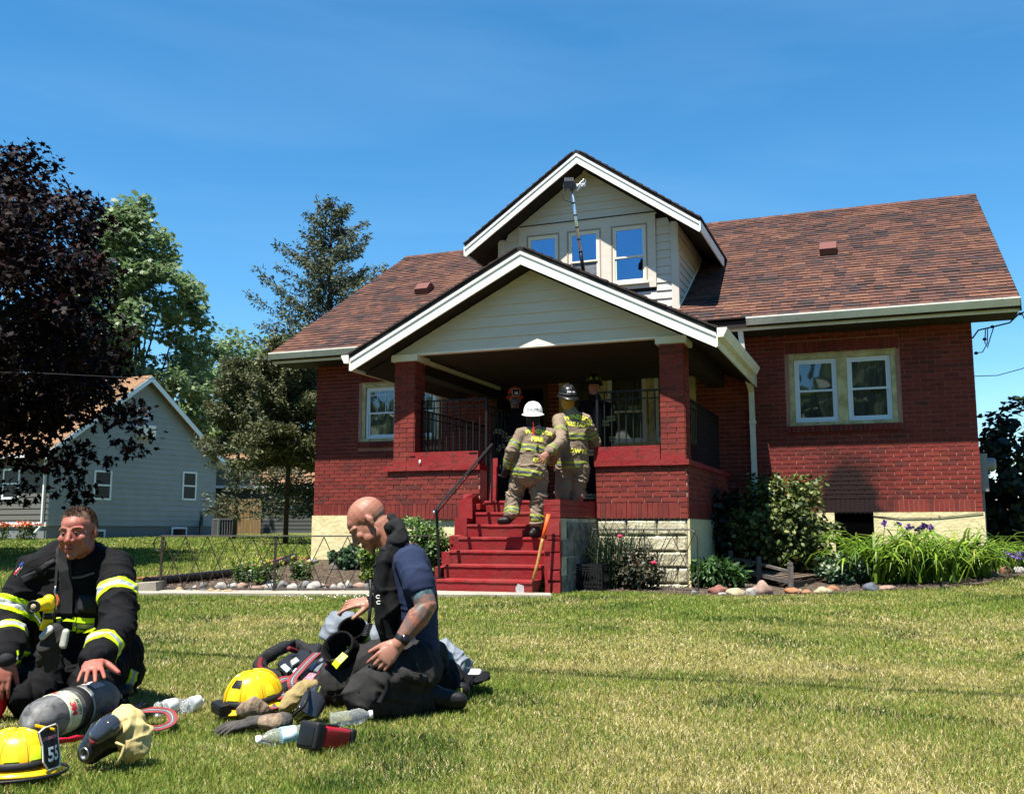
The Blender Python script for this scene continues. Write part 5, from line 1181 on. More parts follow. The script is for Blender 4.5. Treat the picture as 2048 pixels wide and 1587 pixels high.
for (u, v, w_, h, m_, lab) in ((1743, 1182, 30, 20, SB, 'pointed blue-grey rock under the daylilies'), (1780, 1180, 36, 10, SP, 'low brown rock under the daylilies'), (1990, 1168, 26, 13, SP, 'pinkish rock near the right edge of the bed'), (2018, 1165, 28, 17, SRD, 'reddish-brown rock, second from the right edge'), (2042, 1164, 26, 15, SW, 'pale rock at the right edge of the photo'), (1240, 1166, 14, 12, SW, 'small white stone beside the milk crate and the rose bush')): stone(u, v, w_, h, m_, lab, None)
# corrugated drain pipe, hose, brick edging
cp = mat('corrugated_black', (0.012, 0.012, 0.013), 0.35); pa, pb, pm2 = gp(292, 1176), Vector(h2w(-11.2, -0.4)), None
path = [pa + Vector((0, 0, zg(pa.x, pa.y) + .075)), ]
for t in np.linspace(0, 1, 90)[1:]:
    p = pa.lerp(pb, t); p = p + Vector((0.28 * math.sin(math.pi * t), 0, 0)); path.append(Vector((p.x, p.y, zg(p.x, p.y) + 0.07)))
b = MB(); b.tube(path, [0.052 if i % 2 else 0.060 for i in range(len(path))], 12, caps=False); b.tube([path[0] + Vector((0, 0, 0)), path[3]], [0.045, 0.045], 12)
tag(b.build('drain_pipe', cp, smooth=False), 'black corrugated drain pipe running beside the flower bed', 'pipe')
b = MB(); q = []
pa2 = gp(255, 1172); pb2 = Vector(h2w(-11.6, 0.6))
for t in np.linspace(0, 1, 30):
    p = pa2.lerp(pb2, t) + Vector((-0.28 + 0.45 * math.sin(math.pi * t), 0.35, 0)); q.append(Vector((p.x, p.y, zg(p.x, p.y) + 0.035)))
b.tube(q, 0.022, 6); tag(b.build('garden_hose', mat('hose_salmon', (0.42, 0.13, 0.085), 0.5), smooth=True), 'salmon-pink hose lying on the grass behind the black drain pipe', 'hose')
E_B = empty('brick_edging', h2w(-11.2, -0.25, 0.17), (0, 0, -YAW), 'short stack of orange bricks at the left foot of the house', 'bricks')
for k in range(4): b = MB(); b.box((-0.2 + (k % 2) * 0.21, -0.1, (k // 2) * 0.075), (0.0 + (k % 2) * 0.21, 0.0, (k // 2) * 0.075 + 0.065), jit=0.004); b.build('brick', SO, E_B)
p = gp(287, 1187); b = MB(); b.prism([(p.x - 0.16, p.y - 0.02, 0.0), (p.x + 0.16, p.y - 0.02, 0.0), (p.x + 0.14, p.y - 0.02, 0.19), (p.x - 0.15, p.y - 0.02, 0.17)], (0, 0.35, 0)); b.v = [tuple(Vector(v) - Vector((p.x, p.y, 0))) for v in b.v]; tag(b.build('splash_block', conc, loc=(p.x - 0.02, p.y + .05, 0.02)), 'pale concrete kerb block at the open end of the drain pipe', 'block')
# tree-slice stump
p = G(674, 1148, 0.1); b = MB(); b.lathe([(0.11, 0), (0.12, 0.02), (0.115, 0.08), (0.10, 0.09)], 14); tag(b.build('log_slice', mat('stump', (0.22, 0.19, 0.16), 0.9, var=(0.12, 0.10, 0.08), scale=12), loc=(p.x, p.y, zg(p.x, p.y))), 'short grey log slice in the mulch of the left bed', 'log')
# ---- axe leaning on the steps
AX = empty('axe', (0.16, 11.02, 0.13), label='fire axe with an orange-tipped wooden handle leaning on the bottom step', cat='axe')
hb, ht = Vector((0.05, 0.06, 0.03)), Vector((0.255, 0.20, 0.84)); pts = [hb, hb.lerp(ht, .33) + Vector((.008, 0, 0)), hb.lerp(ht, .6), hb.lerp(ht, .67)]
b = MB(); b.tube(pts, [(0.020, 0.012), (0.017, 0.011), (0.018, 0.012), (0.018, 0.012)], 8, flat=Vector((1, 0, 0))); b.build('handle', mat('ash_wood', (0.46, 0.24, 0.07), 0.45, var=(0.36, 0.17, 0.05), scale=12, stretch=(6, 6, 1)), AX, smooth=True)
b = MB(); b.tube([hb.lerp(ht, .665), hb.lerp(ht, .85), hb.lerp(ht, 1)], [(0.020, 0.014), (0.020, 0.014), (0.024, 0.016)], 8, flat=Vector((1, 0, 0))); b.build('grip', mat('orange_grip', (0.80, 0.10, 0.015), 0.5), AX, smooth=True)
b = MB(); b.prism([(-0.115, 0.03, -0.035), (-0.02, 0.03, -0.02), (0.07, 0.03, -0.03), (0.075, 0.03, 0.05), (0.0, 0.03, 0.045), (-0.095, 0.03, 0.075), (-0.12, 0.03, 0.03)], (0, 0.028, 0)); b.build('head', mat('axe_steel', (0.62, 0.62, 0.63), 0.4, metal=0.6, var=(0.55, 0.25, 0.22), scale=22, mask=(0.62, 0.66)), AX)
# ---- milk crate
p = h2w(-4.58, -4.12); MC = empty('milk_crate', (p.x, p.y, zg(p.x, p.y)), (0, 0, -YAW - 0.05), 'black plastic milk crate standing beside the steps', 'crate'); cr = mat('crate_black', (0.018, 0.018, 0.020), 0.4); w_ = 0.175; hh = 0.31
def lattice_side(P, nm):
    b = MB()
    def bar(a, c, t):
        (u0, z0), (u1, z1) = a, c; d = Vector((u1 - u0, 0, z1 - z0)); 
        if d.length < 1e-6: return
        n_ = Vector((-d.z, 0, d.x)).normalized() * t
        q = [Vector((u0, 0, z0)) - n_, Vector((u1, 0, z1)) - n_, Vector((u1, 0, z1)) + n_, Vector((u0, 0, z0)) + n_]; b.prism([P(v.x, v.z, 0.0) for v in q], Vector(P(0, 0, 0.008)) - Vector(P(0, 0, 0)))
    for z in (0.012, 0.05, 0.10, 0.235, 0.262, 0.298): bar((-w_, z), (w_, z), 0.007 if z not in (0.298,) else 0.012)
    for u in (-w_ + 0.008, -w_ + 0.05, w_ - 0.05, w_ - 0.008): bar((u, 0), (u, hh), 0.008)
    for k in range(7):
        u = -0.105 + k * 0.035; bar((u, 0.05), (u + 0.05 if k < 5 else u, 0.235), 0.0035); bar((u, 0.235), (max(u - 0.02, -.12), 0.05), 0.0035)
    b.build(nm, cr, MC)
lattice_side(lambda u, z, d: (u, -w_ + d, z), 'side_panel'); lattice_side(lambda u, z, d: (u, w_ - d, z), 'side_panel'); lattice_side(lambda u, z, d: (w_ - d, u, z), 'side_panel'); lattice_side(lambda u, z, d: (-w_ + d, u, z), 'side_panel')
b = MB(); [b.box(*q) for q in (((-.16, .150, .02), (.16, .156, .225)), ((-.16, -.156, .02), (.16, -.15, .10)), ((-.156, -.149, .02), (-.15, .149, .225)), ((.15, -.149, .02), (.156, .149, .09)))]; b.build('inner_wall', cr, MC)
b = MB()
for k in range(9): t = -w_ + 0.02 + k * 0.039; b.box((t - 0.006, -w_ + 0.01, 0.006), (t + 0.006, w_ - 0.01, 0.014)); b.box((-w_ + 0.01, t - 0.006, 0.0145), (w_ - 0.01, t + 0.006, 0.02))
tag(b.build('base', cr, MC), kind='stuff')
# ---- little wooden bridge
wg = mat('weathered_wood', (0.19, 0.165, 0.145), 0.9, var=(0.11, 0.095, 0.085), scale=5, stretch=(5, 1, 1), bump=0.4, bscale=30); wg2 = mat('weathered_deck', (0.17, 0.115, 0.08), 0.9, var=(0.10, 0.075, 0.055), scale=5, stretch=(5, 1, 1), bump=0.4, bscale=30)
BG = empty('garden_bridge', (gp(1519, 1172).x, gp(1519, 1172).y, 0.1), label='small weathered wooden garden bridge with low post rails in front of the shrubs', cat='bridge'); O = BG.location
A_, B_, C_, E_p = gp(1463, 1166), gp(1519, 1172), gp(1582, 1179), gp(1657, 1166); D_ = E_p + (B_ - C_) * 0.95
def bp(p, z0, z1, w_=0.055):
    b = MB(); c = p - O; c.z = 0; b.box((c.x - w_ / 2, c.y - w_ / 2, z0), (c.x + w_ / 2, c.y + w_ / 2, z1 - 0.045), jit=0.002); b.prism([(c.x - w_ / 2, c.y - w_ / 2, z1 - 0.036), (c.x + w_ / 2, c.y - w_ / 2, z1 - 0.036), (c.x + w_ / 2, c.y - w_ / 2, z1 - 0.008), (c.x + w_ / 4, c.y - w_ / 2, z1), (c.x - w_ / 4, c.y - w_ / 2, z1), (c.x - w_ / 2, c.y - w_ / 2, z1 - 0.008)], (0, w_, 0)); b.box((c.x - w_ * .4, c.y - w_ * .4, z1 - 0.046), (c.x + w_ * .4, c.y + w_ * .4, z1 - 0.035)); b.build('post', wg, BG)
for p, z1 in ((A_, 0.42), (B_, 0.36), (C_, 0.31), (D_, 0.34), (E_p, 0.30)): bp(p, -0.1, z1)
def rail(p, q, za, zb_, m_=wg, nm='rail', t=0.018, h=0.03):
    b = MB(); a = p - O; c = q - O; a.z = za; c.z = zb_; n_ = Vector((-(c - a).y, (c - a).x, 0)).normalized() * t; b.prism([a - n_, a + n_, a + n_ + Vector((0, 0, h)), a - n_ + Vector((0, 0, h))], c - a); b.build(nm, m_, BG)
rail(A_, B_, 0.30, 0.26); rail(B_, C_, 0.25, 0.18); rail(D_, E_p, 0.24, 0.13, MATS['white_trim']); rail(B_, C_, 0.10, 0.05, nm='side_beam', h=0.05); rail(A_, B_, 0.12, 0.10, nm='side_beam', h=0.05)
n_ = 9
for k in range(n_):
    t0, t1 = k / n_, (k + 1) / n_; za = 0.15 - 0.07 * t0; far = (E_p - C_); st = A_.lerp(C_, t0 * 0.98 + .01); en = A_.lerp(C_, t1 * 0.98 - 0.003)
    b = MB(); q = [st - O, en - O, en - O + far, st - O + far]
    for v in q: v.z = za + rnd.uniform(-.003, .003)
    b.prism(q, (0, 0, 0.022)); b.build('plank', wg2, BG)
b = MB(); q0 = C_ - O; q1 = E_p - O; q0.z = q1.z = 0.0; nn = Vector((0.02, -0.02, 0)); b.prism([q0 + nn, q1 + nn, q1 + nn + Vector((0, 0, .075)), q0 + nn + Vector((0, 0, .075))], (0.02, 0.01, 0)); b.build('end_board', wg2, BG)
# ---- shrubs and plants
def shrub(name, c, rad, ncl, per, crad, size, mats, wts, lab, seed, shape='oval', zmin=0.02, cat='shrub', flat=0.9, up=0.5, stems=10):
    rs = np.random.RandomState(seed); rr = random.Random(seed); z0 = zg(c[0], c[1]); o = empty(name, (c[0], c[1], z0), label=lab, cat=cat); cl = []
    while len(cl) < ncl:
        v = rnd_unit(rs, 1)[0] * rs.rand() ** 0.35; n_ = 1 + 0.25 * mnoise.noise(Vector(v) * 2.2 + Vector((seed, 0, 0))); p = np.array([v[0] * rad[0], v[1] * rad[1], v[2] * rad[2] + rad[2]]) * n_
        if p[2] > zmin: cl.append(p)
    P, N, Dr, S = crown(rs, (0, 0, rad[2]), cl, per, crad, size, flat, up)
    link('foliage', leaf_mesh('foliage', P, N, Dr, S, shape, rs.choice(len(mats), len(P), p=wts), mats), o)
    b = MB()
    for k in range(stems): limb(b, (rr.uniform(-.08, .08), rr.uniform(-.06, .06), -0.03), cl[rr.randrange(len(cl))], 0.012, 0.004, rr, 4)
    b.build('stem', bark, o, smooth=True); return o
bx_l = leaf_mats('boxwood', [(0.035, 0.08, 0.014), (0.075, 0.15, 0.025), (0.13, 0.24, 0.04), (0.19, 0.30, 0.06)], tr=0.25)
p = h2w(-6.80, -4.2); shrub('boxwood_shrub', (p.x, p.y), (0.40, 0.38, 0.44), 210, 46, 0.085, 0.035, bx_l, (0.25, 0.35, 0.28, 0.12), 'rounded small-leaved green shrub left of the red steps', 51)
p = G(700, 1150, 0.1); shrub('leafy_plant', (p.x, p.y + 0.5), (0.36, 0.3, 0.17), 60, 30, 0.09, 0.07, leaf_mats('sedum', [(0.03, 0.07, 0.03), (0.06, 0.13, 0.05), (0.09, 0.18, 0.07), (0.12, 0.2, 0.1)], 0.3), (0.25, 0.4, 0.25, 0.1), 'low leafy green plant against the yellow foundation behind the bald man', 52, cat='plant')
yw = leaf_mats('chartreuse', [(0.06, 0.11, 0.015), (0.12, 0.20, 0.02), (0.20, 0.30, 0.03), (0.26, 0.34, 0.05)], 0.3)
p = G(736, 1172, 0.1); shrub('chartreuse_shrub', (p.x, p.y + 0.3), (0.13, 0.16, 0.30), 40, 30, 0.07, 0.045, yw, (0.2, 0.35, 0.3, 0.15), 'narrow yellow-green shrub directly behind the bald firefighter', 53)
gd_l = leaf_mats('forsythia', [(0.045, 0.075, 0.018), (0.09, 0.13, 0.03), (0.17, 0.21, 0.05), (0.32, 0.34, 0.10)], tr=0.3)
p = G(1612, 1168, 0.1); shrub('leafy_shrub', (p.x - 0.05, p.y + 0.9), (0.68, 0.55, 0.66), 300, 30, 0.15, 0.068, gd_l, (0.3, 0.35, 0.22, 0.13), 'large yellow-green shrub behind the wooden bridge', 54, stems=30)
p = G(1470, 1165, 0.1); shrub('leafy_shrub', (p.x - 0.05, p.y + 1.15), (0.62, 0.6, 0.60), 230, 30, 0.15, 0.062, vl, (0.35, 0.4, 0.17, 0.08), 'dark green shrub in the shade between the porch and the lighter shrub', 55, stems=20)
p = G(1448, 1176, 0.1); shrub('leafy_plant', (p.x, p.y + 0.3), (0.33, 0.2, 0.155), 80, 22, 0.08, 0.085, leaf_mats('phlox', [(0.02, 0.06, 0.012), (0.04, 0.11, 0.02), (0.07, 0.17, 0.03), (0.10, 0.2, 0.05)], 0.3), (0.25, 0.4, 0.25, 0.1), 'low pointed-leaf green plant left of the wooden bridge', 56, shape='lance', cat='plant', up=0.2)
vg = leaf_mats('variegated', [(0.04, 0.09, 0.04), (0.08, 0.16, 0.06), (0.19, 0.27, 0.15), (0.36, 0.42, 0.27)], 0.25)
p = G(1708, 1172, 0.1); shrub('variegated_plant', (p.x, p.y + 0.3), (0.30, 0.22, 0.17), 70, 24, 0.08, 0.06, vg, (0.25, 0.38, 0.22, 0.15), 'white-edged variegated green plant between the bridge and the daylilies', 57, cat='plant')
def lily_bud_plant(u, v, lab, seed):
    p = G(u, v, 0.1); z0 = zg(p.x, p.y); o = empty('lily_plant', (p.x, p.y, z0), label=lab, cat='plant', group='budding yellow lilies in the left bed'); rs = np.random.RandomState(seed); rr = random.Random(seed); P = []; Dr = []; b = MB(); bb = MB()
    for k in range(15):
        x, y = rr.gauss(0, .07), rr.gauss(0, .06); h = rr.uniform(0.2, 0.3); top = Vector((x * 1.5, y * 1.5, h)); b.tube([(x, y, 0), (x * 1.2, y * 1.2, h * .5), top], 0.004, 4)
        for j in range(20): t = rr.uniform(.1, .95); q = Vector((x, y, 0)).lerp(top, t); a = rr.uniform(0, 6.28); P.append(tuple(q)); Dr.append((math.cos(a), math.sin(a), 0.5))
        for j in range(3): bb.ball(top + Vector((rr.gauss(0, .012), rr.gauss(0, .012), 0.02 + rr.random() * .02)), (0.007, 0.007, 0.022), 6, 5)
    b.build('stem', bx_l[1], o); bb.build('buds', mat('bud_yellow', (0.42, 0.42, 0.06), 0.5), o, smooth=True); P = np.array(P); Dr = np.array(Dr)
    link('leaves', leaf_mesh('leaves', P, rnd_unit(rs, len(P)) * .5 + [0, 0, .6], Dr, 0.07 + 0.02 * rs.rand(len(P)), 'lance', rs.choice(4, len(P), p=(.3, .4, .2, .1)), bx_l), o)
lily_bud_plant(527, 1168, 'budding yellow lily clump nearest the middle fence post', 61); lily_bud_plant(598, 1162, 'smaller budding yellow lily clump right of the middle fence post', 62)
lily_bud_plant(490, 1165, 'sparse outer lily stems at the left of the budding clump', 63)
def strap_plant(name, c, n, L0, L1, w0, spread, mats, lab, seed, cat='plant', arch=1.0, elong=(1, 1), upr=0.5, wts=None):
    rs = np.random.RandomState(seed); z0 = zg(c[0], c[1]); o = empty(name, (c[0], c[1], z0), label=lab, cat=cat); seg = 6; Vs = []; Ms = []
    for k in range(n):
        bx_, by_ = rs.randn(2) * np.array([spread * elong[0], spread * elong[1]]) * 0.5; az = rs.rand() * 6.283; ou = np.array([bx_, by_]); 
        d = np.array([math.cos(az), math.sin(az)]) + ou * 1.5; d /= np.linalg.norm(d) + 1e-6; L_ = L0 + (L1 - L0) * rs.rand(); w_ = w0 * (0.7 + 0.6 * rs.rand())
        th = R(90) - rs.rand() * upr; x = 0.0; z = 0.0; pts = []
        for s_ in range(seg + 1):
            pts.append((x, z)); x += math.cos(th) * L_ / seg; z += math.sin(th) * L_ / seg; th -= arch * (0.16 + 0.10 * s_) * (0.7 + 0.7 * rs.rand())
        sx_, sy_ = -d[1], d[0]; tw = rs.randn() * 0.25; ring = []
        for i, (x, z) in enumerate(pts):
            ww = w_ * (1 - (i / seg) ** 2.2) * (0.75 + 0.25 * min(1, i)) / 2 + 0.0008; px, py = bx_ + d[0] * x, by_ + d[1] * x; tz = ww * tw
            ring.append((px - sx_ * ww, py - sy_ * ww, max(z, 0.005) - tz)); ring.append((px + sx_ * ww, py + sy_ * ww, max(z, 0.005) + tz))
        mi = rs.choice(len(mats), p=wts)
        for i in range(seg): Vs.append([ring[2 * i], ring[2 * i + 1], ring[2 * i + 3], ring[2 * i + 2]]); Ms.append(mi)
    V = np.array(Vs).reshape(-1, 3); me = fast_mesh('leaves', V, np.arange(len(V)).reshape(-1, 4), Ms)
    for m_ in mats: me.materials.append(m_)
    link('leaves', me, o, smooth=True); return o
dl = [mat('daylily_a', (0.16, 0.28, 0.028), 0.4, trans=0.35), mat('daylily_b', (0.26, 0.41, 0.045), 0.4, trans=0.35), mat('daylily_c', (0.085, 0.17, 0.022), 0.45, trans=0.3), mat('daylily_d', (0.45, 0.48, 0.10), 0.5, trans=0.3)]
for (u, v, n_, sp, L1, lab, sd_) in ((1775, 1172, 190, 0.30, 0.80, 'leftmost of the big clumps of arching yellow-green daylily leaves', 71), (1860, 1172, 260, 0.38, 0.86, 'middle and tallest clump of arching yellow-green daylily leaves', 72), (1950, 1168, 200, 0.34, 0.74, 'right clump of arching yellow-green daylily leaves below the house corner', 73), (2040, 1160, 120, 0.3, 0.5, 'short daylily clump at the right edge, purple flowers beside it', 74)):
    p = G(u, v, 0.1); strap_plant('daylily', (p.x, p.y + 0.38), n_, 0.6, L1 * 1.42, 0.038, sp, dl, lab, sd_, arch=1.05, upr=0.62, wts=(.4, .3, .22, .08))
og = [mat('tallgrass_a', (0.035, 0.065, 0.03), 0.5, trans=0.25), mat('tallgrass_b', (0.07, 0.10, 0.05), 0.5, trans=0.25), mat('tallgrass_c', (0.02, 0.04, 0.02), 0.5, trans=0.2)]
p = h2w(-4.42, -3.72); strap_plant('ornamental_grass', (p.x, p.y), 330, 0.6, 1.15, 0.010, 0.40, og, 'tall fine-bladed ornamental grass growing against the white block foundation', 75, arch=0.55, upr=0.35, wts=(.4, .3, .3))
p = h2w(-4.02, -3.85); rose_l = leaf_mats('rose', [(0.03, 0.04, 0.02), (0.06, 0.065, 0.03), (0.10, 0.07, 0.035), (0.14, 0.12, 0.08)], 0.2)
RB = shrub('rose_bush', (p.x - 0.1, p.y), (0.30, 0.22, 0.25), 90, 22, 0.075, 0.04, rose_l, (0.3, 0.35, 0.22, 0.13), 'straggly rose bush with two pink blooms in front of the block foundation', 76, stems=34)
pink = mat('rose_pink', (0.72, 0.035, 0.10), 0.6)
for (u, v) in ((1240, 1072), (1308, 1125)):
    q = D(u, v, p.y - 0.2) - RB.location; b = MB(); b.ball(q, (0.022, 0.022, 0.02), 8, 6)
    for k in range(7): a = k * 0.9; b.ball(q + Vector((math.cos(a) * 0.018, math.sin(a) * 0.018, 0.004 * (k % 2))), (0.014, 0.014, 0.017), 6, 4)
    b.build('bloom', pink, RB, smooth=True); b = MB(); b.tube([q, q + Vector((-0.03, 0.05, -0.16)), (q.x * .5, q.y, 0.1)], 0.003, 4); b.build('stem', bx_l[0], RB)
pu = mat('iris_purple', (0.085, 0.035, 0.20), 0.6, trans=0.2); pul = mat('iris_lilac', (0.22, 0.13, 0.42), 0.6, trans=0.2)
def iris(us, lab, yoff, sd_):
    p0 = G(us[0][0], 1165, 0.1); o = empty('iris_clump', (p0.x, p0.y + yoff, zg(p0.x, p0.y + yoff)), label=lab, cat='flower'); rs = np.random.RandomState(sd_)
    for (u, v) in us:
        q = D(u, v, o.location.y) - o.location; b = MB(); b.tube([(q.x * 0.7, q.y, 0), (q.x * .9, q.y, q.z * .6), q], 0.005, 4); b.build('stem', bx_l[1], o); n = 14; P = np.array([tuple(q)]) + rs.randn(n, 3) * 0.015
        Dr = rnd_unit(rs, n); Dr[:7, 2] = np.abs(Dr[:7, 2]) + .5; link('flower', leaf_mesh('flower', P, rnd_unit(rs, n), Dr, 0.055 + 0 * P[:, 0], 'oval', rs.choice(2, n), [pu, pul]), o)
iris([(1770, 1046), (1797, 1049), (1818, 1055), (1832, 1057), (1845, 1052), (1856, 1053), (1862, 1058), (1840, 1060)], 'dark purple irises standing above the daylily leaves', 1.0, 81); iris([(2012, 1106), (2022, 1110), (2034, 1112), (2040, 1116), (2046, 1110)], 'purple flowers at the right edge beside the daylilies', 0.3, 82)
strap_plant('grass_clump', (D(2000, 1080, 15.5).x, 15.5), 170, 0.25, 0.5, 0.010, 0.8, og, 'rough grass growing past the right corner of the house', 83, arch=0.5, upr=0.5, wts=(.4, .3, .3))
p = G(1256, 1170, 0.1); shrub('weed', (p.x, p.y), (0.05, 0.05, 0.07), 12, 8, 0.04, 0.04, vg, (0.4, 0.5, 0.1, 0.0), 'small grey-green weed in front of the rose bush', 84, cat='plant', stems=4)
# ---- antenna pole on the porch roof
AN = empty('tv_antenna', tuple(D(1168, 545, 14.0)), label='telescopic pole with a small antenna head leaning before the dormer windows', cat='antenna'); alu = mat('aluminium', (0.70, 0.72, 0.75), 0.3, metal=0.8)
p0 = Vector((0, 0, -0.05)); p1 = D(1143, 378, 13.7) - AN.location
blk = mat('black_plastic', (0.012, 0.012, 0.014), 0.35)
b = MB(); b.tube([p0, p0.lerp(p1, .28)], 0.027, 8); b.build('lower_tube', blk, AN, smooth=True); b = MB(); b.tube([p0.lerp(p1, .28), p1], 0.022, 8); b.build('pole', alu, AN, smooth=True)
for t in (.28, .42, .56, .70, .84): b = MB(); b.tube([p0.lerp(p1, t - .008), p0.lerp(p1, t + .008)], 0.029, 8); b.build('clamp', blk, AN)
hd = p1 + Vector((-0.03, 0, 0.06)); b = MB(); b.box(hd + Vector((-.09, -.05, -.07)), hd + Vector((.09, .05, .02))); b.box(hd + Vector((-.08, -.045, .021)), hd + Vector((.06, .045, .045))); b.build('housing', blk, AN)
for k in range(5): b = MB(); x = -0.07 + k * 0.028; b.box(hd + Vector((x, -.04, .046)), hd + Vector((x + .014, .04, .10))); b.build('fin', mat('fin_grey', (0.2, 0.2, 0.21), 0.4), AN)
for k in range(6):
    b = MB(); q = []
    c = hd + Vector((0.10 + 0.022 * k, -0.02, -0.06 + 0.022 * k))
    for j in range(11): a = R(-150 + j * 30); q.append(c + Vector((0.028 * math.cos(a), 0.01 * (j % 2), 0.032 * math.sin(a))))
    b.tube(q, 0.0045, 5); b.build('loop', alu, AN, smooth=True)
b = MB(); b.tube([hd + Vector((.05, -.03, .0)), hd + Vector((.22, -.03, .0)), hd + Vector((.235, -.03, -.015)), hd + Vector((.22, -.03, -.03)), hd + Vector((.05, -.03, -.03))], 0.0045, 5); b.build('loop', alu, AN)
b = MB(); b.tube([hd + Vector((-.05, -.02, -.07)), hd + Vector((-.11, -.05, -.17)), hd + Vector((-.09, -.05, -.24)), hd + Vector((-.02, -.03, -.26)), p0.lerp(p1, .84)], 0.004, 5); b.build('cable', blk, AN, smooth=True)
# ---- service wires at the right corner
cab = mat('cable_black', (0.01, 0.01, 0.011), 0.5)
def wire(lab, pts, r=0.008, name='power_cable'):
    b = MB(); b.tube(pts, r, 5); return tag(b.build(name, cab, smooth=True), lab, 'cable', 'service cables at the right corner of the house')
hwv = lambda X, Y, Z: h2w(X, Y, Z)
c0 = hwv(0.05, 0.15, 3.72)
wire('thick twisted service cable leaving the eave at the right edge', [hwv(0.02, 0.2, 3.6), hwv(0.1, 0.1, 3.7), hwv(0.3, 0.0, 3.72), hwv(0.5, -0.05, 3.75), hwv(0.62, -0.1, 3.86), hwv(1.2, -0.6, 3.95), hwv(4, -3, 4.3)], 0.012)
wire('looped black cable hanging below the eave at the right corner', [hwv(0.3, 0.02, 3.72), hwv(0.24, 0.05, 3.55), hwv(0.20, 0.05, 3.42), hwv(0.17, 0.05, 3.50), hwv(0.19, 0.05, 3.7)], 0.008)
wire('short drip-loop cable ending at the wall at the right corner', [hwv(0.22, 0.05, 3.7), hwv(0.2, 0.05, 3.48), hwv(0.13, 0.05, 3.36), hwv(0.03, 0.1, 3.36)], 0.008)
wire('thin cable sagging from the wall to the right edge', [hwv(0.0, 0.1, 3.02), hwv(0.3, 0.0, 3.0), hwv(0.6, -0.2, 3.05), hwv(1.2, -0.6, 3.22), hwv(3, -2, 3.9)], 0.006)
wire('cable loop hanging at the very right edge under the eave end', [hwv(0.66, -0.12, 3.86), hwv(0.70, -0.12, 3.72), hwv(0.78, -0.12, 3.70), hwv(0.86, -.15, 3.8)], 0.008)
b = MB()
for c in (hwv(0.28, 0.02, 3.72), hwv(0.17, 0.05, 3.55), hwv(0.05, 0.1, 3.36), hwv(0.64, -0.1, 3.86)): b.ball(c, (0.03, 0.03, 0.025), 7, 5)
tag(b.build('cable_clamps', cab, smooth=True), 'black cable connectors on the wires at the right corner', 'connectors'); bpy.data.objects['cable_clamps']['kind'] = 'stuff'
wire('thin wire crossing the foliage of the purple maple', [D(-200, 742, 15), D(60, 745, 15.2), D(300, 757, 15.6), D(640, 775, 17)], 0.004, 'phone_wire')
wire('wire lying along the cream foundation under the right wall', [hwv(-1.5, -0.035, 1.0), hwv(-1.1, -0.04, 0.96), hwv(-0.6, -0.04, 0.97), hwv(0.0, -0.04, 1.03)], 0.005, 'wall_wire')
# overhead lines behind the camera whose shadows fall across the lawn
def overhead(u0, v0, u1, v1, zt_, lab, r):
    a, c = G(u0, v0), G(u1, v1); up = -SUN_DIR * (zt_ / -SUN_DIR.z) * 1.0; d = (c - a); pts = [a + d * t + up + Vector((0, 0, 0.05 * ((t - .5) ** 2))) for t in (-1.5, -.5, 0, .25, .5, .75, 1, 2, 3)]
    b = MB(); b.tube(pts, r, 6); tag(b.build('overhead_line', cab, smooth=True), lab, 'cable', 'overhead lines whose shadows cross the lawn')
overhead(270, 1306, 2048, 1392, 6.4, 'thick overhead cable out of the frame, shadow falling across the lawn', 0.030)
overhead(0, 1300, 2048, 1376, 6.9, 'second overhead cable out of the frame, shadow falling across the lawn', 0.016)
overhead(0, 1240, 2048, 1270, 7.2, 'highest overhead cable out of the frame, faint shadow on the lawn', 0.010)
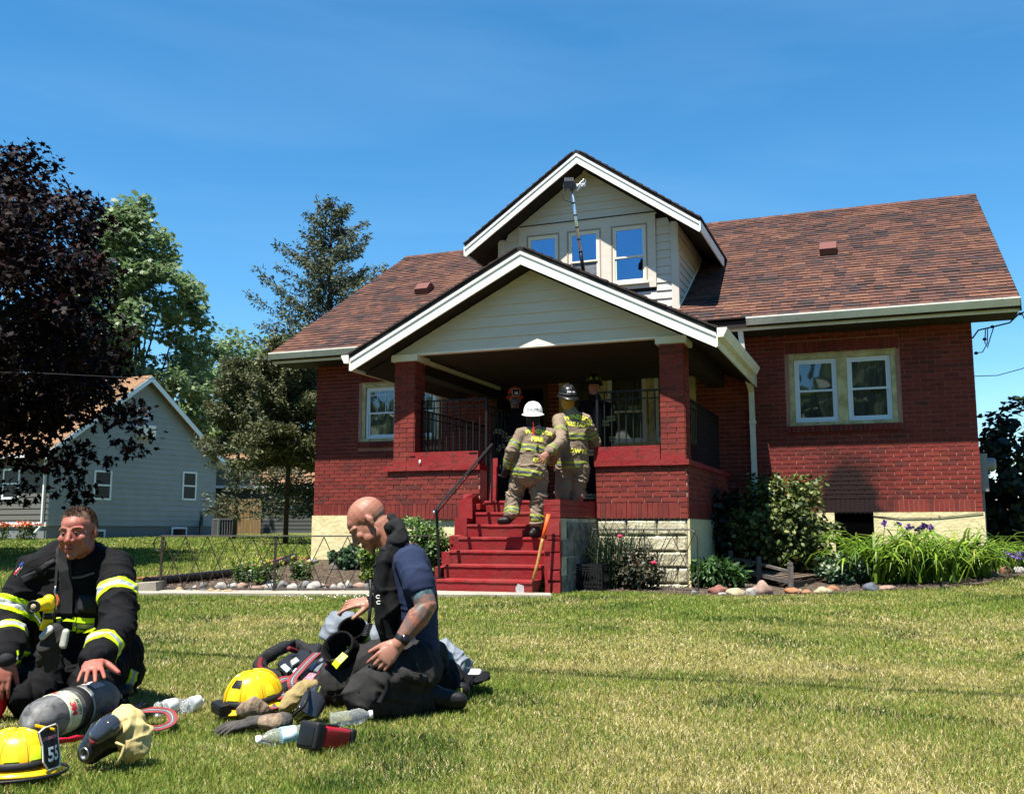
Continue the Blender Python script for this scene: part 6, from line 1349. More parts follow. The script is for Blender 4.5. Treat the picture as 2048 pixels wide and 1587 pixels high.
# ------------------------------------------------------------------ organic surfaces: capsules grown into one skin
from mathutils.bvhtree import BVHTree
class Body:
    def __init__(s): s.mb = MB()
    def chain(s, pts, flat=None, n=14):
        """pts: list of (point, radius or (ra, rb)); rounded at both ends"""
        P = [Vector(p) for p, r in pts]; Rr = [r if isinstance(r, (tuple, list)) else (r, r) for p, r in pts]
        a, z = P[0], P[-1]; t0 = (P[0] - P[1]).normalized(); t1 = (P[-1] - P[-2]).normalized()
        def cap(p, t, r, rev):
            m = min(r); o = [(p + t * m * k, (r[0] * math.sqrt(max(0.0, 1 - k * k)) + 1e-4, r[1] * math.sqrt(max(0.0, 1 - k * k)) + 1e-4)) for k in (0.5, 0.8, 0.96)]
            return o[::-1] if rev else o
        full = cap(a, t0, Rr[0], True) + list(zip(P, Rr)) + cap(z, t1, Rr[-1], False)
        s.mb.tube([p for p, r in full], [r for p, r in full], n, flat=Vector(flat) if flat is not None else None); return s
    def ball(s, c, r, rot=None, n=16, m=12): s.mb.ball(c, r, n, m, rot=rot); return s
    def mesh(s, name, voxel, smooth=3, fold=None, post=None):
        me = s.mb.mesh('tmp'); o = bpy.data.objects.new('tmp', me); COL.objects.link(o)
        md = o.modifiers.new('r', 'REMESH'); md.mode = 'VOXEL'; md.voxel_size = voxel; md.adaptivity = 0.0
        dg = bpy.context.evaluated_depsgraph_get(); out = bpy.data.meshes.new_from_object(o.evaluated_get(dg), depsgraph=dg); out.name = name
        bpy.data.objects.remove(o); bpy.data.meshes.remove(me)
        n = len(out.vertices); co = np.empty(n * 3, np.float32); out.vertices.foreach_get('co', co); co = co.reshape(-1, 3).astype(float)
        ed = np.empty(len(out.edges) * 2, np.int32); out.edges.foreach_get('vertices', ed); ed = ed.reshape(-1, 2)
        deg = np.bincount(ed.ravel(), minlength=n)[:, None].clip(1)
        def lap(q):
            acc = np.zeros_like(q)
            for k in range(3): acc[:, k] = np.bincount(ed[:, 0], q[ed[:, 1], k], n) + np.bincount(ed[:, 1], q[ed[:, 0], k], n)
            return acc / deg
        for _ in range(smooth):
            co = co + 0.6 * (lap(co) - co); 
        for _ in range(1 if smooth > 1 else 0): co = co - 0.3 * (lap(co) - co)
        if fold is not None:
            out.vertices.foreach_set('co', co.astype(np.float32).ravel()); out.update()
            nr = np.empty(n * 3, np.float32); out.vertices.foreach_get('normal', nr); nr = nr.reshape(-1, 3)
            co = co + nr * np.array([fold(Vector(c)) for c in co])[:, None]
        if post is not None: co = post(co)
        out.vertices.foreach_set('co', co.astype(np.float32).ravel()); out.update(); out.polygons.foreach_set('use_smooth', np.ones(len(out.polygons), bool)); out.materials.clear(); return out
def folds(segs, amp, fa=16.0, fc=4.5, seed=0.0, base=0.35):
    """cloth creases lying across the limb they belong to; segs: (a, b, strength at a, strength at b)"""
    S = [(Vector(a), Vector(b), sa, sb) for a, b, sa, sb in segs]
    def f(p):
        best = 1e9; w_ = None
        for a, b, sa, sb in S:
            d = b - a; t = max(0, min(1, (p - a).dot(d) / d.length_squared)); q = a + d * t; dist = (p - q).length
            if dist < best: best = dist; w_ = (d.normalized(), t, sa + (sb - sa) * t, q)
        d, t, st, q = w_; al = p.dot(d); ac = p - d * al; sv = Vector((seed, seed * 2, 0))
        wv = mnoise.noise(p * 6 + sv) * 0.09; v = ac * (fc * 0.8) + d * ((al + wv) * fa * 0.7) + sv; n_ = mnoise.noise(v); r1 = max(0.0, 1 - abs(n_) * 3.0) ** 2
        v2 = ac * (fc * 1.7) + d * ((al - wv * 1.5) * fa * 1.35) + sv * 3; n2 = max(0.0, 1 - abs(mnoise.noise(v2)) * 3.2) ** 2; n3 = mnoise.noise(p * 7 + sv)
        return amp * (0.50 * r1 * (base + st) + 0.26 * n2 * (base + st) + 0.55 * n3 * (base + .3 * st) - 0.25)
    return f
def band(garment, a, b, t0, t1, Rr, mats, name='reflective_band', off=0.004, parent=None, cuts=(0.30, 0.70), keep=None):
    """trim strip cut out of the garment's own surface between two planes across a -> b (metres from a)"""
    a = Vector(a); d = (Vector(b) - a).normalized(); bm = bmesh.new(); bm.from_mesh(garment.data); bm.normal_update(); mar = 0.02
    def dist(p): q = p - a; return (q - d * q.dot(d)).length, q.dot(d)
    dele = []
    for f_ in bm.faces:
        c = f_.calc_center_median(); r_, t = dist(c)
        if r_ > Rr or t < t0 - mar or t > t1 + mar or (keep and not keep(c)): dele.append(f_)
    bmesh.ops.delete(bm, geom=dele, context='FACES')
    for t, clr in ((t0, 'in'), (t1, 'out')):
        bmesh.ops.bisect_plane(bm, geom=bm.verts[:] + bm.edges[:] + bm.faces[:], plane_co=a + d * t, plane_no=d, clear_inner=(clr == 'in'), clear_outer=(clr == 'out'))
    for c_ in cuts: bmesh.ops.bisect_plane(bm, geom=bm.verts[:] + bm.edges[:] + bm.faces[:], plane_co=a + d * (t0 + (t1 - t0) * c_), plane_no=d)
    bm.normal_update(); L_ = t1 - t0
    for f_ in bm.faces:
        t = (dist(f_.calc_center_median())[1] - t0) / L_; f_.material_index = 1 if len(cuts) > 1 and cuts[0] < t < cuts[1] else 0
    nv = {v: v.normal.copy() for v in bm.verts}
    for v in bm.verts: v.co += nv[v] * off
    # rim so that the trim has thickness
    be = [e for e in bm.edges if e.is_boundary]; ex = bmesh.ops.extrude_edge_only(bm, edges=be)['geom']
    for v in ex:
        if isinstance(v, bmesh.types.BMVert):
            src = [e.other_vert(v) for e in v.link_edges if e.other_vert(v) in nv]
            if src: v.co -= nv[src[0]] * (off + 0.001)
    me = bpy.data.meshes.new(name); bm.to_mesh(me); bm.free()
    if len(me.polygons) == 0: return None
    return link(name, me, parent or garment, mats, smooth=True)
def bvh_of(o): return BVHTree.FromPolygons([v.co.copy() for v in o.data.vertices], [tuple(p.vertices) for p in o.data.polygons])
def stamp(txt, size, origin, right, up, target, parent, m, name='lettering', off=0.0025, spacing=1.0, bold=0.0, bvh=None, arc=0.0, depth=0.0):
    """flat lettering laid on a curved surface: every vertex dropped onto it along the outward direction"""
    bvh = bvh or bvh_of(target); me = text_mesh(txt, size, 0.0, spacing, bold); bm = bmesh.new(); bm.from_mesh(me)
    bmesh.ops.triangulate(bm, faces=bm.faces[:]); bmesh.ops.subdivide_edges(bm, edges=[e for e in bm.edges if e.calc_length() > 0.012], cuts=2) if size > 0.03 else None
    right = Vector(right).normalized(); up = Vector(up); up = (up - right * up.dot(right)).normalized(); outw = right.cross(up); origin = Vector(origin); miss = []
    for v in bm.verts:
        x, y = v.co.x, v.co.y
        if arc: y = y - arc * x * x
        p = origin + right * x + up * y; h, n_, i, d_ = bvh.ray_cast(p + outw * 0.30, -outw, 0.6)
        if h is None: miss.append(v); v.co = p
        else: v.co = h + outw * off
    if miss: bmesh.ops.delete(bm, geom=miss, context='VERTS')
    bm.to_mesh(me); bm.free(); return link(name, me, parent, m)
def frame(fwd, up=(0, 0, 1)):
    """rotation whose +y looks along fwd and whose +z is as close to up as can be"""
    y = Vector(fwd).normalized(); x = y.cross(Vector(up)).normalized(); z = x.cross(y); return Matrix((x, y, z)).transposed()
def head(B, c, rot, neck_to=None, nr=0.056, s_=1.0, jaw=1.0):
    """head shapes in a frame where +y is the face and +z the crown, centre between the ears"""
    c = Vector(c); P = lambda x, y, z: c + rot @ (Vector((x, y, z)) * s_)
    ball = lambda p, r: B.ball(P(*p), tuple(q * s_ for q in r), rot)
    ball((0, -0.016, 0.036), (0.075, 0.094, 0.083)); ball((0, 0.014, 0.044), (0.062, 0.0735, 0.048)); ball((0, 0.030, -0.012), (0.064, 0.064, 0.080)); ball((0, 0.040, -0.070), (0.048 * jaw, 0.046, 0.036)); ball((0, 0.078, -0.097), (0.022, 0.017, 0.016))
    for s in (-1, 1):
        ball((s * 0.043 * jaw, 0.010, -0.058), (0.022, 0.038, 0.034)); ball((s * 0.042, 0.066, -0.018), (0.022, 0.021, 0.022)); ball((s * 0.046, 0.050, -0.048), (0.020, 0.026, 0.028))
        ball((s * 0.0125, 0.098, -0.028), (0.0095, 0.0115, 0.0085))
        B.chain([(P(s * 0.075, -0.012, 0.022), (0.010 * s_, 0.007 * s_)), (P(s * 0.080, -0.016, 0.004), (0.017 * s_, 0.007 * s_)), (P(s * 0.076, -0.006, -0.022), (0.010 * s_, 0.007 * s_))], flat=rot @ Vector((0, 1, 0)))
        B.chain([(P(s * 0.050, 0.064, 0.026), 0.009 * s_), (P(s * 0.030, 0.078, 0.028), 0.0105 * s_), (P(s * 0.008, 0.083, 0.024), 0.009 * s_)])
    B.chain([(P(0, 0.083, 0.020), 0.0095 * s_), (P(0, 0.097, 0.000), 0.0105 * s_), (P(0, 0.110, -0.022), 0.0125 * s_)])
    B.chain([(P(-0.020, 0.082, -0.055), 0.007 * s_), (P(0, 0.092, -0.051), 0.008 * s_), (P(0.020, 0.082, -0.055), 0.007 * s_)])
    B.chain([(P(-0.017, 0.081, -0.067), 0.007 * s_), (P(0, 0.089, -0.068), 0.009 * s_), (P(0.017, 0.081, -0.067), 0.007 * s_)])
    if neck_to is not None: B.chain([(P(0, -0.022, -0.035), nr * s_), (c.lerp(Vector(neck_to), 0.6) + rot @ Vector((0, -0.012, 0)), nr * s_), (neck_to, nr * 1.15)])
    return P
def face_parts(P, rot, parent, skin_dark, brow_m, s_=1.0, squint=0.6, lips=None):
    wm = mat('eye_white', (0.42, 0.37, 0.35), 0.25); im = mat('iris_dark', (0.02, 0.015, 0.012), 0.1)
    for s in (-1, 1):
        b = MB(); b.ball(P(s * 0.030, 0.0765, 0.006), (0.0115 * s_, 0.0105 * s_, 0.0072 * s_), 12, 8, 0, rot); b.ball(P(s * 0.030 - 0.001, 0.0855, 0.005), (0.0046 * s_, 0.0028 * s_, 0.0046 * s_), 8, 6, 1, rot); b.build('eye', [wm, im], parent, smooth=True)
        b = MB(); b.tube([P(s * 0.0175, 0.0835, 0.007), P(s * 0.024, 0.0875, 0.0125), P(s * 0.032, 0.0865, 0.0135), P(s * 0.041, 0.079, 0.009)], [(0.0035 * s_, 0.002)] * 4, 6); b.build('eyelid', skin_dark, parent, smooth=True)
        b = MB(); b.tube([P(s * 0.013, 0.0905, 0.029), P(s * 0.030, 0.0885, 0.034), P(s * 0.049, 0.073, 0.030)], [(0.0035 * s_, 0.0026), (0.0040 * s_, 0.0026), (0.0018, 0.0018)], 6); b.build('eyebrow', brow_m, parent, smooth=True)
    if lips is not None:
        b = MB(); b.tube([P(-0.021, 0.0855, -0.0575), P(-0.008, 0.097, -0.0545), P(0, 0.0975, -0.0565), P(0.008, 0.097, -0.0545), P(0.021, 0.0855, -0.0575)], [(0.003, 0.002), (0.005, 0.0035), (0.005, 0.0035), (0.005, 0.0035), (0.003, 0.002)], 6)
        b.tube([P(-0.018, 0.085, -0.066), P(0, 0.0955, -0.068), P(0.018, 0.085, -0.066)], [(0.003, 0.002), (0.006, 0.004), (0.003, 0.002)], 6); b.build('lips', lips, parent, smooth=True)
        b = MB(); b.tube([P(-0.017, 0.0875, -0.0615), P(0, 0.0965, -0.062), P(0.017, 0.0875, -0.0615)], [0.0016, 0.0028, 0.0016], 5); b.build('mouth', mat('mouth_dark', (0.05, 0.012, 0.012), 0.6), parent)
def hand(B, w, d, n, side, curls, spread=0.12, thumb=0.7, s_=1.0, thumb_c=0.35):
    """w wrist, d pointing direction, n back-of-hand normal, side: +1 puts the thumb on the right of d seen from the back; curls = (index, middle, ring, little)"""
    w, d = Vector(w), Vector(d).normalized(); n = Vector(n); n = (n - d * n.dot(d)).normalized(); r_ = d.cross(n) * side      # towards the thumb
    at = lambda a, b_, c_: w + (d * a + r_ * b_ + n * c_) * s_
    B.chain([(at(-0.03, 0, 0), (0.024 * s_, 0.019 * s_)), (at(0.02, 0, 0.002), (0.032 * s_, 0.016 * s_)), (at(0.055, 0, 0.003), (0.040 * s_, 0.0145 * s_)), (at(0.080, 0, 0.002), (0.038 * s_, 0.012 * s_))], flat=r_)
    B.ball(at(0.03, 0.024, -0.006), (0.020 * s_,) * 3)
    for i, (off, L_, rad) in enumerate(((0.030, 0.074, 0.0092), (0.0105, 0.082, 0.0095), (-0.010, 0.076, 0.0090), (-0.029, 0.060, 0.0080))):
        c_ = curls[i]; sp = spread * (1.5 - i); f = (d * math.cos(sp) + r_ * math.sin(sp)).normalized(); p = at(0.078, off, 0.003); pts = [(at(0.045, off * 0.85, 0.002), rad * s_ * 0.95), (p, rad * 1.05 * s_)]; a = c_ * 0.5
        for L2, k in ((0.46, 1.0), (0.30, 1.15), (0.24, 0.8)):
            f2 = f * math.cos(a) - n * math.sin(a); p = p + f2 * L_ * L2 * s_; rad *= 0.93; pts.append((p, rad * s_)); a += c_ * k
        B.chain(pts, n=10)
    tb = at(0.012, 0.022, -0.004); f = (d * math.cos(thumb) + r_ * math.sin(thumb) - n * 0.25).normalized(); f2 = (f + d * thumb_c - n * 0.15).normalized()
    B.chain([(tb, 0.015 * s_), (tb + f * 0.040 * s_, 0.0125 * s_), (tb + f * 0.040 * s_ + f2 * 0.030 * s_, 0.0108 * s_), (tb + f * 0.040 * s_ + f2 * 0.054 * s_, 0.0088 * s_)], n=10)
    return at
skin_red = mat('skin_flushed', (0.36, 0.135, 0.095), 0.5, var=(0.40, 0.095, 0.07), scale=9, mask=(0.45, 0.65), bump=0.12, bscale=160, subsurf=0.15, bdist=0.002)
skin_tan = mat('skin_tan', (0.36, 0.175, 0.12), 0.45, var=(0.36, 0.135, 0.09), scale=8, mask=(0.45, 0.65), bump=0.12, bscale=160, subsurf=0.12, bdist=0.002)
lip_m = mat('lip', (0.36, 0.10, 0.09), 0.5); lid_m = mat('eyelid_skin', (0.30, 0.11, 0.085), 0.6); brow_b = mat('brow_brown', (0.09, 0.045, 0.025), 0.8)
cloth_bk = mat('turnout_black', (0.0065, 0.0065, 0.0075), 0.85, var=(0.010, 0.010, 0.011), scale=14, bump=0.35, bscale=420, spec=0.10, bdist=0.0015)
cloth_gy = mat('trouser_charcoal', (0.025, 0.0245, 0.024), 0.85, var=(0.032, 0.031, 0.030), scale=10, bump=0.35, bscale=420, spec=0.10, bdist=0.0015)
cloth_tan = mat('turnout_tan', (0.26, 0.195, 0.135), 0.88, var=(0.19, 0.142, 0.10), scale=5, bump=0.4, bscale=200, second=((0.045, 0.036, 0.03), 4, 0.60, 0.78), bdist=0.003)
navy = mat('shirt_navy', (0.016, 0.025, 0.062), 0.9, var=(0.020, 0.032, 0.076), scale=9, bump=0.25, bscale=420, spec=0.2, bdist=0.001)
lime = mat('trim_lime', (0.48, 0.66, 0.01), 0.45, var=(0.40, 0.58, 0.01), scale=30); silver = mat('trim_silver', (0.42, 0.45, 0.45), 0.35, var=(0.32, 0.34, 0.34), scale=25)
lime_d = mat('trim_lime_worn', (0.34, 0.40, 0.04), 0.55, var=(0.24, 0.27, 0.05), scale=12); silver_d = mat('trim_silver_worn', (0.13, 0.14, 0.13), 0.5)
rubber = mat('rubber_black', (0.012, 0.012, 0.012), 0.5, bump=0.2, bscale=60); glove_m = mat('glove_black', (0.018, 0.018, 0.020), 0.7, bump=0.3, bscale=90)
letter_y = mat('letter_yellow', (0.60, 0.60, 0.06), 0.6, var=(0.22, 0.19, 0.09), scale=34, mask=(0.54, 0.62)); letter_w = mat('letter_white', (0.75, 0.75, 0.72), 0.5); letter_k = mat('letter_black', (0.01, 0.01, 0.01), 0.5)
def helmet(loc, rot, shell_m, name='helmet', patches=lime, strap=True, shield=None, tail=None, s_=1.0, brim_m=None, parent=None, label=None, front_txt=None, group=None, wide=1.0, band_m=None, rear_txt=None, decals=None):
    """leather-style fire helmet; local +y front, +z up, origin at the rim plane"""
    o = empty(name, loc, label=label, cat='helmet' if label else None, group=group); o.rotation_euler = rot.to_euler() if isinstance(rot, Matrix) else rot
    if parent: o.parent = parent
    a, b_, h = 0.105 * s_, 0.130 * s_, 0.135 * s_; V = []; F_ = []; n, m = 48, 14
    for j in range(m + 1):
        ph = (math.pi / 2) * j / m; rr_ = math.cos(ph) ** 0.82; z = h * math.sin(ph) ** 0.95
        for k in range(n):
            th = 2 * math.pi * k / n; rid = 1 + 0.014 * (abs(math.cos(th * 4)) ** 10) * (0.3 + math.cos(ph)); V.append((a * rr_ * math.cos(th) * rid, b_ * rr_ * math.sin(th) * rid, z + 0.012 * s_))
    for j in range(m):
        for k in range(n): F_.append((j * n + k, j * n + (k + 1) % n, (j + 1) * n + (k + 1) % n, (j + 1) * n + k))
    sh_ = MB().add(V, F_).build('shell', shell_m, o, smooth=True)
    B = MB(); prof = []
    for k in range(n):
        th = 2 * math.pi * k / n; back = max(0, -math.sin(th)) ** 2; front = max(0, math.sin(th)) ** 3; w_ = (0.030 + 0.055 * back + 0.016 * front) * s_ * wide
        c, s2 = math.cos(th), math.sin(th); dz = -0.022 * back * s_ - 0.004 * front; inn = (a * c * 0.98, b_ * s2 * 0.98); L_ = math.hypot(*inn); out = (inn[0] * (L_ + w_) / L_, inn[1] * (L_ + w_) / L_); mid = ((inn[0] + out[0]) / 2, (inn[1] + out[1]) / 2)
        prof.append([(inn[0], inn[1], 0.016 * s_), (mid[0], mid[1], 0.010 * s_ + dz * .3), (out[0], out[1], 0.002 * s_ + dz), (out[0] * 1.005, out[1] * 1.005, -0.004 * s_ + dz), (mid[0], mid[1], 0.002 * s_ + dz * .3), (inn[0], inn[1], 0.004 * s_)])
    vs = [p for r_ in prof for p in r_]; fs = []
    for k in range(n):
        k2 = (k + 1) % n
        for j in range(6): j2 = (j + 1) % 6; fs.append((k * 6 + j, k * 6 + j2, k2 * 6 + j2, k2 * 6 + j))
    B.add(vs, fs).build('brim', brim_m or shell_m, o, smooth=True)
    R_ = MB()
    for k in range(8):
        th = 2 * math.pi * k / 8 + math.pi / 2; q = []
        for j in range(8): ph = (math.pi / 2) * (0.04 + 0.94 * j / 7); rr_ = math.cos(ph) ** 0.82; q.append((a * rr_ * math.cos(th) * 1.012, b_ * rr_ * math.sin(th) * 1.012, h * math.sin(ph) ** 0.95 + 0.013 * s_))
        wd = 0.0045 * s_ * (1.9 if k % 4 == 0 else 0.8); R_.tube(q, [wd] * 8, 6)
    R_.build('ridges', shell_m, o, smooth=True)
    bvh = bvh_of(sh_)
    def patch(th, w_, z0, z1, mt, nm='reflector', taper=0.7, off=0.003):
        q = []; c = (z0 + z1) / 2
        V_ = []; F2 = []
        N_ = 6
        for j in range(N_ + 1):
            z = z0 + (z1 - z0) * j / N_; ww = w_ * (1 - (1 - taper) * j / N_)
            for i in range(N_ + 1):
                t_ = th + (i / N_ - 0.5) * ww / 0.11 / s_; p = Vector((0.5 * math.cos(t_), 0.5 * math.sin(t_), z)); hh, nn, _, _ = bvh.ray_cast(p, Vector((-math.cos(t_), -math.sin(t_), 0)), 1.0)
                V_.append((hh if hh else p * 0.2) + Vector((math.cos(t_), math.sin(t_), 0.3)) * off)
        for j in range(N_):
            for i in range(N_): F2.append((j * (N_ + 1) + i, j * (N_ + 1) + i + 1, (j + 1) * (N_ + 1) + i + 1, (j + 1) * (N_ + 1) + i))
        return MB().add(V_, F2).build(nm, mt, o, smooth=True)
    if patches and not rear_txt:
        for k in range(8):
            th = 2 * math.pi * k / 8 + math.pi / 2 + math.pi / 8
            patch(th, 0.055 * s_, 0.050 * s_, 0.098 * s_, patches, taper=.6)
    if strap:
        B = MB(); vs = []; fs = []
        for k in range(n):
            th = 2 * math.pi * k / n
            for (q, z) in ((1.02, 0.018), (1.045, 0.02), (1.035, 0.046), (1.0, 0.046)): vs.append((a * q * math.cos(th), b_ * q * math.sin(th), z * s_))
        for k in range(n):
            for j in range(4): fs.append((k * 4 + j, k * 4 + (j + 1) % 4, ((k + 1) % n) * 4 + (j + 1) % 4, ((k + 1) % n) * 4 + j))
        B.add(vs, fs).build('strap', band_m or mat('strap_black', (0.015, 0.015, 0.016), 0.6), o, smooth=True)
    if shield:
        w_, hh = 0.062 * s_, (0.15 if front_txt and len(front_txt) > 1 else 0.10) * s_; y0 = b_ + 0.022 * s_; pl = []
        outl = [(-0.6, 0.0), (0.6, 0.0), (0.9, 0.22), (0.85, 0.6), (1.0, 0.92), (0.6, 1.0), (-0.6, 1.0), (-1.0, 0.92), (-0.85, 0.6), (-0.9, 0.22)]
        bend = lambda x, z: (x * w_, y0 - 0.35 * abs(x) ** 2 * w_ * 0.5 - 0.02 * z, z * hh + 0.008)
        B = MB(); f_ = [bend(x, z) for x, z in outl]; g_ = [(p[0], p[1] - 0.004, p[2]) for p in f_]; k = len(f_); c = (0, y0 - 0.004, hh * .5); B.add(f_ + g_ + [c], [(i, (i + 1) % k, 2 * k) for i in range(k)] + [tuple(range(2 * k - 1, k - 1, -1))] + [(i, k + i, k + (i + 1) % k, (i + 1) % k) for i in range(k)]); so_ = B.build('front_shield', shield, o)
        B = MB(); q = [Vector(p) + Vector((0, 0.002, 0)) for p in f_]; B.tube(q + [q[0]], 0.0028, 5); B.build('shield_edge', mat('shield_stitch', (0.62, 0.56, 0.45), 0.6), o)
        if front_txt:
            bv = bvh_of(so_)
            for (txt, sz, zz, mt) in front_txt: stamp(txt, sz * s_, (0, y0, zz * hh), (-1, 0, 0), (0, 0, 1), so_, o, mt, off=0.003, bvh=bv, bold=sz * 0.02)
        B = MB(); B.tube([(0, y0 - 0.004, hh * 0.97), (0, b_ * 0.55, h + 0.026 * s_)], [(0.007, 0.004)] * 2, 6); B.build('shield_holder', shell_m, o)
    if rear_txt:
        for (txt, sz, zz, mt) in rear_txt: stamp(txt, sz * s_, (0, -b_, zz * s_), (1, 0, 0), (0, 0, 1), sh_, o, mt, off=0.004, bvh=bvh, bold=sz * 0.03)
    o['_patch'] = 0; del o['_patch']
    return o, sh_, patch
# ------------------------------------------------------------------ PERSON kneeling at the left, black turnout coat
def PX(y0):
    return lambda u, v, dy=0.0: D(u, v, y0 + dy)
K1 = empty('person', tuple(Vector((-2.03, 4.62, 0.0))), label='firefighter in black turnout gear kneeling at the left with one hand on the air cylinder', cat='person'); K1o = K1.location.copy()
def loc_mesh(me, off):
    n = len(me.vertices); c = np.empty(n * 3, np.float32); me.vertices.foreach_get('co', c); c = c.reshape(-1, 3) - np.array(off, np.float32); me.vertices.foreach_set('co', c.ravel()); me.update(); return me
def attach(me, name, root, off, mats): return link(name, loc_mesh(me, off), root, mats)
P = PX(4.6)
hipL, hipR = P(95, 1318, .30), P(215, 1318, .28)          # image-left, image-right
shL, shR = P(62, 1138, .05), P(232, 1128, .10)
elL, elR = P(18, 1232, -.02), P(240, 1252, -.20)
wrL, wrR = P(12, 1318, -.34), P(188, 1318, -.52)
kneeL, kneeR = P(66, 1396, -.24), P(178, 1400, -.10)
ankL, ankR = P(118, 1392, .42), P(240, 1392, .40)
neck = P(158, 1112, .06); hc = P(156, 1066, -.02); pelvis = (hipL + hipR) / 2
hrot = frame((0.0, -1.0, -0.10), (-0.06, -0.05, 1))
B = Body(); HP_ = head(B, hc, hrot, neck + Vector((0, .02, -.03)), 0.062, 0.99, 1.06)
B.chain([(neck + Vector((0, .03, -.05)), (0.12, 0.08)), ((shL + shR) / 2 + Vector((0, .03, -.05)), (0.17, 0.10)), (pelvis + Vector((0, 0, .05)), (0.15, 0.11))], flat=(1, 0, 0))
for sh_, el, wr in ((shL, elL, wrL), (shR, elR, wrR)): B.chain([(sh_, 0.055), (el, 0.042), (wr, 0.029)])
hand(B, wrR, D(176, 1376, 3.86) - wrR, (0.05, -0.5, 0.86), -1, (0.10, 0.14, 0.16, 0.20), spread=0.16, thumb=0.95, thumb_c=0.3, s_=1.08)
hand(B, wrL, (-0.05, -0.25, -0.95), (0.25, -0.95, 0.15), -1, (0.30, 0.35, 0.4, 0.5), spread=0.08, thumb=0.5, s_=1.05)
body = attach(B.mesh('body', 0.0038, 3), 'body', K1, K1o, skin_red)
HPl = lambda x, y, z: HP_(x, y, z) - K1o
face_parts(HPl, hrot, K1, lid_m, brow_b, 0.99, lips=lip_m)
# hair: close-cropped cap of short strands
hair_m = mat('hair_brown', (0.055, 0.032, 0.020), 0.7, var=(0.09, 0.055, 0.035), scale=30); hair_g = mat('hair_sides', (0.13, 0.075, 0.05), 0.8)
rs = np.random.RandomState(91); n = 9000; dirs = rnd_unit(rs, n); dirs = dirs[(dirs[:, 2] > -0.35)]
Pq = []; Nq = []; Dq = []; Mi = []; Sz = []
for d in dirs:
    x, y, z = d; 
    if y > 0.30 and z < 0.62 + 0.25 * (abs(x) > .5) - 0.2 * (abs(x) > .72): continue
    if y > 0.15 and z < 0.25: continue
    if z < -0.30 - 0.3 * (y < -0.3): continue
    if abs(x) > 0.85 and y > -0.4 and z < 0.10 and y < .25: continue
    p = HPl(x * 0.0752, -0.016 + y * 0.0940, 0.036 + z * 0.083); top = z > 0.45
    Pq.append(tuple(p)); dd = hrot @ Vector((x * .6, y * .4 + 0.55 * top, z * .7 + 0.2)); Dq.append(tuple(dd)); Nq.append(tuple(hrot @ Vector((-y, x, 0.2)))); Mi.append(0 if z > 0.25 else 1); Sz.append(0.013 if top else 0.007)
hm_ = leaf_mesh('hair', np.array(Pq), np.array(Nq) + rs.randn(len(Pq), 3) * .3, np.array(Dq) + rs.randn(len(Pq), 3) * .12, np.array(Sz), 'tuft', Mi, [hair_m, hair_g]); link('hair', hm_, K1)
b = Body(); b.ball(HP_(0, -0.020, 0.043), (0.0745, 0.092, 0.0815), hrot); hcap = b.mesh('hair_cap', 0.006, 2)
o = attach(hcap, 'hair_cap', K1, K1o, hair_g)
# jacket
JS = [(shL, elL, .5, 1.2), (elL, wrL, 1.2, .6), (shR, elR, .5, 1.2), (elR, wrR, 1.2, .6), ((shL + shR) / 2, pelvis, .3, .9)]
J = Body(); mid = (shL + shR) / 2
J.chain([(mid + Vector((0, .03, .02)), (0.205, 0.115)), (mid.lerp(pelvis, .35) + Vector((0, -.03, 0)), (0.205, 0.155)), (mid.lerp(pelvis, .75) + Vector((0, -.04, 0)), (0.20, 0.165)), (pelvis + Vector((0, -.06, .02)), (0.21, 0.18)), (pelvis + Vector((0, -.10, -.035)), (0.215, 0.185))], flat=(1, 0, 0), n=24)
for sh_, el, wr in ((shL, elL, wrL), (shR, elR, wrR)):
    J.chain([(mid.lerp(sh_, .45) + Vector((0, .01, .0)), 0.100), (sh_ + Vector((0, 0, -.01)), 0.089), (sh_.lerp(el, .5), 0.081), (el, 0.075), (el.lerp(wr, .55), 0.069), (el.lerp(wr, .92), 0.064)], n=18)
J.chain([(neck + Vector((0, .04, -.05)), (0.115, 0.10)), (neck + Vector((0, .035, 0.005)), (0.092, 0.088)), (neck + Vector((0, .03, .030)), (0.080, 0.076))], flat=(1, 0, 0), n=20)
jk = attach(J.mesh('jacket', 0.0062, 3, folds(JS, 0.022, 14, 4.0, 2.0)), 'jacket', K1, K1o, cloth_bk)
Lc = lambda v: Vector(v) - K1o
band(jk, Lc(shL), Lc(elL), 0.145, 0.215, 0.120, [lime, silver]); band(jk, Lc(shR), Lc(elR), 0.185, 0.250, 0.120, [lime, silver])
band(jk, Lc(elL), Lc(wrL), 0.16, 0.22, 0.110, [lime, silver]); band(jk, Lc(elR), Lc(wrR), 0.20, 0.262, 0.110, [lime, silver])
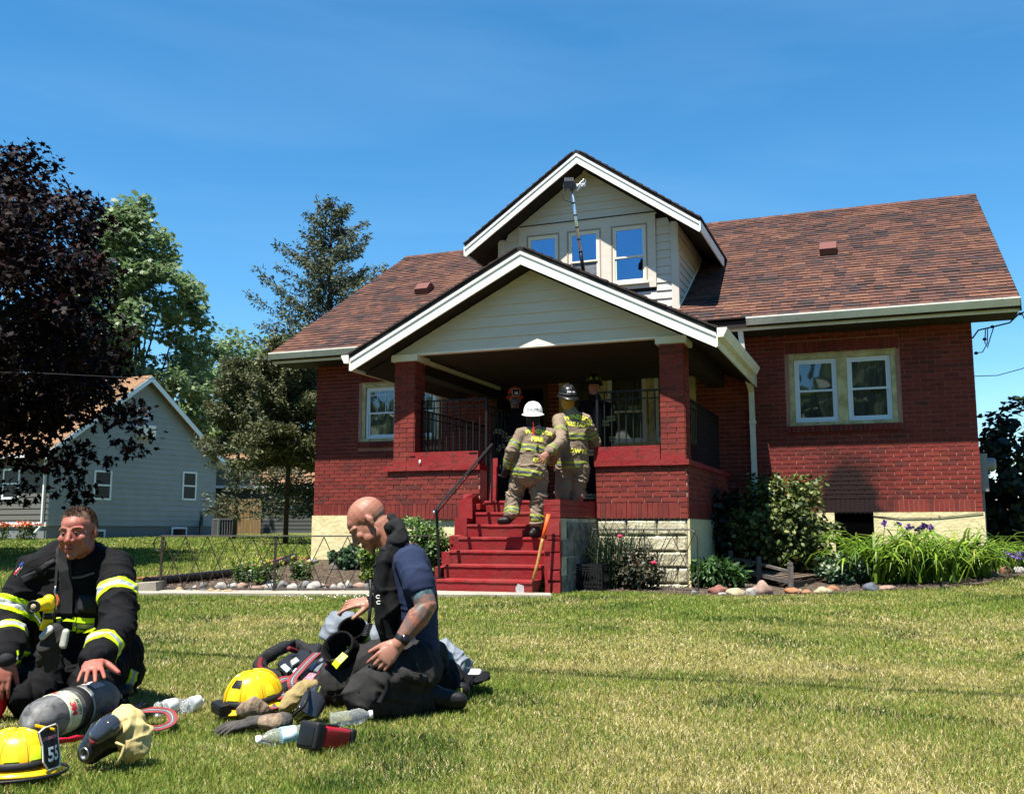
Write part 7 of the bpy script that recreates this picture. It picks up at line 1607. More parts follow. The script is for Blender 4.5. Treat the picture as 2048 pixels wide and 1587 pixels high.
# jacket details: storm flap, radio pocket, collar strap, flag, zip
bv = bvh_of(jk)
def drape(pts2, w_, m_, name, parent, bvh, org, t=0.006, dirn=Vector((0, 1, 0))):
    """strap lying on a garment: points given by pixels, dropped on the cloth along the view"""
    q = []; N_ = []
    for (u, v) in pts2:
        d = ray(u, v).normalized(); h, n_, i, dd = bvh.ray_cast(Vector((0, 0, CAMZ)) - org, d, 9)
        if h is None: continue
        q.append(h + n_ * 0.002); N_.append(n_)
    if len(q) < 2: return None
    b = MB(); b.ribbon(q, N_, w_, t); return b.build(name, m_, parent)
def patch_on(poly, m_, name, parent, bvh, org, t=0.008, N=8):
    """pocket or flap: four pixel corners, a grid between them dropped on the cloth and given thickness"""
    A, B_, C_, D__ = [Vector(q) for q in poly[:4]]; vs = []; ok = True
    for j in range(N + 1):
        for i in range(N + 1):
            q = A.lerp(B_, i / N).lerp(D__.lerp(C_, i / N), j / N); h, n_, _, dd = bvh.ray_cast(Vector((0, 0, CAMZ)) - org, ray(q.x, q.y).normalized(), 9)
            if h is None: return None
            e = min(i, j, N - i, N - j); vs.append(h + n_ * (-0.006 if e == 0 else t * (0.85 if e == 1 else 1.0)))
    fs = [(j * (N + 1) + i, j * (N + 1) + i + 1, (j + 1) * (N + 1) + i + 1, (j + 1) * (N + 1) + i) for j in range(N) for i in range(N)]; return MB().add(vs, fs).build(name, m_, parent, smooth=True)
velcro = mat('velcro_black', (0.016, 0.017, 0.020), 0.8, spec=.3)
def pcrop(x, y): return (x / 889 * 340, 980 + y / 1587 * 607)     # crop coordinates of the left firefighter
def pc(*a): return [pcrop(*q) for q in a]
patch_on(pc((402, 542), (514, 548), (508, 648), (400, 640)), velcro, 'chest_pocket', K1, bv, K1o, 0.018)
patch_on(pc((100, 450), (190, 415), (208, 450), (120, 492)), velcro, 'shoulder_patch', K1, bv, K1o, 0.006)
patch_on(pc((195, 405), (285, 350), (298, 372), (212, 428)), velcro, 'shoulder_patch', K1, bv, K1o, 0.006)
patch_on(pc((78, 430), (128, 370), (122, 402), (80, 456)), mat('flag_white', (0.62, 0.62, 0.64), 0.6), 'flag_patch', K1, bv, K1o, 0.005)
for k in range(3): drape(pc((84 + k * 9, 444 - k * 11), (90 + k * 9, 428 - k * 11)), 0.006, mat('flag_red', (0.5, 0.02, 0.03), 0.6), 'flag_stripe', K1, bv, K1o, 0.008)
patch_on(pc((104, 394), (126, 372), (124, 388), (106, 412)), mat('flag_blue', (0.02, 0.05, 0.25), 0.6), 'flag_canton', K1, bv, K1o, 0.009)
drape(pc((305, 300), (302, 380), (300, 440), (296, 500)), 0.012, velcro, 'lanyard', K1, bv, K1o, 0.008)
drape(pc((330, 330), (345, 420), (355, 520), (350, 640), (350, 760)), 0.05, mat('turnout_flap', (0.011, 0.011, 0.012), 0.8), 'storm_flap', K1, bv, K1o, 0.006)
drape(pc((370, 456), (430, 452), (495, 430)), 0.010, mat('zip_grey', (0.10, 0.10, 0.10), 0.4), 'collar_strap', K1, bv, K1o, 0.006)
def trim_px(pts, w_=0.062, par=K1):
    for k, m_ in ((-1, lime), (0, silver), (1, lime)): drape([(u, v + k * w_ * 430 / 3) for u, v in pts], w_ / 3, m_, 'reflective_band', par, bv, K1o, 0.005 + .001 * abs(k))
trim_px(pc((300, 692), (350, 696), (398, 700))); trim_px(pc((402, 704), (445, 708), (490, 708)), .07); trim_px(pc((182, 622), (196, 655), (216, 690)), .05); trim_px(pc((86, 872), (130, 876), (178, 884)), .06); trim_px(pc((140, 896), (200, 928), (262, 958), (300, 972)), .062)
for sx_ in (-1, 1): drape(pc((330 + sx_ * 34, 330), (345 + sx_ * 30, 420), (350 + sx_ * 26, 540), (350 + sx_ * 24, 640)), .003, mat('seam_grey', (.03, .03, .032), .8), 'seam', K1, bv, K1o, .008)
# cuffs (knitted wristlets)
for el, wr in ((elL, wrL), (elR, wrR)):
    d = (wr - el).normalized(); b = Body(); b.chain([(wr - d * 0.05, 0.052), (wr - d * 0.004, 0.042)]); attach(b.mesh('cuff', 0.006, 2), 'cuff', K1, K1o, velcro)
# trousers
T = Body(); TS = [(hipL, kneeL, .8, 1.2), (hipR, kneeR, .8, 1.2), (kneeL, ankL, 1, .6), (kneeR, ankR, 1, .6)]
T.chain([(hipL + Vector((-.02, 0, .02)), 0.145), (hipR + Vector((.02, 0, .02)), 0.145)], n=20)
for h, k, a in ((hipL, kneeL, ankL), (hipR, kneeR, ankR)):
    T.chain([(h, 0.125), (h.lerp(k, .5) + Vector((0, 0, .02)), 0.112), (k + Vector((0, 0, .02)), 0.092)], n=18); T.chain([(k + Vector((0, 0, .0)), 0.085), (k.lerp(a, .5), 0.085), (a, 0.080)], n=16)
T.ball(pelvis + Vector((0.17, .02, -.05)), (0.14, 0.17, 0.15)); T.ball(pelvis + Vector((-.1, .05, -.05)), (0.16, 0.17, 0.13))
tr = attach(T.mesh('trousers', 0.0068, 4, folds(TS, 0.022, 10, 3.2, 5.0)), 'trousers', K1, K1o, cloth_bk)
bt = bvh_of(tr)
patch_on(pc((40, 1030), (165, 985), (180, 1110), (60, 1118)), cloth_bk, 'cargo_pocket', K1, bt, K1o, 0.028)
band(tr, Lc(kneeR), Lc(ankR), 0.30, 0.36, 0.16, [lime, silver])
for a, d in ((ankL, Vector((0, 1, 0))), (ankR, Vector((0.15, 1, 0)))):
    b = Body(); b.chain([(a, 0.062), (a + d.normalized() * 0.10 + Vector((0, 0, -.02)), (0.05, 0.045)), (a + d.normalized() * 0.22 + Vector((0, 0, -.04)), (0.048, 0.035))]); attach(b.mesh('boot', 0.008, 2), 'boot', K1, K1o, rubber)

# ------------------------------------------------------------------ PERSON kneeling in profile, bald, navy shirt
K2 = empty('person', (-0.45, 4.6, 0.0), label='bald tattooed firefighter in a navy shirt kneeling in profile over his gear', cat='person'); K2o = K2.location.copy(); Lc2 = lambda v: Vector(v) - K2o
P = PX(4.6)
shN, shF = P(822, 1124, -.17), P(806, 1132, .19)
elN, wrN = P(852, 1212, -.24), P(796, 1288, -.30)
elF, wrF = P(776, 1215, .20), P(742, 1202, .10)
pel = P(836, 1318, 0.0); hpN, hpF = pel + Vector((0, -.14, -.02)), pel + Vector((0, .14, -.02))
knN, knF = Vector((-0.65, 4.30, 0.085)), Vector((-0.85, 4.66, 0.085)); anN, anF = Vector((-0.40, 4.48, 0.06)), Vector((-0.40, 4.76, 0.06))
neck2 = P(800, 1098, 0.0); hc2 = P(738, 1046, 0.0)
hrot2 = frame((-0.68, -0.12, -0.72), (-0.55, 0, 0.8))
B = Body(); HP2 = head(B, hc2, hrot2, neck2 + Vector((0.0, 0, -.03)), 0.060, 1.0, 1.0)
B.chain([(neck2 + Vector((.0, 0, -.04)), (0.10, 0.085)), ((shN + shF) / 2 + Vector((0, 0, -.05)), (0.135, 0.07)), (pel + Vector((0, 0, .08)), (0.11, 0.07))], flat=(0, 1, 0))
B.chain([(shN, 0.046), (shN.lerp(elN, .2), .050), (shN.lerp(elN, .45), 0.058), (elN, 0.049), (elN.lerp(wrN, .28), 0.051), (elN.lerp(wrN, .7), 0.038), (wrN, 0.029)])
B.chain([(shF, 0.045), (elF, 0.042), (wrF, 0.028)])
hand(B, wrN, (-0.60, -0.25, -0.62), (0.25, -0.9, 0.25), 1, (0.55, 0.62, 0.68, 0.75), spread=0.07, thumb=0.55, s_=1.08, thumb_c=0.6)
hand(B, wrF, (-0.93, -0.15, -0.12), (-0.05, -0.45, 0.88), -1, (0.18, 0.45, 0.55, 0.60), spread=0.14, thumb=0.7, s_=1.05)
body2 = attach(B.mesh('body', 0.0038, 3), 'body', K2, K2o, None)
# tattooed skin: ink drawn on the near arm only
tat = mat('skin_tattooed', (0.32, 0.135, 0.085), 0.42, var=(0.35, 0.105, 0.07), scale=8, mask=(0.45, 0.65), bump=0.12, bscale=160, subsurf=0.12, bdist=0.002)
N, L, p = nodes_of(tat); tcn = N.new('ShaderNodeTexCoord'); vo = N.new('ShaderNodeTexVoronoi'); vo.feature = 'DISTANCE_TO_EDGE'; vo.inputs['Scale'].default_value = 19; nn = N.new('ShaderNodeTexNoise'); nn.inputs['Scale'].default_value = 14; nn.inputs['Detail'].default_value = 3
ad = N.new('ShaderNodeMix'); ad.data_type = 'VECTOR'; ad.inputs[0].default_value = 0.25; L.new(tcn.outputs['Object'], ad.inputs[4]); L.new(nn.outputs['Color'], ad.inputs[5]); L.new(tcn.outputs['Object'], nn.inputs['Vector']); L.new(ad.outputs[1], vo.inputs['Vector'])
r1 = N.new('ShaderNodeMapRange'); r1.inputs[1].default_value = 0.015; r1.inputs[2].default_value = 0.06; r1.inputs[3].default_value = 0.95; r1.inputs[4].default_value = 0.0; L.new(vo.outputs['Distance'], r1.inputs[0])
r2 = N.new('ShaderNodeMapRange'); r2.inputs[1].default_value = 0.42; r2.inputs[2].default_value = 0.6; r2.inputs[3].default_value = 0.0; r2.inputs[4].default_value = 0.82; L.new(nn.outputs[0], r2.inputs[0])
mxx = N.new('ShaderNodeMath'); mxx.operation = 'MAXIMUM'; L.new(r1.outputs[0], mxx.inputs[0]); L.new(r2.outputs[0], mxx.inputs[1])
ink = N.new('ShaderNodeMix'); ink.data_type = 'RGBA'; ink.inputs[7].default_value = (0.055, 0.065, 0.062, 1); src = p.inputs['Base Color'].links[0].from_socket; L.new(mxx.outputs[0], ink.inputs[0]); L.new(src, ink.inputs[6]); L.new(ink.outputs[2], p.inputs['Base Color'])
tat2 = mat('skin_tattoo_teal', (0.10, 0.17, 0.19), 0.45, var=(0.045, 0.07, 0.08), scale=30, subsurf=0.1, second=((0.34, 0.17, 0.12), 26, 0.56, 0.62)); 
ns = bpy.data.meshes; me = body2.data; me.materials.clear()
for q in (skin_tan, tat, tat2): me.materials.append(q)
cs = np.empty(len(me.polygons) * 3, np.float32); me.polygons.foreach_get('center', cs); cs = cs.reshape(-1, 3); mi = np.zeros(len(cs), np.int32)
a_, e_, w_ = [np.array(Lc2(q)) for q in (shN, elN, wrN)]
def seg_t(c, a, b): d = b - a; t = ((c - a) @ d) / (d @ d); q = a + np.clip(t, 0, 1)[:, None] * d; return t, np.linalg.norm(c - q, axis=1)
t1, d1 = seg_t(cs, a_, e_); t2, d2 = seg_t(cs, e_, w_)
mi[(d1 < 0.08) & (t1 > 0.40) & (t1 < 1.0)] = 1; mi[(d2 < 0.07) & (t2 > 0.06) & (t2 < 0.93)] = 1; mi[(d1 < 0.08) & (t1 > 0.54) & (t1 < 0.84) & (cs[:, 1] < a_[1] + 0.0)] = 2
me.polygons.foreach_set('material_index', mi)
HP2l = lambda x, y, z: HP2(x, y, z) - K2o
face_parts(HP2l, hrot2, K2, lid_m, skin_tan, 1.0, lips=lip_m)
rs = np.random.RandomState(92); Pq, Nq, Dq = [], [], []      # stubble round the sides and beard line
for d in rnd_unit(rs, 5200):
    x, y, z = d
    if z > 0.25 or z < -0.35 or y > 0.45: continue
    if abs(x) > .8 and -.35 < y < .2 and z < .1: continue
    Pq.append(tuple(HP2l(x * 0.0752, -0.016 + y * 0.0943, 0.036 + z * 0.0832))); Dq.append(tuple(hrot2 @ Vector((x, y, z - .5)))); Nq.append(tuple(hrot2 @ Vector((-y, x, .3))))
link('stubble', leaf_mesh('stubble', np.array(Pq), np.array(Nq), np.array(Dq), np.full(len(Pq), 0.0022), 'tuft', np.zeros(len(Pq), int), [mat('stubble', (0.16, 0.09, 0.06), 0.9)]), K2)
# T-shirt
S = Body(); mid = (shN + shF) / 2
S.chain([(mid + Vector((.01, 0, .0)), (0.185, 0.098)), (mid.lerp(pel, .35) + Vector((.02, 0, 0)), (0.172, 0.106)), (mid.lerp(pel, .75) + Vector((.012, 0, 0)), (0.150, 0.098)), (pel + Vector((.0, 0, .04)), (0.150, 0.100))], flat=(0, 1, 0), n=24)
S.chain([(mid.lerp(shN, .4), 0.080), (shN, 0.073), (shN.lerp(elN, .30), 0.070), (shN.lerp(elN, .52), 0.070)], n=16); S.chain([(mid.lerp(shF, .4), 0.085), (shF, 0.080), (shF.lerp(elF, .55), 0.072)], n=16)
SS = [(shN, elN, .7, 1.0), (mid, pel, .5, 1.1), (shF, elF, .7, 1)]
shirt = attach(S.mesh('t_shirt', 0.0055, 4, folds(SS, 0.009, 11, 3, 8.0)), 't_shirt', K2, K2o, navy); bs = bvh_of(shirt)
# black vest front, hood bunched round the neck, straps
def c3(*a): return [(430 + x / 1615 * 570, 960 + y / 1587 * 560) for x, y in a]
V_ = Body(); ft = lambda u, v, dy=0: D(u, v, 4.6 + dy)
V_.chain([(ft(778, 1118), (0.15, 0.055)), (ft(772, 1180), (0.165, 0.060)), (ft(778, 1240), (0.16, 0.058)), (ft(790, 1288), (0.15, 0.055))], flat=(0, 1, 0), n=20)
V_.chain([(ft(786, 1100, -.06), 0.050), (ft(778, 1150, -.10), 0.042), (ft(785, 1220, -.13), 0.040)])
vest = attach(V_.mesh('harness_vest', 0.006, 3, folds([(ft(778, 1118), ft(790, 1288), 1, 1)], 0.009, 10, 4, 4.0)), 'harness_vest', K2, K2o, cloth_bk)
Hd = Body()
for (u, v, dy, r) in ((782, 1036, .0, .026), (776, 1050, .05, .032), (780, 1054, -.05, .032), (788, 1048, .0, .036), (792, 1062, -.03, .042), (788, 1085, -.06, .040), (772, 1105, -.07, .036), (765, 1120, -.03, .038), (796, 1062, .06, .036), (790, 1085, .08, .042), (800, 1080, 0, .044)): Hd.ball(ft(u, v, dy), r)
Hd.chain([(ft(796, 1048, -.02), .032), (ft(800, 1078, -.05), .042), (ft(775, 1108, -.05), .040), (ft(762, 1135, -.03), .040), (ft(762, 1175, -.05), 0.034)])
hood = attach(Hd.mesh('hood', 0.0055, 7, folds([(ft(800, 1035), ft(770, 1150), 1.0, 1.0)], 0.011, 18, 6, 6.0)), 'hood', K2, K2o, mat('knit_black', (0.010, 0.010, 0.011), 0.9, bump=0.5, bscale=300, bdist=0.002))
strap_m = mat('strap_black', (0.015, 0.015, 0.016), 0.6)
drape(c3((1150, 330), (1090, 292), (1040, 318), (1005, 380), (975, 450), (955, 520), (948, 570)), 0.045, strap_m, 'shoulder_strap', K2, bs, K2o, 0.012)
drape(c3((955, 480), (930, 600), (925, 700), (935, 800), (980, 900)), 0.04, strap_m, 'harness_strap', K2, bs, K2o, 0.014)
for i, c in enumerate(((925, 660), (928, 692))):
    (u, v), = c3(c); q = D(u, v, 4.35) - K2o; b = MB(); b.tube([q + Vector((.009 * math.cos(a), -.002, .007 * math.sin(a))) for a in np.linspace(.8, 5.5, 9)], 0.0018, 5); b.build('buckle', letter_w, K2)
b = MB(); b.tube([ft(*c3((880, 560))[0], -.22) - K2o, ft(*c3((885, 660))[0], -.22) - K2o, ft(*c3((878, 740))[0], -.24) - K2o, ft(*c3((872, 810))[0], -.25) - K2o], 0.008, 7); b.build('air_hose', rubber, K2, smooth=True)
q = [];  c0 = ft(*c3((875, 815))[0], -.25) - K2o; c1 = ft(*c3((850, 880))[0], -.28) - K2o
for k in range(60): a = k * 0.75; q.append(c0.lerp(c1, k / 59) + Vector((0.014 * math.cos(a), 0.012 * math.sin(a), 0)))
b = MB(); b.tube(q, 0.0035, 5); b.build('coiled_cord', rubber, K2, smooth=True)
# wrist watch
d = (wrN - elN).normalized(); wp = wrN - d * 0.028; b = Body(); b.chain([(wp - d * .006, .0345), (wp + d * .006, .0335)]); attach(b.mesh('watch_strap', 0.003, 1), 'watch_strap', K2, K2o, rubber)
b = MB(); M_ = Matrix.Translation(wp - K2o + Vector((0.018, -.034, .004))) @ frame((0.25, -0.9, 0.1), d).to_4x4(); b.lathe([(0.019, -0.006), (0.021, 0), (0.019, 0.006), (0.0, 0.0065)], 16, M=M_ @ Matrix.Rotation(R(-90), 4, 'X')); b.build('watch_case', mat('watch_black', (0.01, 0.01, 0.012), 0.15), K2, smooth=True)
# trousers
T = Body(); TS = [(hpN, knN, .9, 1.1), (hpF, knF, .9, 1.1), (knN, anN, 1.1, .7), (knF, anF, 1, .7)]
T.chain([(pel + Vector((-.01, -.07, .0)), 0.115), (pel + Vector((-.01, .07, .0)), 0.115)], n=20)
T.chain([(hpN, 0.128), (hpN.lerp(knN, .5) + Vector((0, 0, .045)), 0.108), (knN + Vector((0.01, 0, .01)), 0.080)], n=20); T.chain([(hpF, 0.128), (hpF.lerp(knF, .5) + Vector((0, 0, .055)), 0.105), (knF + Vector((0.0, 0, .0)), 0.076)], n=20)
T.chain([(knN + Vector((.03, 0, 0)), 0.090), (knN.lerp(anN, .5), 0.088), (anN, 0.085)], n=16); T.chain([(knF + Vector((.03, 0, 0)), 0.088), (knF.lerp(anF, .5), 0.085), (anF, 0.08)], n=16)
tr2 = attach(T.mesh('trousers', 0.0065, 4, folds(TS, 0.026, 11, 3.0, 12.0)), 'trousers', K2, K2o, cloth_gy); bt2 = bvh_of(tr2)
patch_on(c3((1010, 1085), (1200, 1110), (1185, 1285), (925, 1255)), cloth_gy, 'cargo_pocket', K2, bt2, K2o, 0.018)
patch_on(c3((1045, 1050), (1210, 1105), (1205, 1150), (1020, 1110)), cloth_gy, 'pocket_flap', K2, bt2, K2o, 0.026)
drape(c3((985, 1125), (960, 1190), (915, 1255)), 0.006, cloth_bk, 'pocket_seam', K2, bt2, K2o, 0.03)
drape(c3((600, 1235), (690, 1215), (820, 1200)), 0.006, cloth_bk, 'knee_seam', K2, bt2, K2o, 0.004)
for a in (anN, anF):
    b = Body(); b.chain([(a + Vector((.02, 0, .02)), 0.062), (a + Vector((.09, 0, 0.0)), (0.045, 0.05)), (a + Vector((.17, 0, -.01)), (0.035, 0.045))]); attach(b.mesh('boot', 0.008, 2), 'boot', K2, K2o, rubber)

# ------------------------------------------------------------------ PERSONS on the steps and porch
def firefighter(label, y0, J_, cloth, trim, helm, gloves=True, seed=0, vox=0.0095, sleeves=True, hrot_=None, collar=True, bare=None, fold_amp=0.018):
    """J_: joints by pixel (u, v, dy)"""
    P = PX(y0); j = {k: P(*v) for k, v in J_.items()}; org = Vector((j['pel'].x, j['pel'].y, min(j['anL'].z, j['anR'].z) - 0.10)); root = empty('person', tuple(org), label=label, cat='person'); lc = lambda v: Vector(v) - org
    mid = (j['shL'] + j['shR']) / 2; pel = j['pel']; hr = hrot_ or frame((0, 1, -0.05))
    B = Body(); HPx = head(B, j['head'], hr, mid + Vector((0, 0, .04)), 0.06)
    B.chain([(mid, (0.15, 0.09)), (pel, (0.14, 0.10))], flat=(1, 0, 0))
    for s in 'LR':
        B.chain([(j['sh' + s], 0.05), (j['el' + s], 0.042), (j['wr' + s], 0.03)]); B.chain([(pel.lerp(j['hp' + s], .8), 0.08), (j['kn' + s], 0.06), (j['an' + s], 0.045)])
    for s in 'LR':
        hd = j.get('hd' + s)
        if hd is not None: hand(B, j['wr' + s], hd - j['wr' + s], (0.3, -1, 0.3), 1 if s == 'R' else -1, (.35, .4, .45, .5), s_=1.12)
    attach(B.mesh('body', 0.007, 2), 'body', root, org, skin_tan)
    # coat
    C = Body(); up_ = lambda t, dx=0, dy=0: mid.lerp(pel, t) + Vector((dx, dy, 0))
    C.chain([(mid + Vector((0, 0, -.01)), (0.19, 0.115)), (up_(.4), (0.20, 0.15)), (up_(.8), (0.205, 0.155)), (up_(1.0), (0.21, 0.16)), (up_(1.13), (0.215, 0.165))], flat=(1, 0, 0), n=24)
    for s in 'LR': C.chain([(mid.lerp(j['sh' + s], .5), 0.095), (j['sh' + s], 0.090), (j['sh' + s].lerp(j['el' + s], .5), 0.084), (j['el' + s], 0.078), (j['el' + s].lerp(j['wr' + s], .9), 0.062)], n=16)
    C.chain([(mid + Vector((0, 0, .02)), (0.11, 0.10)), (mid.lerp(j['head'], .42), (0.092, 0.088))], flat=(1, 0, 0), n=16)
    segs = [(j['shL'], j['elL'], .5, 1.2), (j['elL'], j['wrL'], 1.2, .7), (j['shR'], j['elR'], .5, 1.2), (j['elR'], j['wrR'], 1.2, .7), (mid, pel, .4, .9)]
    coat = attach(C.mesh('coat', vox, 2, folds(segs, fold_amp * 1.15, 12, 4, seed)), 'coat', root, org, cloth)
    T = Body(); T.chain([(j['hpL'] + Vector((0, 0, .02)), 0.13), (j['hpR'] + Vector((0, 0, .02)), 0.13)])
    for s in 'LR': T.chain([(j['hp' + s], 0.125), (j['hp' + s].lerp(j['kn' + s], .5), 0.112), (j['kn' + s], 0.100), (j['kn' + s].lerp(j['an' + s], .6), 0.092), (j['an' + s] + Vector((0, 0, .03)), 0.085)], n=16)
    ts = [(j['hpL'], j['knL'], .6, 1.2), (j['knL'], j['anL'], 1.2, 1), (j['hpR'], j['knR'], .6, 1.2), (j['knR'], j['anR'], 1.2, 1)]
    tro = attach(T.mesh('trousers', vox, 3, folds(ts, fold_amp * 1.8, 12, 4, seed + 3)), 'trousers', root, org, cloth)
    for s in 'LR':
        band(coat, lc(j['sh' + s]), lc(j['el' + s]), (j['el' + s] - j['sh' + s]).length * .52, (j['el' + s] - j['sh' + s]).length * .52 + .075, 0.12, trim); L_ = (j['wr' + s] - j['el' + s]).length
        band(coat, lc(j['el' + s]), lc(j['wr' + s]), L_ * .58, L_ * .58 + .07, 0.11, trim); L_ = (j['an' + s] - j['kn' + s]).length; band(tro, lc(j['kn' + s]), lc(j['an' + s]), L_ * .60, L_ * .60 + .075, 0.15, trim)
        b = Body(); a = j['an' + s]; ft_ = j['ft' + s]; b.chain([(a + Vector((0, 0, .02)), 0.062), (a.lerp(ft_, .4) + Vector((0, 0, -.03)), (0.052, 0.048)), (ft_, (0.048, 0.036))]); attach(b.mesh('boot', 0.009, 2), 'boot', root, org, rubber)
        if j.get('hd' + s) is None or (bare is not None and s not in bare):
            b = Body(); d = (j['wr' + s] - j['el' + s]).normalized(); b.chain([(j['wr' + s] - d * .05, 0.048), (j['wr' + s] + d * .01, 0.042), (j['wr' + s] + d * .05, (0.05, 0.030))])
            g_ = Body(); hand(g_, j['wr' + s], d, (0.6 if s == 'L' else -.6, -.8, 0.1), 1 if s == 'R' else -1, (.6, .65, .7, .7), s_=1.3); b.mb.add(g_.mb.v, g_.mb.f); attach(b.mesh('glove', 0.0055, 1), 'glove', root, org, glove_m)
    Ln = (pel - mid).length
    band(coat, lc(mid), lc(pel), Ln * .36, Ln * .36 + .08, 0.24, trim, keep=lambda c: abs(c.x - lc(mid.lerp(pel, .4)).x) < .185); band(coat, lc(mid), lc(pel), Ln * 1.06, Ln * 1.06 + .085, 0.27, trim)
    return root, org, coat, tro, j, mid, HPx
trimw = [lime_d, silver_d]
# 1: white helmet, climbing the steps
f1, o1, c1, t1_, j1, m1, H1 = firefighter('firefighter in a white helmet and tan gear climbing the red steps, seen from behind', 12.0,
    dict(head=(1066, 836, .06), shL=(1042, 868, 0), shR=(1098, 868, .05), elL=(1024, 902, -.10), elR=(1108, 905, .25), wrL=(1014, 932, -.02), wrR=(1104, 925, .42), pel=(1058, 938, -.02), hpL=(1042, 950, 0), hpR=(1078, 950, 0), knL=(1030, 994, .08), knR=(1078, 1000, .0), anL=(1024, 1032, -.02), anR=(1073, 1050, -.02), ftL=(1000, 1042, -.03), ftR=(1064, 1068, -.10)), cloth_tan, trimw, None, seed=1.0)
# 2: black helmet, hand on the first one's back
f2, o2, c2, t2_, j2, m2, H2 = firefighter('firefighter in a black helmet and tan gear with a bare hand on his colleague\'s back', 12.55,
    dict(head=(1134, 800, -.02), shL=(1118, 838, -.04), shR=(1170, 838, .0), elL=(1122, 884, -.52), elR=(1190, 888, .12), wrL=(1096, 905, -.78), wrR=(1192, 880, .34), hdL=(1082, 917, -.84), pel=(1144, 918, 0), hpL=(1130, 940, 0), hpR=(1160, 940, 0), knL=(1126, 992, -.02), knR=(1152, 998, .02), anL=(1122, 1040, .1), anR=(1148, 1046, .1), ftL=(1118, 1050, .25), ftR=(1146, 1052, .25)), cloth_tan, trimw, None, seed=4.0, hrot_=frame((-0.35, 1, 0.1)), bare=('L',))
blk_tr = [mat('trim_dim', (0.40, 0.42, 0.16), 0.6), silver_d]
# 3: on the porch, facing out, dark gear and orange helmet
f3, o3, c3_, t3_, j3, m3, H3 = firefighter('dark-geared firefighter in an orange-red helmet numbered 18, facing out from the porch shade', 14.3,
    dict(head=(1030, 800, 0), shL=(1006, 845, 0), shR=(1056, 845, 0), elL=(994, 880, -.12), elR=(1062, 885, -.1), wrL=(1008, 905, -.25), wrR=(1050, 905, -.25), pel=(1030, 925, 0), hpL=(1018, 935, 0), hpR=(1044, 935, 0), knL=(1016, 975, -.02), knR=(1044, 975, 0), anL=(1014, 1016, 0), anR=(1044, 1016, 0), ftL=(1010, 1026, -.12), ftR=(1044, 1026, -.12)), cloth_bk, blk_tr, None, seed=7.0, hrot_=frame((0, -1, -.1)))
# 4: behind the right railing, seen from behind
f4, o4, c4, t4_, j4, m4, H4 = firefighter('firefighter in a black helmet standing in the porch shade behind the right railing', 14.0,
    dict(head=(1188, 775, 0), shL=(1168, 812, 0), shR=(1214, 812, 0), elL=(1160, 852, -.05), elR=(1222, 852, 0), wrL=(1166, 885, -.1), wrR=(1220, 885, .05), pel=(1192, 895, 0), hpL=(1180, 910, 0), hpR=(1206, 910, 0), knL=(1180, 960, 0), knR=(1206, 960, 0), anL=(1180, 1006, 0), anR=(1206, 1006, 0), ftL=(1180, 1018, .12), ftR=(1206, 1018, .12)), cloth_bk, blk_tr, None, seed=9.0)
wh = mat('helmet_white', (0.80, 0.80, 0.78), 0.25, coat=0.5, second=((0.35, 0.33, 0.30), 14, 0.66, 0.76)); bkh = mat('helmet_black', (0.010, 0.010, 0.011), 0.4, coat=0.1); orh = mat('helmet_orange', (0.55, 0.06, 0.02), 0.35)
def worn(root, org, HPx, hr, m_, dz=0.045, **kw):
    c = HPx(0, -0.012, dz) - org; h_, sh_, pt = helmet(c, hr, m_, name='helmet', parent=root, **kw); return h_
worn(f1, o1, H1, frame((0.05, 1, 0.10)), wh, patches=lime, strap=False, wide=0.9, rear_txt=[('D.GUTE', 0.040, 0.052, letter_k)], s_=1.08)
worn(f2, o2, H2, frame((-0.35, 1, 0.25)), bkh, patches=lime_d, wide=0.9, s_=1.05, rear_txt=[('J.DWYER', 0.026, 0.07, letter_w)])
worn(f3, o3, H3, frame((0.1, -1, -0.05)), orh, patches=None, shield=mat('shield_black', (0.012, 0.012, 0.013), 0.4), front_txt=[('18', 0.055, 0.45, letter_w)], s_=1.02)
worn(f4, o4, H4, frame((0.1, 1, 0.0)), bkh, patches=lime_d, s_=1.02)
# mask of the one facing out, pack and arms straps
b = Body(); b.ball(H3(0, 0.075, -0.03), (0.06, 0.05, 0.07), frame((0, -1, -.1))); attach(b.mesh('face_mask', 0.006, 1), 'face_mask', f3, o3, mat('mask_grey', (0.10, 0.11, 0.12), 0.2))
for (rt, og, co, mdd, pp, nm) in ((f4, o4, c4, m4, j4, 'a'),):
    b = MB(); c = mdd.lerp(pp['pel'], .45) - og + Vector((0, -.19, 0)); b.lathe([(0.0, -.27), (0.05, -.25), (0.075, -.2), (0.075, .18), (0.05, .24), (0.02, .25), (0.02, .3)], 14, M=Matrix.Translation(c)); b.build('air_cylinder', rubber, rt, smooth=True)
# hood of the second, mustard knit at the neck
b = Body(); b.chain([(H2(0, -0.03, -0.01), (0.085, 0.09)), (H2(0, -0.035, -0.07), (0.075, 0.08))]); attach(b.mesh('hood', 0.007, 1), 'hood', f2, o2, mat('hood_mustard', (0.42, 0.22, 0.03), 0.9, bump=0.3, bscale=90))
b = Body(); b.chain([(H1(0, -0.03, -0.02), (0.083, 0.088)), (H1(0, -0.035, -0.08), (0.078, 0.082))]); attach(b.mesh('hood', 0.007, 1), 'hood', f1, o1, mat('hood_dark', (0.02, 0.02, 0.022), 0.9))
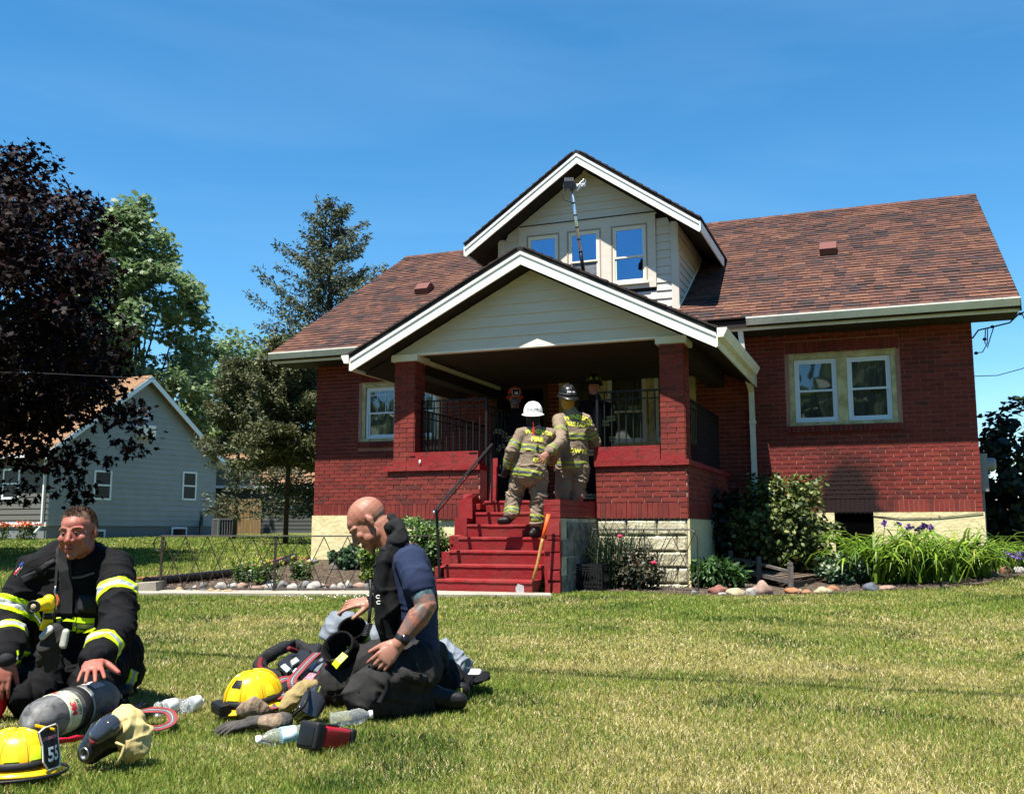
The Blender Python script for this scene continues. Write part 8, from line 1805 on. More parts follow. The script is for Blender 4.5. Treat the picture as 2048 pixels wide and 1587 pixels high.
# coat lettering
def back_text(rt, og, coat, txt, u, v, y, size, m_, arc=0.0, tilt=0.0, sp=1.0):
    p = D(u, v, y) - og; r_ = Vector((math.cos(tilt), 0, math.sin(tilt))); stamp(txt, size, p, r_, (0, 0, 1), coat, rt, m_, off=0.006, arc=arc, bold=size * 0.05, spacing=sp)
back_text(f1, o1, c1, 'WINDSOR', 1078, 864, 12.0, 0.072, letter_y, 0.9, -0.10); back_text(f1, o1, c1, 'FIRE', 1074, 880, 12.0, 0.080, letter_y, 0, -0.06); back_text(f1, o1, c1, 'GUTE', 1080, 922, 12.0, 0.070, letter_y, 0, -.04)
back_text(f2, o2, c2, 'WINDSOR', 1156, 836, 12.55, 0.078, letter_y, 1.4, -0.12); back_text(f2, o2, c2, 'FIRE DEPT', 1154, 851, 12.55, 0.072, letter_y, 0, -0.08); back_text(f2, o2, c2, 'DWYER', 1160, 904, 12.55, 0.075, letter_y, 0, -0.05, 1.1)
b = MB(); q = D(1067, 852, 11.80) - o1; b.box(q + Vector((-.012, -.01, -.10)), q + Vector((.012, .0, -.01))); b.tube([q, q + Vector((-.005, 0, .05))], 0.004, 5); b.build('red_tag', mat('tag_red', (0.5, 0.02, 0.02), 0.5), f1)
# side pocket of each pair of tan trousers
for (rt, og, tro, poly) in ((f1, o1, t1_, [(1016, 952), (1040, 958), (1041, 976), (1018, 970)]), (f2, o2, t2_, [(1106, 938), (1140, 940), (1138, 958), (1106, 956)])):
    patch_on(poly, velcro, 'cargo_pocket', rt, bvh_of(tro), og, 0.03)
# ------------------------------------------------------------------ gear lying on the grass
def aim(o, d, up=(0, 0, 1)): o.rotation_euler = frame(d, up).to_euler(); return o
comp = mat('composite_grey', (0.10, 0.10, 0.10), 0.5, var=(0.22, 0.22, 0.21), scale=16, stretch=(1, 0.35, 1), second=((0.05, 0.05, 0.05), 22, 0.55, 0.65), bump=.3, bscale=60, bdist=.002)
cream = mat('label_cream', (0.58, 0.58, 0.42), 0.5, var=(0.46, 0.46, 0.34), scale=30); redt = mat('print_red', (0.55, 0.02, 0.03), 0.5); greent = mat('print_green', (0.02, 0.09, 0.05), 0.5)
ca, cb = G(84, 1438, .085), G(200, 1398, .095); cb = ca + (cb - ca).normalized() * 0.54
CY = empty('air_cylinder', tuple(ca), label='scuffed grey breathing-air cylinder under the kneeling firefighter\'s hand', cat='air cylinder'); CYM = frame(cb - ca); CY.rotation_euler = CYM.to_euler(); CY.scale = (.92, 1, .92)
RY = Matrix.Rotation(R(-90), 4, 'X')     # lathe axis -> local +y
prof = [(0.0, -.085), (.035, -.078), (.062, -.055), (.080, -.022), (.087, .02), (.088, .1), (.088, .36), (.082, .41), (.06, .45), (.028, .475), (.026, .50), (0.0, .505)]
cyl = MB().lathe(prof, 28, M=RY).build('tank', comp, CY, smooth=True)
MB().lathe([(.0885, .055), (.0905, .058), (.0905, .135), (.0885, .138)], 28, M=RY).build('label', cream, CY, smooth=True)
MB().lathe([(.0885, .165), (.095, .168), (.095, .205), (.0885, .208)], 28, M=RY).build('strap', strap_m, CY, smooth=True)
MB().lathe([(.0885, .210), (.0915, .212), (.0915, .222), (.0885, .224)], 28, M=RY).build('strap_edge', silver, CY, smooth=True)
MB().lathe([(.0, .50), (.022, .50), (.022, .56), (.034, .565), (.034, .60), (.0, .605)], 14, M=RY).build('valve', rubber, CY, smooth=True)
bv = bvh_of(cyl); ycam = (CYM.inverted() @ Vector((0.35, -1, .2))).normalized()
for (txt, s_, m_, yy, d_) in (('3M', .046, redt, .083, (0.35, -1, .15)), ('SCOTT', .022, greent, .118, (0.35, -1, .15)), ('3M', .04, redt, .083, (-.3, -.35, 1)), ('SCOTT', .019, greent, .118, (-.3, -.35, 1)), ('15 YEAR', .016, greent, .07, (0, .2, 1))):
    q = CYM.inverted() @ Vector(d_); q.y = 0; q.normalize(); stamp(txt, s_, Vector((0, yy, 0)) + q * .09, q.cross(Vector((0, 1, 0))) * -1, (0, 1, 0), cyl, CY, m_, off=.0035, bvh=bv, bold=s_ * .04)
b = MB(); q = CYM.inverted() @ Vector((0, -.1, 1)); q.y = 0; q.normalize(); sx_ = q.cross(Vector((0, 1, 0))); pts = [];  
vs = [];
for i in range(7):
    a = -.6 + i * .2; n_ = (q * math.cos(a) + sx_ * math.sin(a)); vs += [n_ * .0895 + Vector((0, .27, 0)), n_ * .0895 + Vector((0, .345, 0))]
b.add(vs, [(2 * i, 2 * i + 1, 2 * i + 3, 2 * i + 2) for i in range(6)]); b.build('sticker', mat('sticker_pink', (0.55, 0.42, 0.42), 0.5), CY)
yel = mat('helmet_yellow', (0.70, 0.43, 0.008), 0.30, coat=0.4, var=(0.62, 0.36, 0.01), scale=9, second=((0.22, 0.14, 0.04), 26, 0.60, 0.70)); shb = mat('shield_black', (0.012, 0.012, 0.013), 0.4)
p = G(30, 1540, .03); h1, s1, pt = helmet(tuple(p), frame((0.995, -0.09, 0.02), (0.03, 0.0, 1)), yel, 'helmet', mat('reflector_lime', (0.60, 0.85, 0.02), 0.35), True, shb, label='yellow fire helmet numbered 55 lying at the lower left corner of the lawn', wide=.7, brim_m=yel, front_txt=[('55', 0.070, 0.40, letter_w), ('URBANDALE', 0.017, 0.80, mat('print_rose', (0.55, 0.2, 0.22), 0.5))], s_=.87)
b = MB(); n = 40; b.tube([Vector((.142 * math.cos(2 * math.pi * k / n), .172 * math.sin(2 * math.pi * k / n) - .01, -.004)) for k in range(n + 1)], .005, 6); b.build('brim_edge', rubber, h1, smooth=True)
p = G(508, 1408, .05); h2, s2, pt = helmet(tuple(p), frame((-.75, -.55, -.12), (0.05, -.03, 1)), yel, 'helmet', mat('reflector_gold', (0.70, 0.62, 0.02), 0.35), True, None, label='yellow fire helmet with black goggles strap lying beside the leather gloves', s_=.98, wide=.75)
b = MB(); b.box((-.06, .125, -.005), (.06, .165, .04)); b.box((-.05, .166, .0), (.05, .170, .035)); b.build('goggles', rubber, h2)
pt(math.pi / 2 + .45, .05, .098, .125, shb, 'decal', 1.0, .004)
# face mask with the tan hood pulled over it
mk = G(232, 1478, .09); MK = empty('breathing_mask', tuple(mk), label='black breathing mask with a pale yellow hood, lying on the grass at the lower left', cat='mask'); mo = mk.copy()
at = lambda u, v, dz=0.0, dy=0.0: D(u, v, mk.y + dy) + Vector((0, 0, dz))
B = Body(); B.chain([(at(182, 1500, 0, -.02), (.045, .05)), (at(205, 1475), (.062, .075)), (at(232, 1462, 0, .03), (.070, .080))], flat=(0, 0, 1)); B.ball(at(175, 1500, 0, -.03), .032); B.chain([(at(170, 1512, 0, -.04), .020), (at(190, 1500, 0, -.02), .022)]); B.chain([(at(190, 1452, 0, .0), .014), (at(240, 1432, 0, .03), .014)])
attach(B.mesh('mask_body', .004, 2), 'mask_body', MK, mo, mat('mask_rubber', (0.014, 0.014, 0.015), 0.28, coat=.3))
B = Body(); B.chain([(at(196, 1470, .0, -.07), (.030, .045)), (at(218, 1452, .0, -.05), (.040, .05))], flat=(0, 0, 1)); attach(B.mesh('lens', .004, 2), 'lens', MK, mo, mat('lens_dark', (0.03, 0.035, 0.045), 0.05, coat=.8))
b = MB(); c = at(189, 1477, 0, -.092) - mo; b.lathe([(.016, 0), (.017, .006), (.012, .009), (0, .01)], 14, M=Matrix.Translation(c) @ frame((-.4, -1, .3)).to_4x4() @ RY); b.build('badge', mat('badge_red', (.25, .03, .04), .4), MK, smooth=True)
b = MB(); c = at(171, 1506, 0, -.085) - mo; b.lathe([(.020, 0), (.022, .008), (.016, .008), (.014, .0)], 16, M=Matrix.Translation(c) @ frame((-.5, -1, .0)).to_4x4() @ RY); b.build('inlet', mat('steel', (.45,) * 3, .35, metal=1.0), MK, smooth=True)
hoodm = mat('hood_cream', (0.50, 0.40, 0.17), 0.9, var=(0.42, 0.33, 0.14), scale=10, bump=.3, bscale=200, bdist=.002)
B = Body(); B.chain([(at(250, 1455, 0, .03), (.060, .060)), (at(262, 1468, -.005, .02), (.066, .066)), (at(264, 1490, 0, .0), (.05, .045))], flat=(1, 0, 0)); B.ball(at(258, 1440, 0, .04), (.05, .06, .04))
attach(B.mesh('hood', .0042, 2, folds([(at(240, 1440), at(285, 1490), 1.3, 1.3)], .017, 13, 7, 3)), 'hood', MK, mo, hoodm)
b = MB(); b.tube([at(232, 1484, 0, -.09) - mo, at(248, 1490, 0, -.1) - mo, at(243, 1510, 0, -.1) - mo, at(234, 1526, -.0, -.1) - mo], .005, 5); b.build('drawstring', hoodm, MK, smooth=True)
# striped webbing
web_r = mat('webbing_red', (0.30, 0.035, 0.04), .8); web_g = mat('webbing_grey', (0.10, 0.10, 0.11), .8)
def webbing(px, z, w_, label, name='webbing_strap', root=None, nr=(0, -.5, 1), cat='strap', group=None):
    q = [G(u, v, zz) for (u, v), zz in zip(px, z)]; sm = []
    for i in range(len(q) - 1):
        for k in range(5):
            t = k / 5; a = q[max(i - 1, 0)]; b_, c = q[i], q[i + 1]; d_ = q[min(i + 2, len(q) - 1)]
            sm.append(0.5 * ((2 * b_) + (c - a) * t + (2 * a - 5 * b_ + 4 * c - d_) * t * t + (3 * b_ - a - 3 * c + d_) * t ** 3))
    sm.append(q[-1]); o = root or empty(name, tuple(q[0]), label=label, cat=cat, group=group); og = Vector(o.location); n_ = Vector(nr).normalized(); sm = [s - og for s in sm]
    MB().ribbon(sm, n_, w_, .003).build('webbing', web_g, o)
    for sg in (-1, 1):
        s2_ = []
        for i, s in enumerate(sm): t = (sm[min(i + 1, len(sm) - 1)] - sm[max(i - 1, 0)]).normalized(); s2_.append(s + t.cross(n_).normalized() * (sg * w_ * .36) + n_ * .002)
        MB().ribbon(s2_, n_, w_ * .24, .0025).build('stripe', web_r, o)
    MB().ribbon([s + n_ * .0022 for s in sm], n_, w_ * .07, .0025).build('stitching', mat('stitch_grey', (.4, .4, .4), .7), o); return o
webbing([(205, 1436), (222, 1416), (240, 1424), (262, 1418), (284, 1406)], (.02, .09, .05, .06, .06), .038, 'grey and red webbing strap curling up behind the yellow-hooded mask')
webbing([(262, 1428), (300, 1420), (338, 1424), (344, 1444), (318, 1456), (290, 1454)], (.03, .06, .05, .03, .02, .03), .038, 'striped webbing loop right of the yellow-hooded mask')
q = [G(u, v, .03) for u, v in ((100, 1484), (118, 1481), (135, 1479), (150, 1476), (166, 1474))]; b = MB(); b.tube(q, [(.016, .008), (.02, .009), (.015, .007), (.02, .01), (.012, .006)], 8); tag(b.build('red_strap', mat('red_vinyl', (.45, .012, .03), .35), smooth=True), 'shiny red strap between the yellow helmet and the mask', 'strap')
# harness parts behind the cylinder
o = empty('harness', tuple(G(225, 1392, .03)), label='dark harness straps and buckles in the shade beside the cylinder', cat='harness'); og = o.location.copy()
B = Body(); [B.ball(G(u, v, .03), r) for u, v, r in ((205, 1400, .06), (222, 1398, .055), (236, 1406, .05), (212, 1420, .055), (225, 1416, .05))]; attach(B.mesh('pad', .006, 2, folds([(G(200, 1400, .03), G(240, 1420, .03), 1, 1)], .01, 12, 6, 1)), 'pad', o, og, cloth_bk)
b = MB(); c = G(232, 1392, .09) - og; b.tube([c + Vector((.024 * math.cos(a), 0, .014 * math.sin(a))) for a in np.linspace(0, 6.28, 14)], .0045, 6); b.build('ring', mat('steel', (.45,) * 3), o, smooth=True)
# water bottles
plast = bpy.data.materials.new('clear_plastic'); plast.use_nodes = True; pp = plast.node_tree.nodes['Principled BSDF']; pp.inputs['Base Color'].default_value = (.93, .96, .98, 1); pp.inputs['Roughness'].default_value = .12; pp.inputs['Transmission Weight'].default_value = .9; pp.inputs['IOR'].default_value = 1.2
def bottle(u, v, d, label, lab_m=None, L_=.19, crush=0.0):
    p = G(u, v, .034); o = empty('water_bottle', tuple(p), label=label, cat='bottle', group='plastic water bottles on the lawn'); aim(o, d); r_ = .032
    prof = [(0, 0), (.024, 0), (r_, .008)] + [(r_ * (1 - .06 * (k % 2)) * (1 - crush * math.sin(k * 1.1) ** 2), .012 + k * .011) for k in range(10)] + [(r_, .128), (.026, .150), (.014, .168), (.0125, .180), (0, .181)]
    MB().lathe([(a, z * L_ / .19) for a, z in prof], 16, M=RY, sx=1 - crush).build('bottle_body', plast, o, smooth=True)
    if lab_m: MB().lathe([(r_ * .98, .055), (r_ * 1.03, .056), (r_ * 1.03, .110), (r_ * .98, .111)], 16, M=RY, sx=1 - crush).build('label', lab_m, o, smooth=True)
    MB().lathe([(.0, .176 * L_ / .19), (.0155, .177 * L_ / .19), (.0155, .193 * L_ / .19), (0, .194 * L_ / .19)], 14, M=RY).build('cap', mat('cap_white', (.8, .8, .8), .4), o, smooth=True)
labb = mat('label_blue', (.12, .42, .58), .4, var=(.7, .75, .78), scale=30)
bottle(312, 1418, (.42, .9, .0), 'crushed clear bottle nearest the striped webbing loop', mat('label_pale', (.6, .63, .65), .4), .18, .2); bottle(366, 1412, (.3, .9, 0), 'smaller crushed clear bottle, right of the other crushed one', mat('label_pale', (.6,) * 3), .13, .25)
bottle(618, 1462, (-.85, -.5, -.05), 'clear water bottle with a blue label left of the red thermal camera', labb, .20); bottle(660, 1440, (.93, .25, .1), 'clear bottle sticking out behind the red thermal camera', None, .17, .1)
# red bag at the left edge
B = Body(); c = G(-8, 1392, .1); B.ball(c + Vector((-.03, 0, -.02)), (.07, .10, .10)); B.ball(c + Vector((-.02, -.02, .05)), (.05, .07, .07)); me = B.mesh('red_bag', .008, 2, folds([(c, c + Vector((0, 0, .2)), 1, 1)], .012, 9, 5, 2)); tag(attach(me, 'red_bag', None, c, mat('bag_red', (.70, .012, .02), .6)), 'bright red bag cut off by the left edge beside the kneeling man', 'bag').location = c
# flashlight clipped to the coat, gloves hanging under it
lc_ = lambda x, y, yy: D(*pcrop(x, y), yy)
fp = lc_(250, 640, 4.28); FL = empty('flashlight', tuple(fp), label='yellow right-angle flashlight clipped to the front of the black coat', cat='flashlight'); ym = mat('torch_yellow', (.75, .50, .01), .4)
L2 = lambda x, y, yy=4.28: lc_(x, y, yy) - fp
b = Body(); b.chain([(fp + L2(255, 575), .026), (fp + L2(255, 600), .027)]); b.chain([(fp + L2(245, 592), .026), (fp + L2(238, 594) + Vector((0, -.05, 0)), .027)]); attach(b.mesh('head', .004, 1), 'head', FL, fp, ym)
b = MB(); c = L2(236, 600) + Vector((-.005, -.082, 0)); b.lathe([(.026, 0), (.028, .012), (.020, .012), (.016, .004), (0, .003)], 18, M=Matrix.Translation(c) @ frame((-.1, -1, 0)).to_4x4() @ RY); b.build('bezel', rubber, FL, smooth=True); b = MB(); b.ball(c + Vector((-.001, -.008, 0)), (.013, .006, .013)); b.build('lens', mat('lens_glass', (.45, .38, .25), .08), FL, smooth=True)
b = MB(); b.tube([L2(255, 625), L2(250, 680), L2(240, 730)], [.021, .021, .027], 12); b.build('barrel', ym, FL, smooth=True); b = MB(); b.tube([L2(258, 640), L2(256, 672)], .024, 12); b.build('collar', rubber, FL, smooth=True)
cl_ = mat('steel', (.45,) * 3); b = MB(); b.tube([L2(292, 500), L2(285, 530), L2(298, 560), L2(296, 600), L2(290, 630)], .004, 6); b.build('snap_hook', cl_, FL, smooth=True); b = MB(); b.tube([L2(296, 545), L2(306, 575), L2(300, 600)], .005, 6); b.build('cord', mat('cord_orange', (.5, .10, .03), .7), FL)
gp_ = lc_(270, 800, 4.27); GL = empty('hanging_gloves', tuple(gp_), label='pair of dark gloves with pale cuffs hanging from the front of the black coat', cat='gloves'); b = Body()
g2 = lambda x, y, yy=4.27: lc_(x, y, yy)
b.chain([(g2(285, 740), .034), (g2(250, 820), .042), (g2(225, 880), .032), (g2(205, 910), .016)]); b.chain([(g2(260, 830), .035), (g2(262, 890), .026), (g2(250, 935), .015)]); b.chain([(g2(285, 820), .03), (g2(288, 880), .02), (g2(285, 920), .013)]); b.chain([(g2(295, 740), .035), (g2(320, 790), .03)])
attach(b.mesh('gloves', .0045, 2, folds([(g2(280, 740), g2(240, 930), 1.3, 1)], .008, 14, 7, 7)), 'gloves', GL, gp_, mat('glove_dark', (.025, .024, .022), .85)); b = Body(); b.chain([(g2(262, 725, 4.235), (.014, .026)), (g2(222, 765, 4.235), (.014, .018))]); b.chain([(g2(345, 740, 4.235), (.014, .020)), (g2(330, 810, 4.235), (.014, .026))]); attach(b.mesh('cuffs', .0035, 1), 'cuffs', GL, gp_, mat('cuff_pale', (.42, .42, .38), .8))
# leather gloves in front of the second helmet
def p3(x, y): return (430 + x / 1536 * 300, 1200 + y / 1587 * 310)
def g3(x, y, z=.03): return G(*p3(x, y), z)
lea = mat('leather_tan', (.20, .14, .09), .9, var=(.30, .22, .15), scale=22, bump=.4, bscale=90, second=((.05, .045, .04), 18, .5, .66)); gk = mat('leather_dark', (.045, .042, .040), .8, var=(.09, .08, .07), scale=22, bump=.4, bscale=90)
c = g3(420, 1280); LG = empty('leather_glove', tuple(c), label='worn grey and tan work glove lying palm down nearest the camera', cat='glove', group='work gloves by the helmet'); b = Body()
b.chain([(g3(640, 1250, .04), (.05, .035)), (g3(520, 1245, .04), (.040, .030))], flat=(0, 1, 0)); attach(b.mesh('cuff', .004, 2, folds([(g3(640, 1250), g3(500, 1250), 1, 1)], .006, 14, 7, 3)), 'cuff', LG, c, lea)
b = Body(); b.chain([(g3(700, 1240, .04), (.054, .038)), (g3(670, 1240, .04), (.054, .038))], flat=(0, 1, 0)); attach(b.mesh('knit_band', .004, 2), 'knit_band', LG, c, gk)
b = Body(); hand(b, g3(450, 1245, .035), g3(200, 1290, .02) - g3(450, 1245, .03), (0, -.1, 1), 1, (.2, .25, .3, .35), spread=.09, thumb=.5, s_=1.12); b.chain([(g3(500, 1240, .035), (.042, .026)), (g3(360, 1250, .035), (.048, .026))], flat=(0, 1, 0)); attach(b.mesh('glove_hand', .0036, 2, folds([(g3(500, 1250), g3(150, 1300), 1, 1)], .005, 18, 8, 3)), 'glove_hand', LG, c, gk)
c = g3(400, 1130); LG2 = empty('leather_glove', tuple(c), label='crumpled tan work glove folded against the brim of the yellow helmet', cat='glove', group='work gloves by the helmet'); b = Body(); b.chain([(g3(310, 1120, .05), .035), (g3(400, 1085, .07), .042), (g3(490, 1130, .05), .032)]); b.chain([(g3(330, 1160, .02), .028), (g3(420, 1180, .02), .03)])
attach(b.mesh('glove_hand', .004, 2, folds([(g3(300, 1120), g3(490, 1130), 1, 1)], .008, 14, 7, 6)), 'glove_hand', LG2, c, lea)
# air-pack frame and straps
c = g3(850, 640, .06); BP = empty('air_pack', tuple(c), label='black breathing-apparatus backpack frame with padded straps between the helmet and the bald man', cat='air pack'); bo = Vector(c)
padm = mat('pad_black', (.016, .016, .017), .8, bump=.4, bscale=200, bdist=.002); redpad = mat('pad_red', (.16, .012, .016), .7, bump=.3, bscale=120)
b = Body(); b.chain([(g3(980, 520, .10), .030), (g3(840, 450, .12), .036), (g3(700, 480, .12), .034), (g3(540, 570, .10), .036), (g3(460, 650, .06), .036), (g3(480, 740, .04), .034), (g3(620, 780, .04), .032), (g3(700, 790, .04), .03)]); attach(b.mesh('waist_pad', .005, 2, folds([(g3(980, 500), g3(480, 640), 1, 1), (g3(480, 640), g3(640, 780), 1, 1)], .008, 15, 6, 4)), 'waist_pad', BP, bo, padm)
b = Body(); b.chain([(g3(470, 600, .11), .013), (g3(455, 680, .085), .015), (g3(520, 740, .075), .014), (g3(600, 765, .07), .013)]); b.chain([(g3(760, 495, .15), .015), (g3(830, 520, .13), .014)]); attach(b.mesh('pad_trim', .004, 1), 'pad_trim', BP, bo, redpad)
pl = mat('frame_plastic', (.022, .024, .028), .35)
def plate(pts, z, t, m_, nm, dz=0.0):
    q = [g3(x, y, z) - bo + Vector((0, 0, dz)) for x, y in pts]; b = MB(); b.prism(q, (0, 0, t)); return b.build(nm, m_, BP)
plate([(640, 680), (800, 560), (920, 530), (1000, 600), (870, 740), (740, 790)], .085, .022, pl, 'frame_plate'); plate([(870, 740), (1010, 560), (1200, 500), (1190, 640), (1010, 860), (880, 830)], .085, .024, pl, 'frame_plate'); plate([(770, 640), (830, 600), (865, 640), (790, 690)], .115, .012, mat('plate_cream', (.35, .36, .33), .5), 'hole_plate', .0)
for pts, m_, nm in (([(670, 680), (715, 650), (775, 705), (735, 740)], mat('tag_blue', (.22, .45, .58), .4, var=(.6, .65, .7), scale=60), 'blue_tag'), ([(795, 735), (825, 698), (872, 708), (845, 748)], letter_w, 'white_tag'), ([(885, 800), (940, 735), (1040, 760), (965, 865)], mat('tag_maroon', (.35, .05, .09), .5, var=(.55, .3, .33), scale=70), 'maroon_label'), ([(960, 700), (1020, 640), (1040, 655), (985, 720)], mat('tag_grey', (.5, .5, .52), .5), 'grey_label'), ([(1010, 720), (1080, 640), (1110, 650), (1050, 735)], mat('tag_steel', (.18, .20, .23), .4), 'gauge_label'), ([(1060, 620), (1120, 570), (1150, 585), (1090, 630)], mat('tag_steel', (.18,) * 3), 'gauge_label')): plate(pts, .112, .003, m_, nm, .0)
me = text_mesh('4', .032, .0008, bold=.001); o = link('number', me, BP, letter_k, g3(834, 723, .12) - bo); o.rotation_euler = (R(20), 0, R(-35))
b = MB(); b.tube([g3(1190, 500, .13) - bo, g3(1180, 620, .13) - bo, g3(1100, 700, .12) - bo, g3(1030, 780, .12) - bo], .006, 6); b.build('red_tube', redpad, BP, smooth=True); b = MB(); b.tube([g3(1130, 790, .12) - bo, g3(1060, 770, .12) - bo, g3(980, 860, .12) - bo], .005, 6); b.build('red_tube', redpad, BP, smooth=True)
webbing([p3(620, 860), p3(700, 810), p3(790, 800)], (.10, .12, .12), .045, None, root=BP); webbing([p3(800, 900), p3(790, 820), p3(850, 740), p3(960, 620), p3(1050, 540)], (.10, .13, .14, .15, .16), .042, None, root=BP); webbing([p3(480, 1040), p3(580, 1000), p3(720, 965)], (.06, .08, .09), .05, None, root=BP); webbing([p3(520, 1110), p3(600, 1090), p3(660, 1130)], (.04, .06, .03), .04, None, root=BP)
b = Body(); b.chain([(g3(840, 870, .06), .03), (g3(740, 900, .05), .035), (g3(700, 920, .05), .03)]); attach(b.mesh('shoulder_pad', .005, 2), 'shoulder_pad', BP, bo, padm); b = Body(); b.chain([(g3(1010, 560, .13), .02), (g3(1060, 470, .15), .022), (g3(1000, 460, .15), .016), (g3(985, 520, .13), .012)]); attach(b.mesh('shoulder_pad', .005, 2), 'shoulder_pad', BP, bo, padm)
# turned-out coat with silver lining: sleeves by his knees, body behind him
grey_l = mat('lining_silver', (.20, .23, .27), .6, var=(.15, .18, .215), scale=6, bump=.2, bscale=60); c = g3(1300, 350, .12); CO = empty('turnout_coat', tuple(c), label='black coat turned inside out showing its silver-grey lining behind the bald man', cat='coat'); co_ = Vector(c); c3p = lambda x, y, yy: D(*c3((x, y))[0], yy)
b = Body(); b.chain([(c3p(620, 890, 4.95), (.04, .02)), (c3p(690, 790, 5.0), (.06, .035)), (c3p(760, 800, 5.0), (.06, .035))], flat=(1, 0, 0)); b.chain([(c3p(840, 860, 4.95), .05), (c3p(900, 900, 4.9), .06)]); attach(b.mesh('sleeve_lining', .0055, 3, folds([(c3p(620, 900, 5), c3p(740, 790, 5), 1.2, 1)], .012, 11, 4, 2)), 'sleeve_lining', CO, co_, grey_l)
def cuff_ring(x, y, yy, d, r_, Lb, nm='sleeve', trims=True):
    p = c3p(x, y, yy) - co_; M_ = Matrix.Translation(p) @ frame(d).to_4x4() @ RY; MB().lathe([(r_ * .8, -.11), (r_ * .93, -.002), (r_ * 1.03, .004), (r_ * 1.06, -.01), (r_ * 1.08, -Lb), (r_ * .6, -Lb - .02)], 20, M=M_, caps=False).build(nm, cloth_bk, CO, smooth=True)
    if trims:
        for k, m_ in ((0, lime), (1, silver), (2, lime)): z = -.05 - k * .018; MB().lathe([(r_ * 1.07, z), (r_ * 1.10, z - .001), (r_ * 1.10, z - .017), (r_ * 1.07, z - .018)], 20, M=M_, caps=False).build('reflective_band', m_, CO, smooth=True)
cuff_ring(775, 835, 4.72, (-.1, -.75, .75), .066, .13); cuff_ring(690, 940, 4.60, (-.35, -.7, .6), .078, .14, trims=False)
b = MB(); b.ribbon([c3p(680, 1055, 4.5) - co_, c3p(700, 1030, 4.5) - co_, c3p(740, 990, 4.52) - co_], Vector((-.3, -1, .5)), .035, .008); b.build('lime_tab', lime, CO)
b = Body(); b.chain([(c3p(1270, 960, 4.95), (.08, .05)), (c3p(1310, 1030, 4.9), (.11, .07)), (c3p(1330, 1080, 4.88), (.12, .06))], flat=(1, 0, 0)); attach(b.mesh('body_lining', .006, 3, folds([(c3p(1270, 920, 4.9), c3p(1330, 1090, 4.9), 1, 1)], .02, 12, 8, 4)), 'body_lining', CO, co_, grey_l)
b = Body(); b.chain([(c3p(1240, 1130, 4.75), (.10, .085)), (c3p(1340, 1130, 4.85), (.11, .085)), (c3p(1400, 1150, 4.85), (.07, .05))], flat=(0, 1, 0)); b.chain([(c3p(1390, 1120, 5.0), (.12, .022)), (c3p(1470, 1125, 5.0), (.14, .018)), (c3p(1545, 1110, 5.0), (.12, .012))], flat=(0, 1, 0)); attach(b.mesh('coat_body', .006, 3, folds([(c3p(1240, 1130, 4.9), c3p(1540, 1110, 4.9), 1.2, .6)], .02, 10, 8, 5)), 'coat_body', CO, co_, cloth_bk)
b = Body(); b.chain([(c3p(1400, 1085, 5.1), (.10, .012)), (c3p(1500, 1085, 5.1), (.10, .010))], flat=(0, 1, 0)); attach(b.mesh('hem_lining', .005, 2), 'hem_lining', CO, co_, mat('lining_white', (.42, .43, .45), .7))
for (x, y) in ((1190, 1215), (1385, 1215)): b = MB(); p = c3p(x, y, 4.72) - co_; b.box(p + Vector((-.012, -.012, -.03)), p + Vector((.014, .0, .03))); b.build('reflective_band', lime_d, CO)
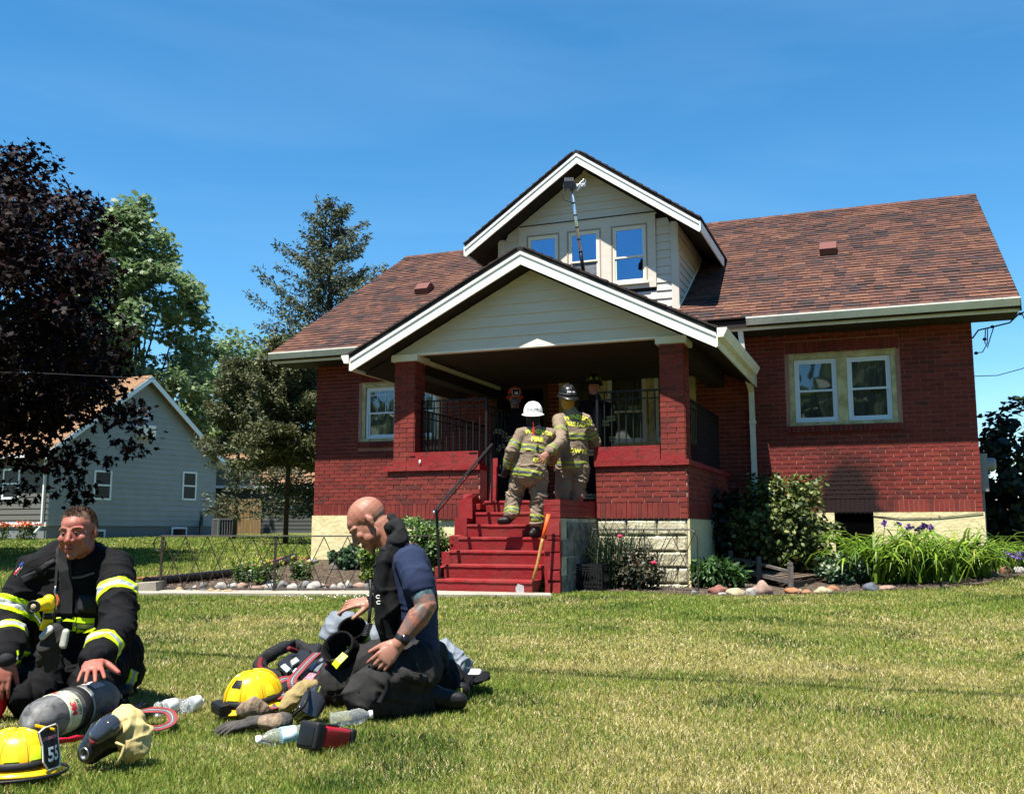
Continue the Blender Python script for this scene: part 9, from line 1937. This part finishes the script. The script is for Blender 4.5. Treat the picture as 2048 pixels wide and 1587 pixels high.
# second hood with visor
c = g3(900, 1050, .06); SH = empty('helmet_liner', tuple(c), label='tan cloth hood with a black visor lying between the gloves and the knees', cat='hood'); so_ = Vector(c); b = Body()
b.chain([(g3(700, 1110, .05), .022), (g3(800, 1010, .08), (.050, .045)), (g3(900, 920, .10), (.045, .045)), (g3(1020, 870, .12), .022)]); attach(b.mesh('hood', .0045, 2, folds([(g3(690, 1110), g3(920, 900), 1.3, 1.3)], .010, 8, 12, 5)), 'hood', SH, so_, mat('hood_tan', (.33, .25, .11), .9, var=(.26, .19, .08), scale=12, bump=.3, bscale=160))
b = Body(); b.chain([(g3(860, 1190, .03), (.03, .022)), (g3(960, 1130, .07), (.055, .03)), (g3(1020, 1020, .10), (.055, .035)), (g3(1040, 930, .12), (.03, .03))], flat=(1, 0, 0)); attach(b.mesh('visor', .0045, 2), 'visor', SH, so_, mat('visor_dark', (.03, .032, .036), .15, coat=.5))
b = MB(); b.tube([g3(700, 1165, .04) - so_, g3(800, 1180, .06) - so_, g3(910, 1080, .10) - so_, g3(950, 980, .13) - so_, g3(960, 900, .15) - so_], .007, 6); b.build('visor_rim', rubber, SH, smooth=True)
# thermal camera
p = g3(965, 1385, .06); TC = empty('thermal_camera', tuple(p), label='red and black handheld thermal camera standing on the grass, dark screen towards the viewer', cat='camera'); TC.rotation_euler = (R(-14), 0, R(-34)); TC.scale = (.92, 1.1, .92); bk2 = mat('camera_rubber', (.014, .014, .015), .55)
def rbox(a, c, r_, m_, nm, par):
    bm = bmesh.new(); bmesh.ops.create_cube(bm, size=1); s_ = Vector(c) - Vector(a)
    for v in bm.verts: v.co = Vector((v.co.x * s_.x, v.co.y * s_.y, v.co.z * s_.z)) + (Vector(a) + Vector(c)) / 2
    bmesh.ops.bevel(bm, geom=bm.edges[:], offset=r_, segments=3, affect='EDGES', profile=.6); me = bpy.data.meshes.new(nm); bm.to_mesh(me); bm.free(); return link(nm, me, par, m_, smooth=True)
rbox((-.052, -.012, -.05), (.052, .030, .056), .012, bk2, 'housing', TC); rbox((-.040, -.0145, -.036), (.038, -.0125, .036), .0008, mat('screen_dark', (.012, .014, .015), .25), 'screen', TC); rbox((-.02, .03, -.035), (.05, .16, .045), .016, mat('camera_red', (.42, .008, .02), .3, coat=.4), 'shell', TC); rbox((-.022, .155, -.038), (.053, .185, .048), .012, bk2, 'lens_hood', TC); rbox((-.012, .05, .0455), (.03, .11, .054), .004, bk2, 'button', TC); rbox((-.0215, .05, .0), (-.0195, .11, .03), .0008, letter_w, 'logo_patch', TC)
stamp('3M SCOTT', .012, (0, -.013, -.044), (1, 0, 0), (0, 0, 1), TC.children[0], TC, letter_w, off=.001)
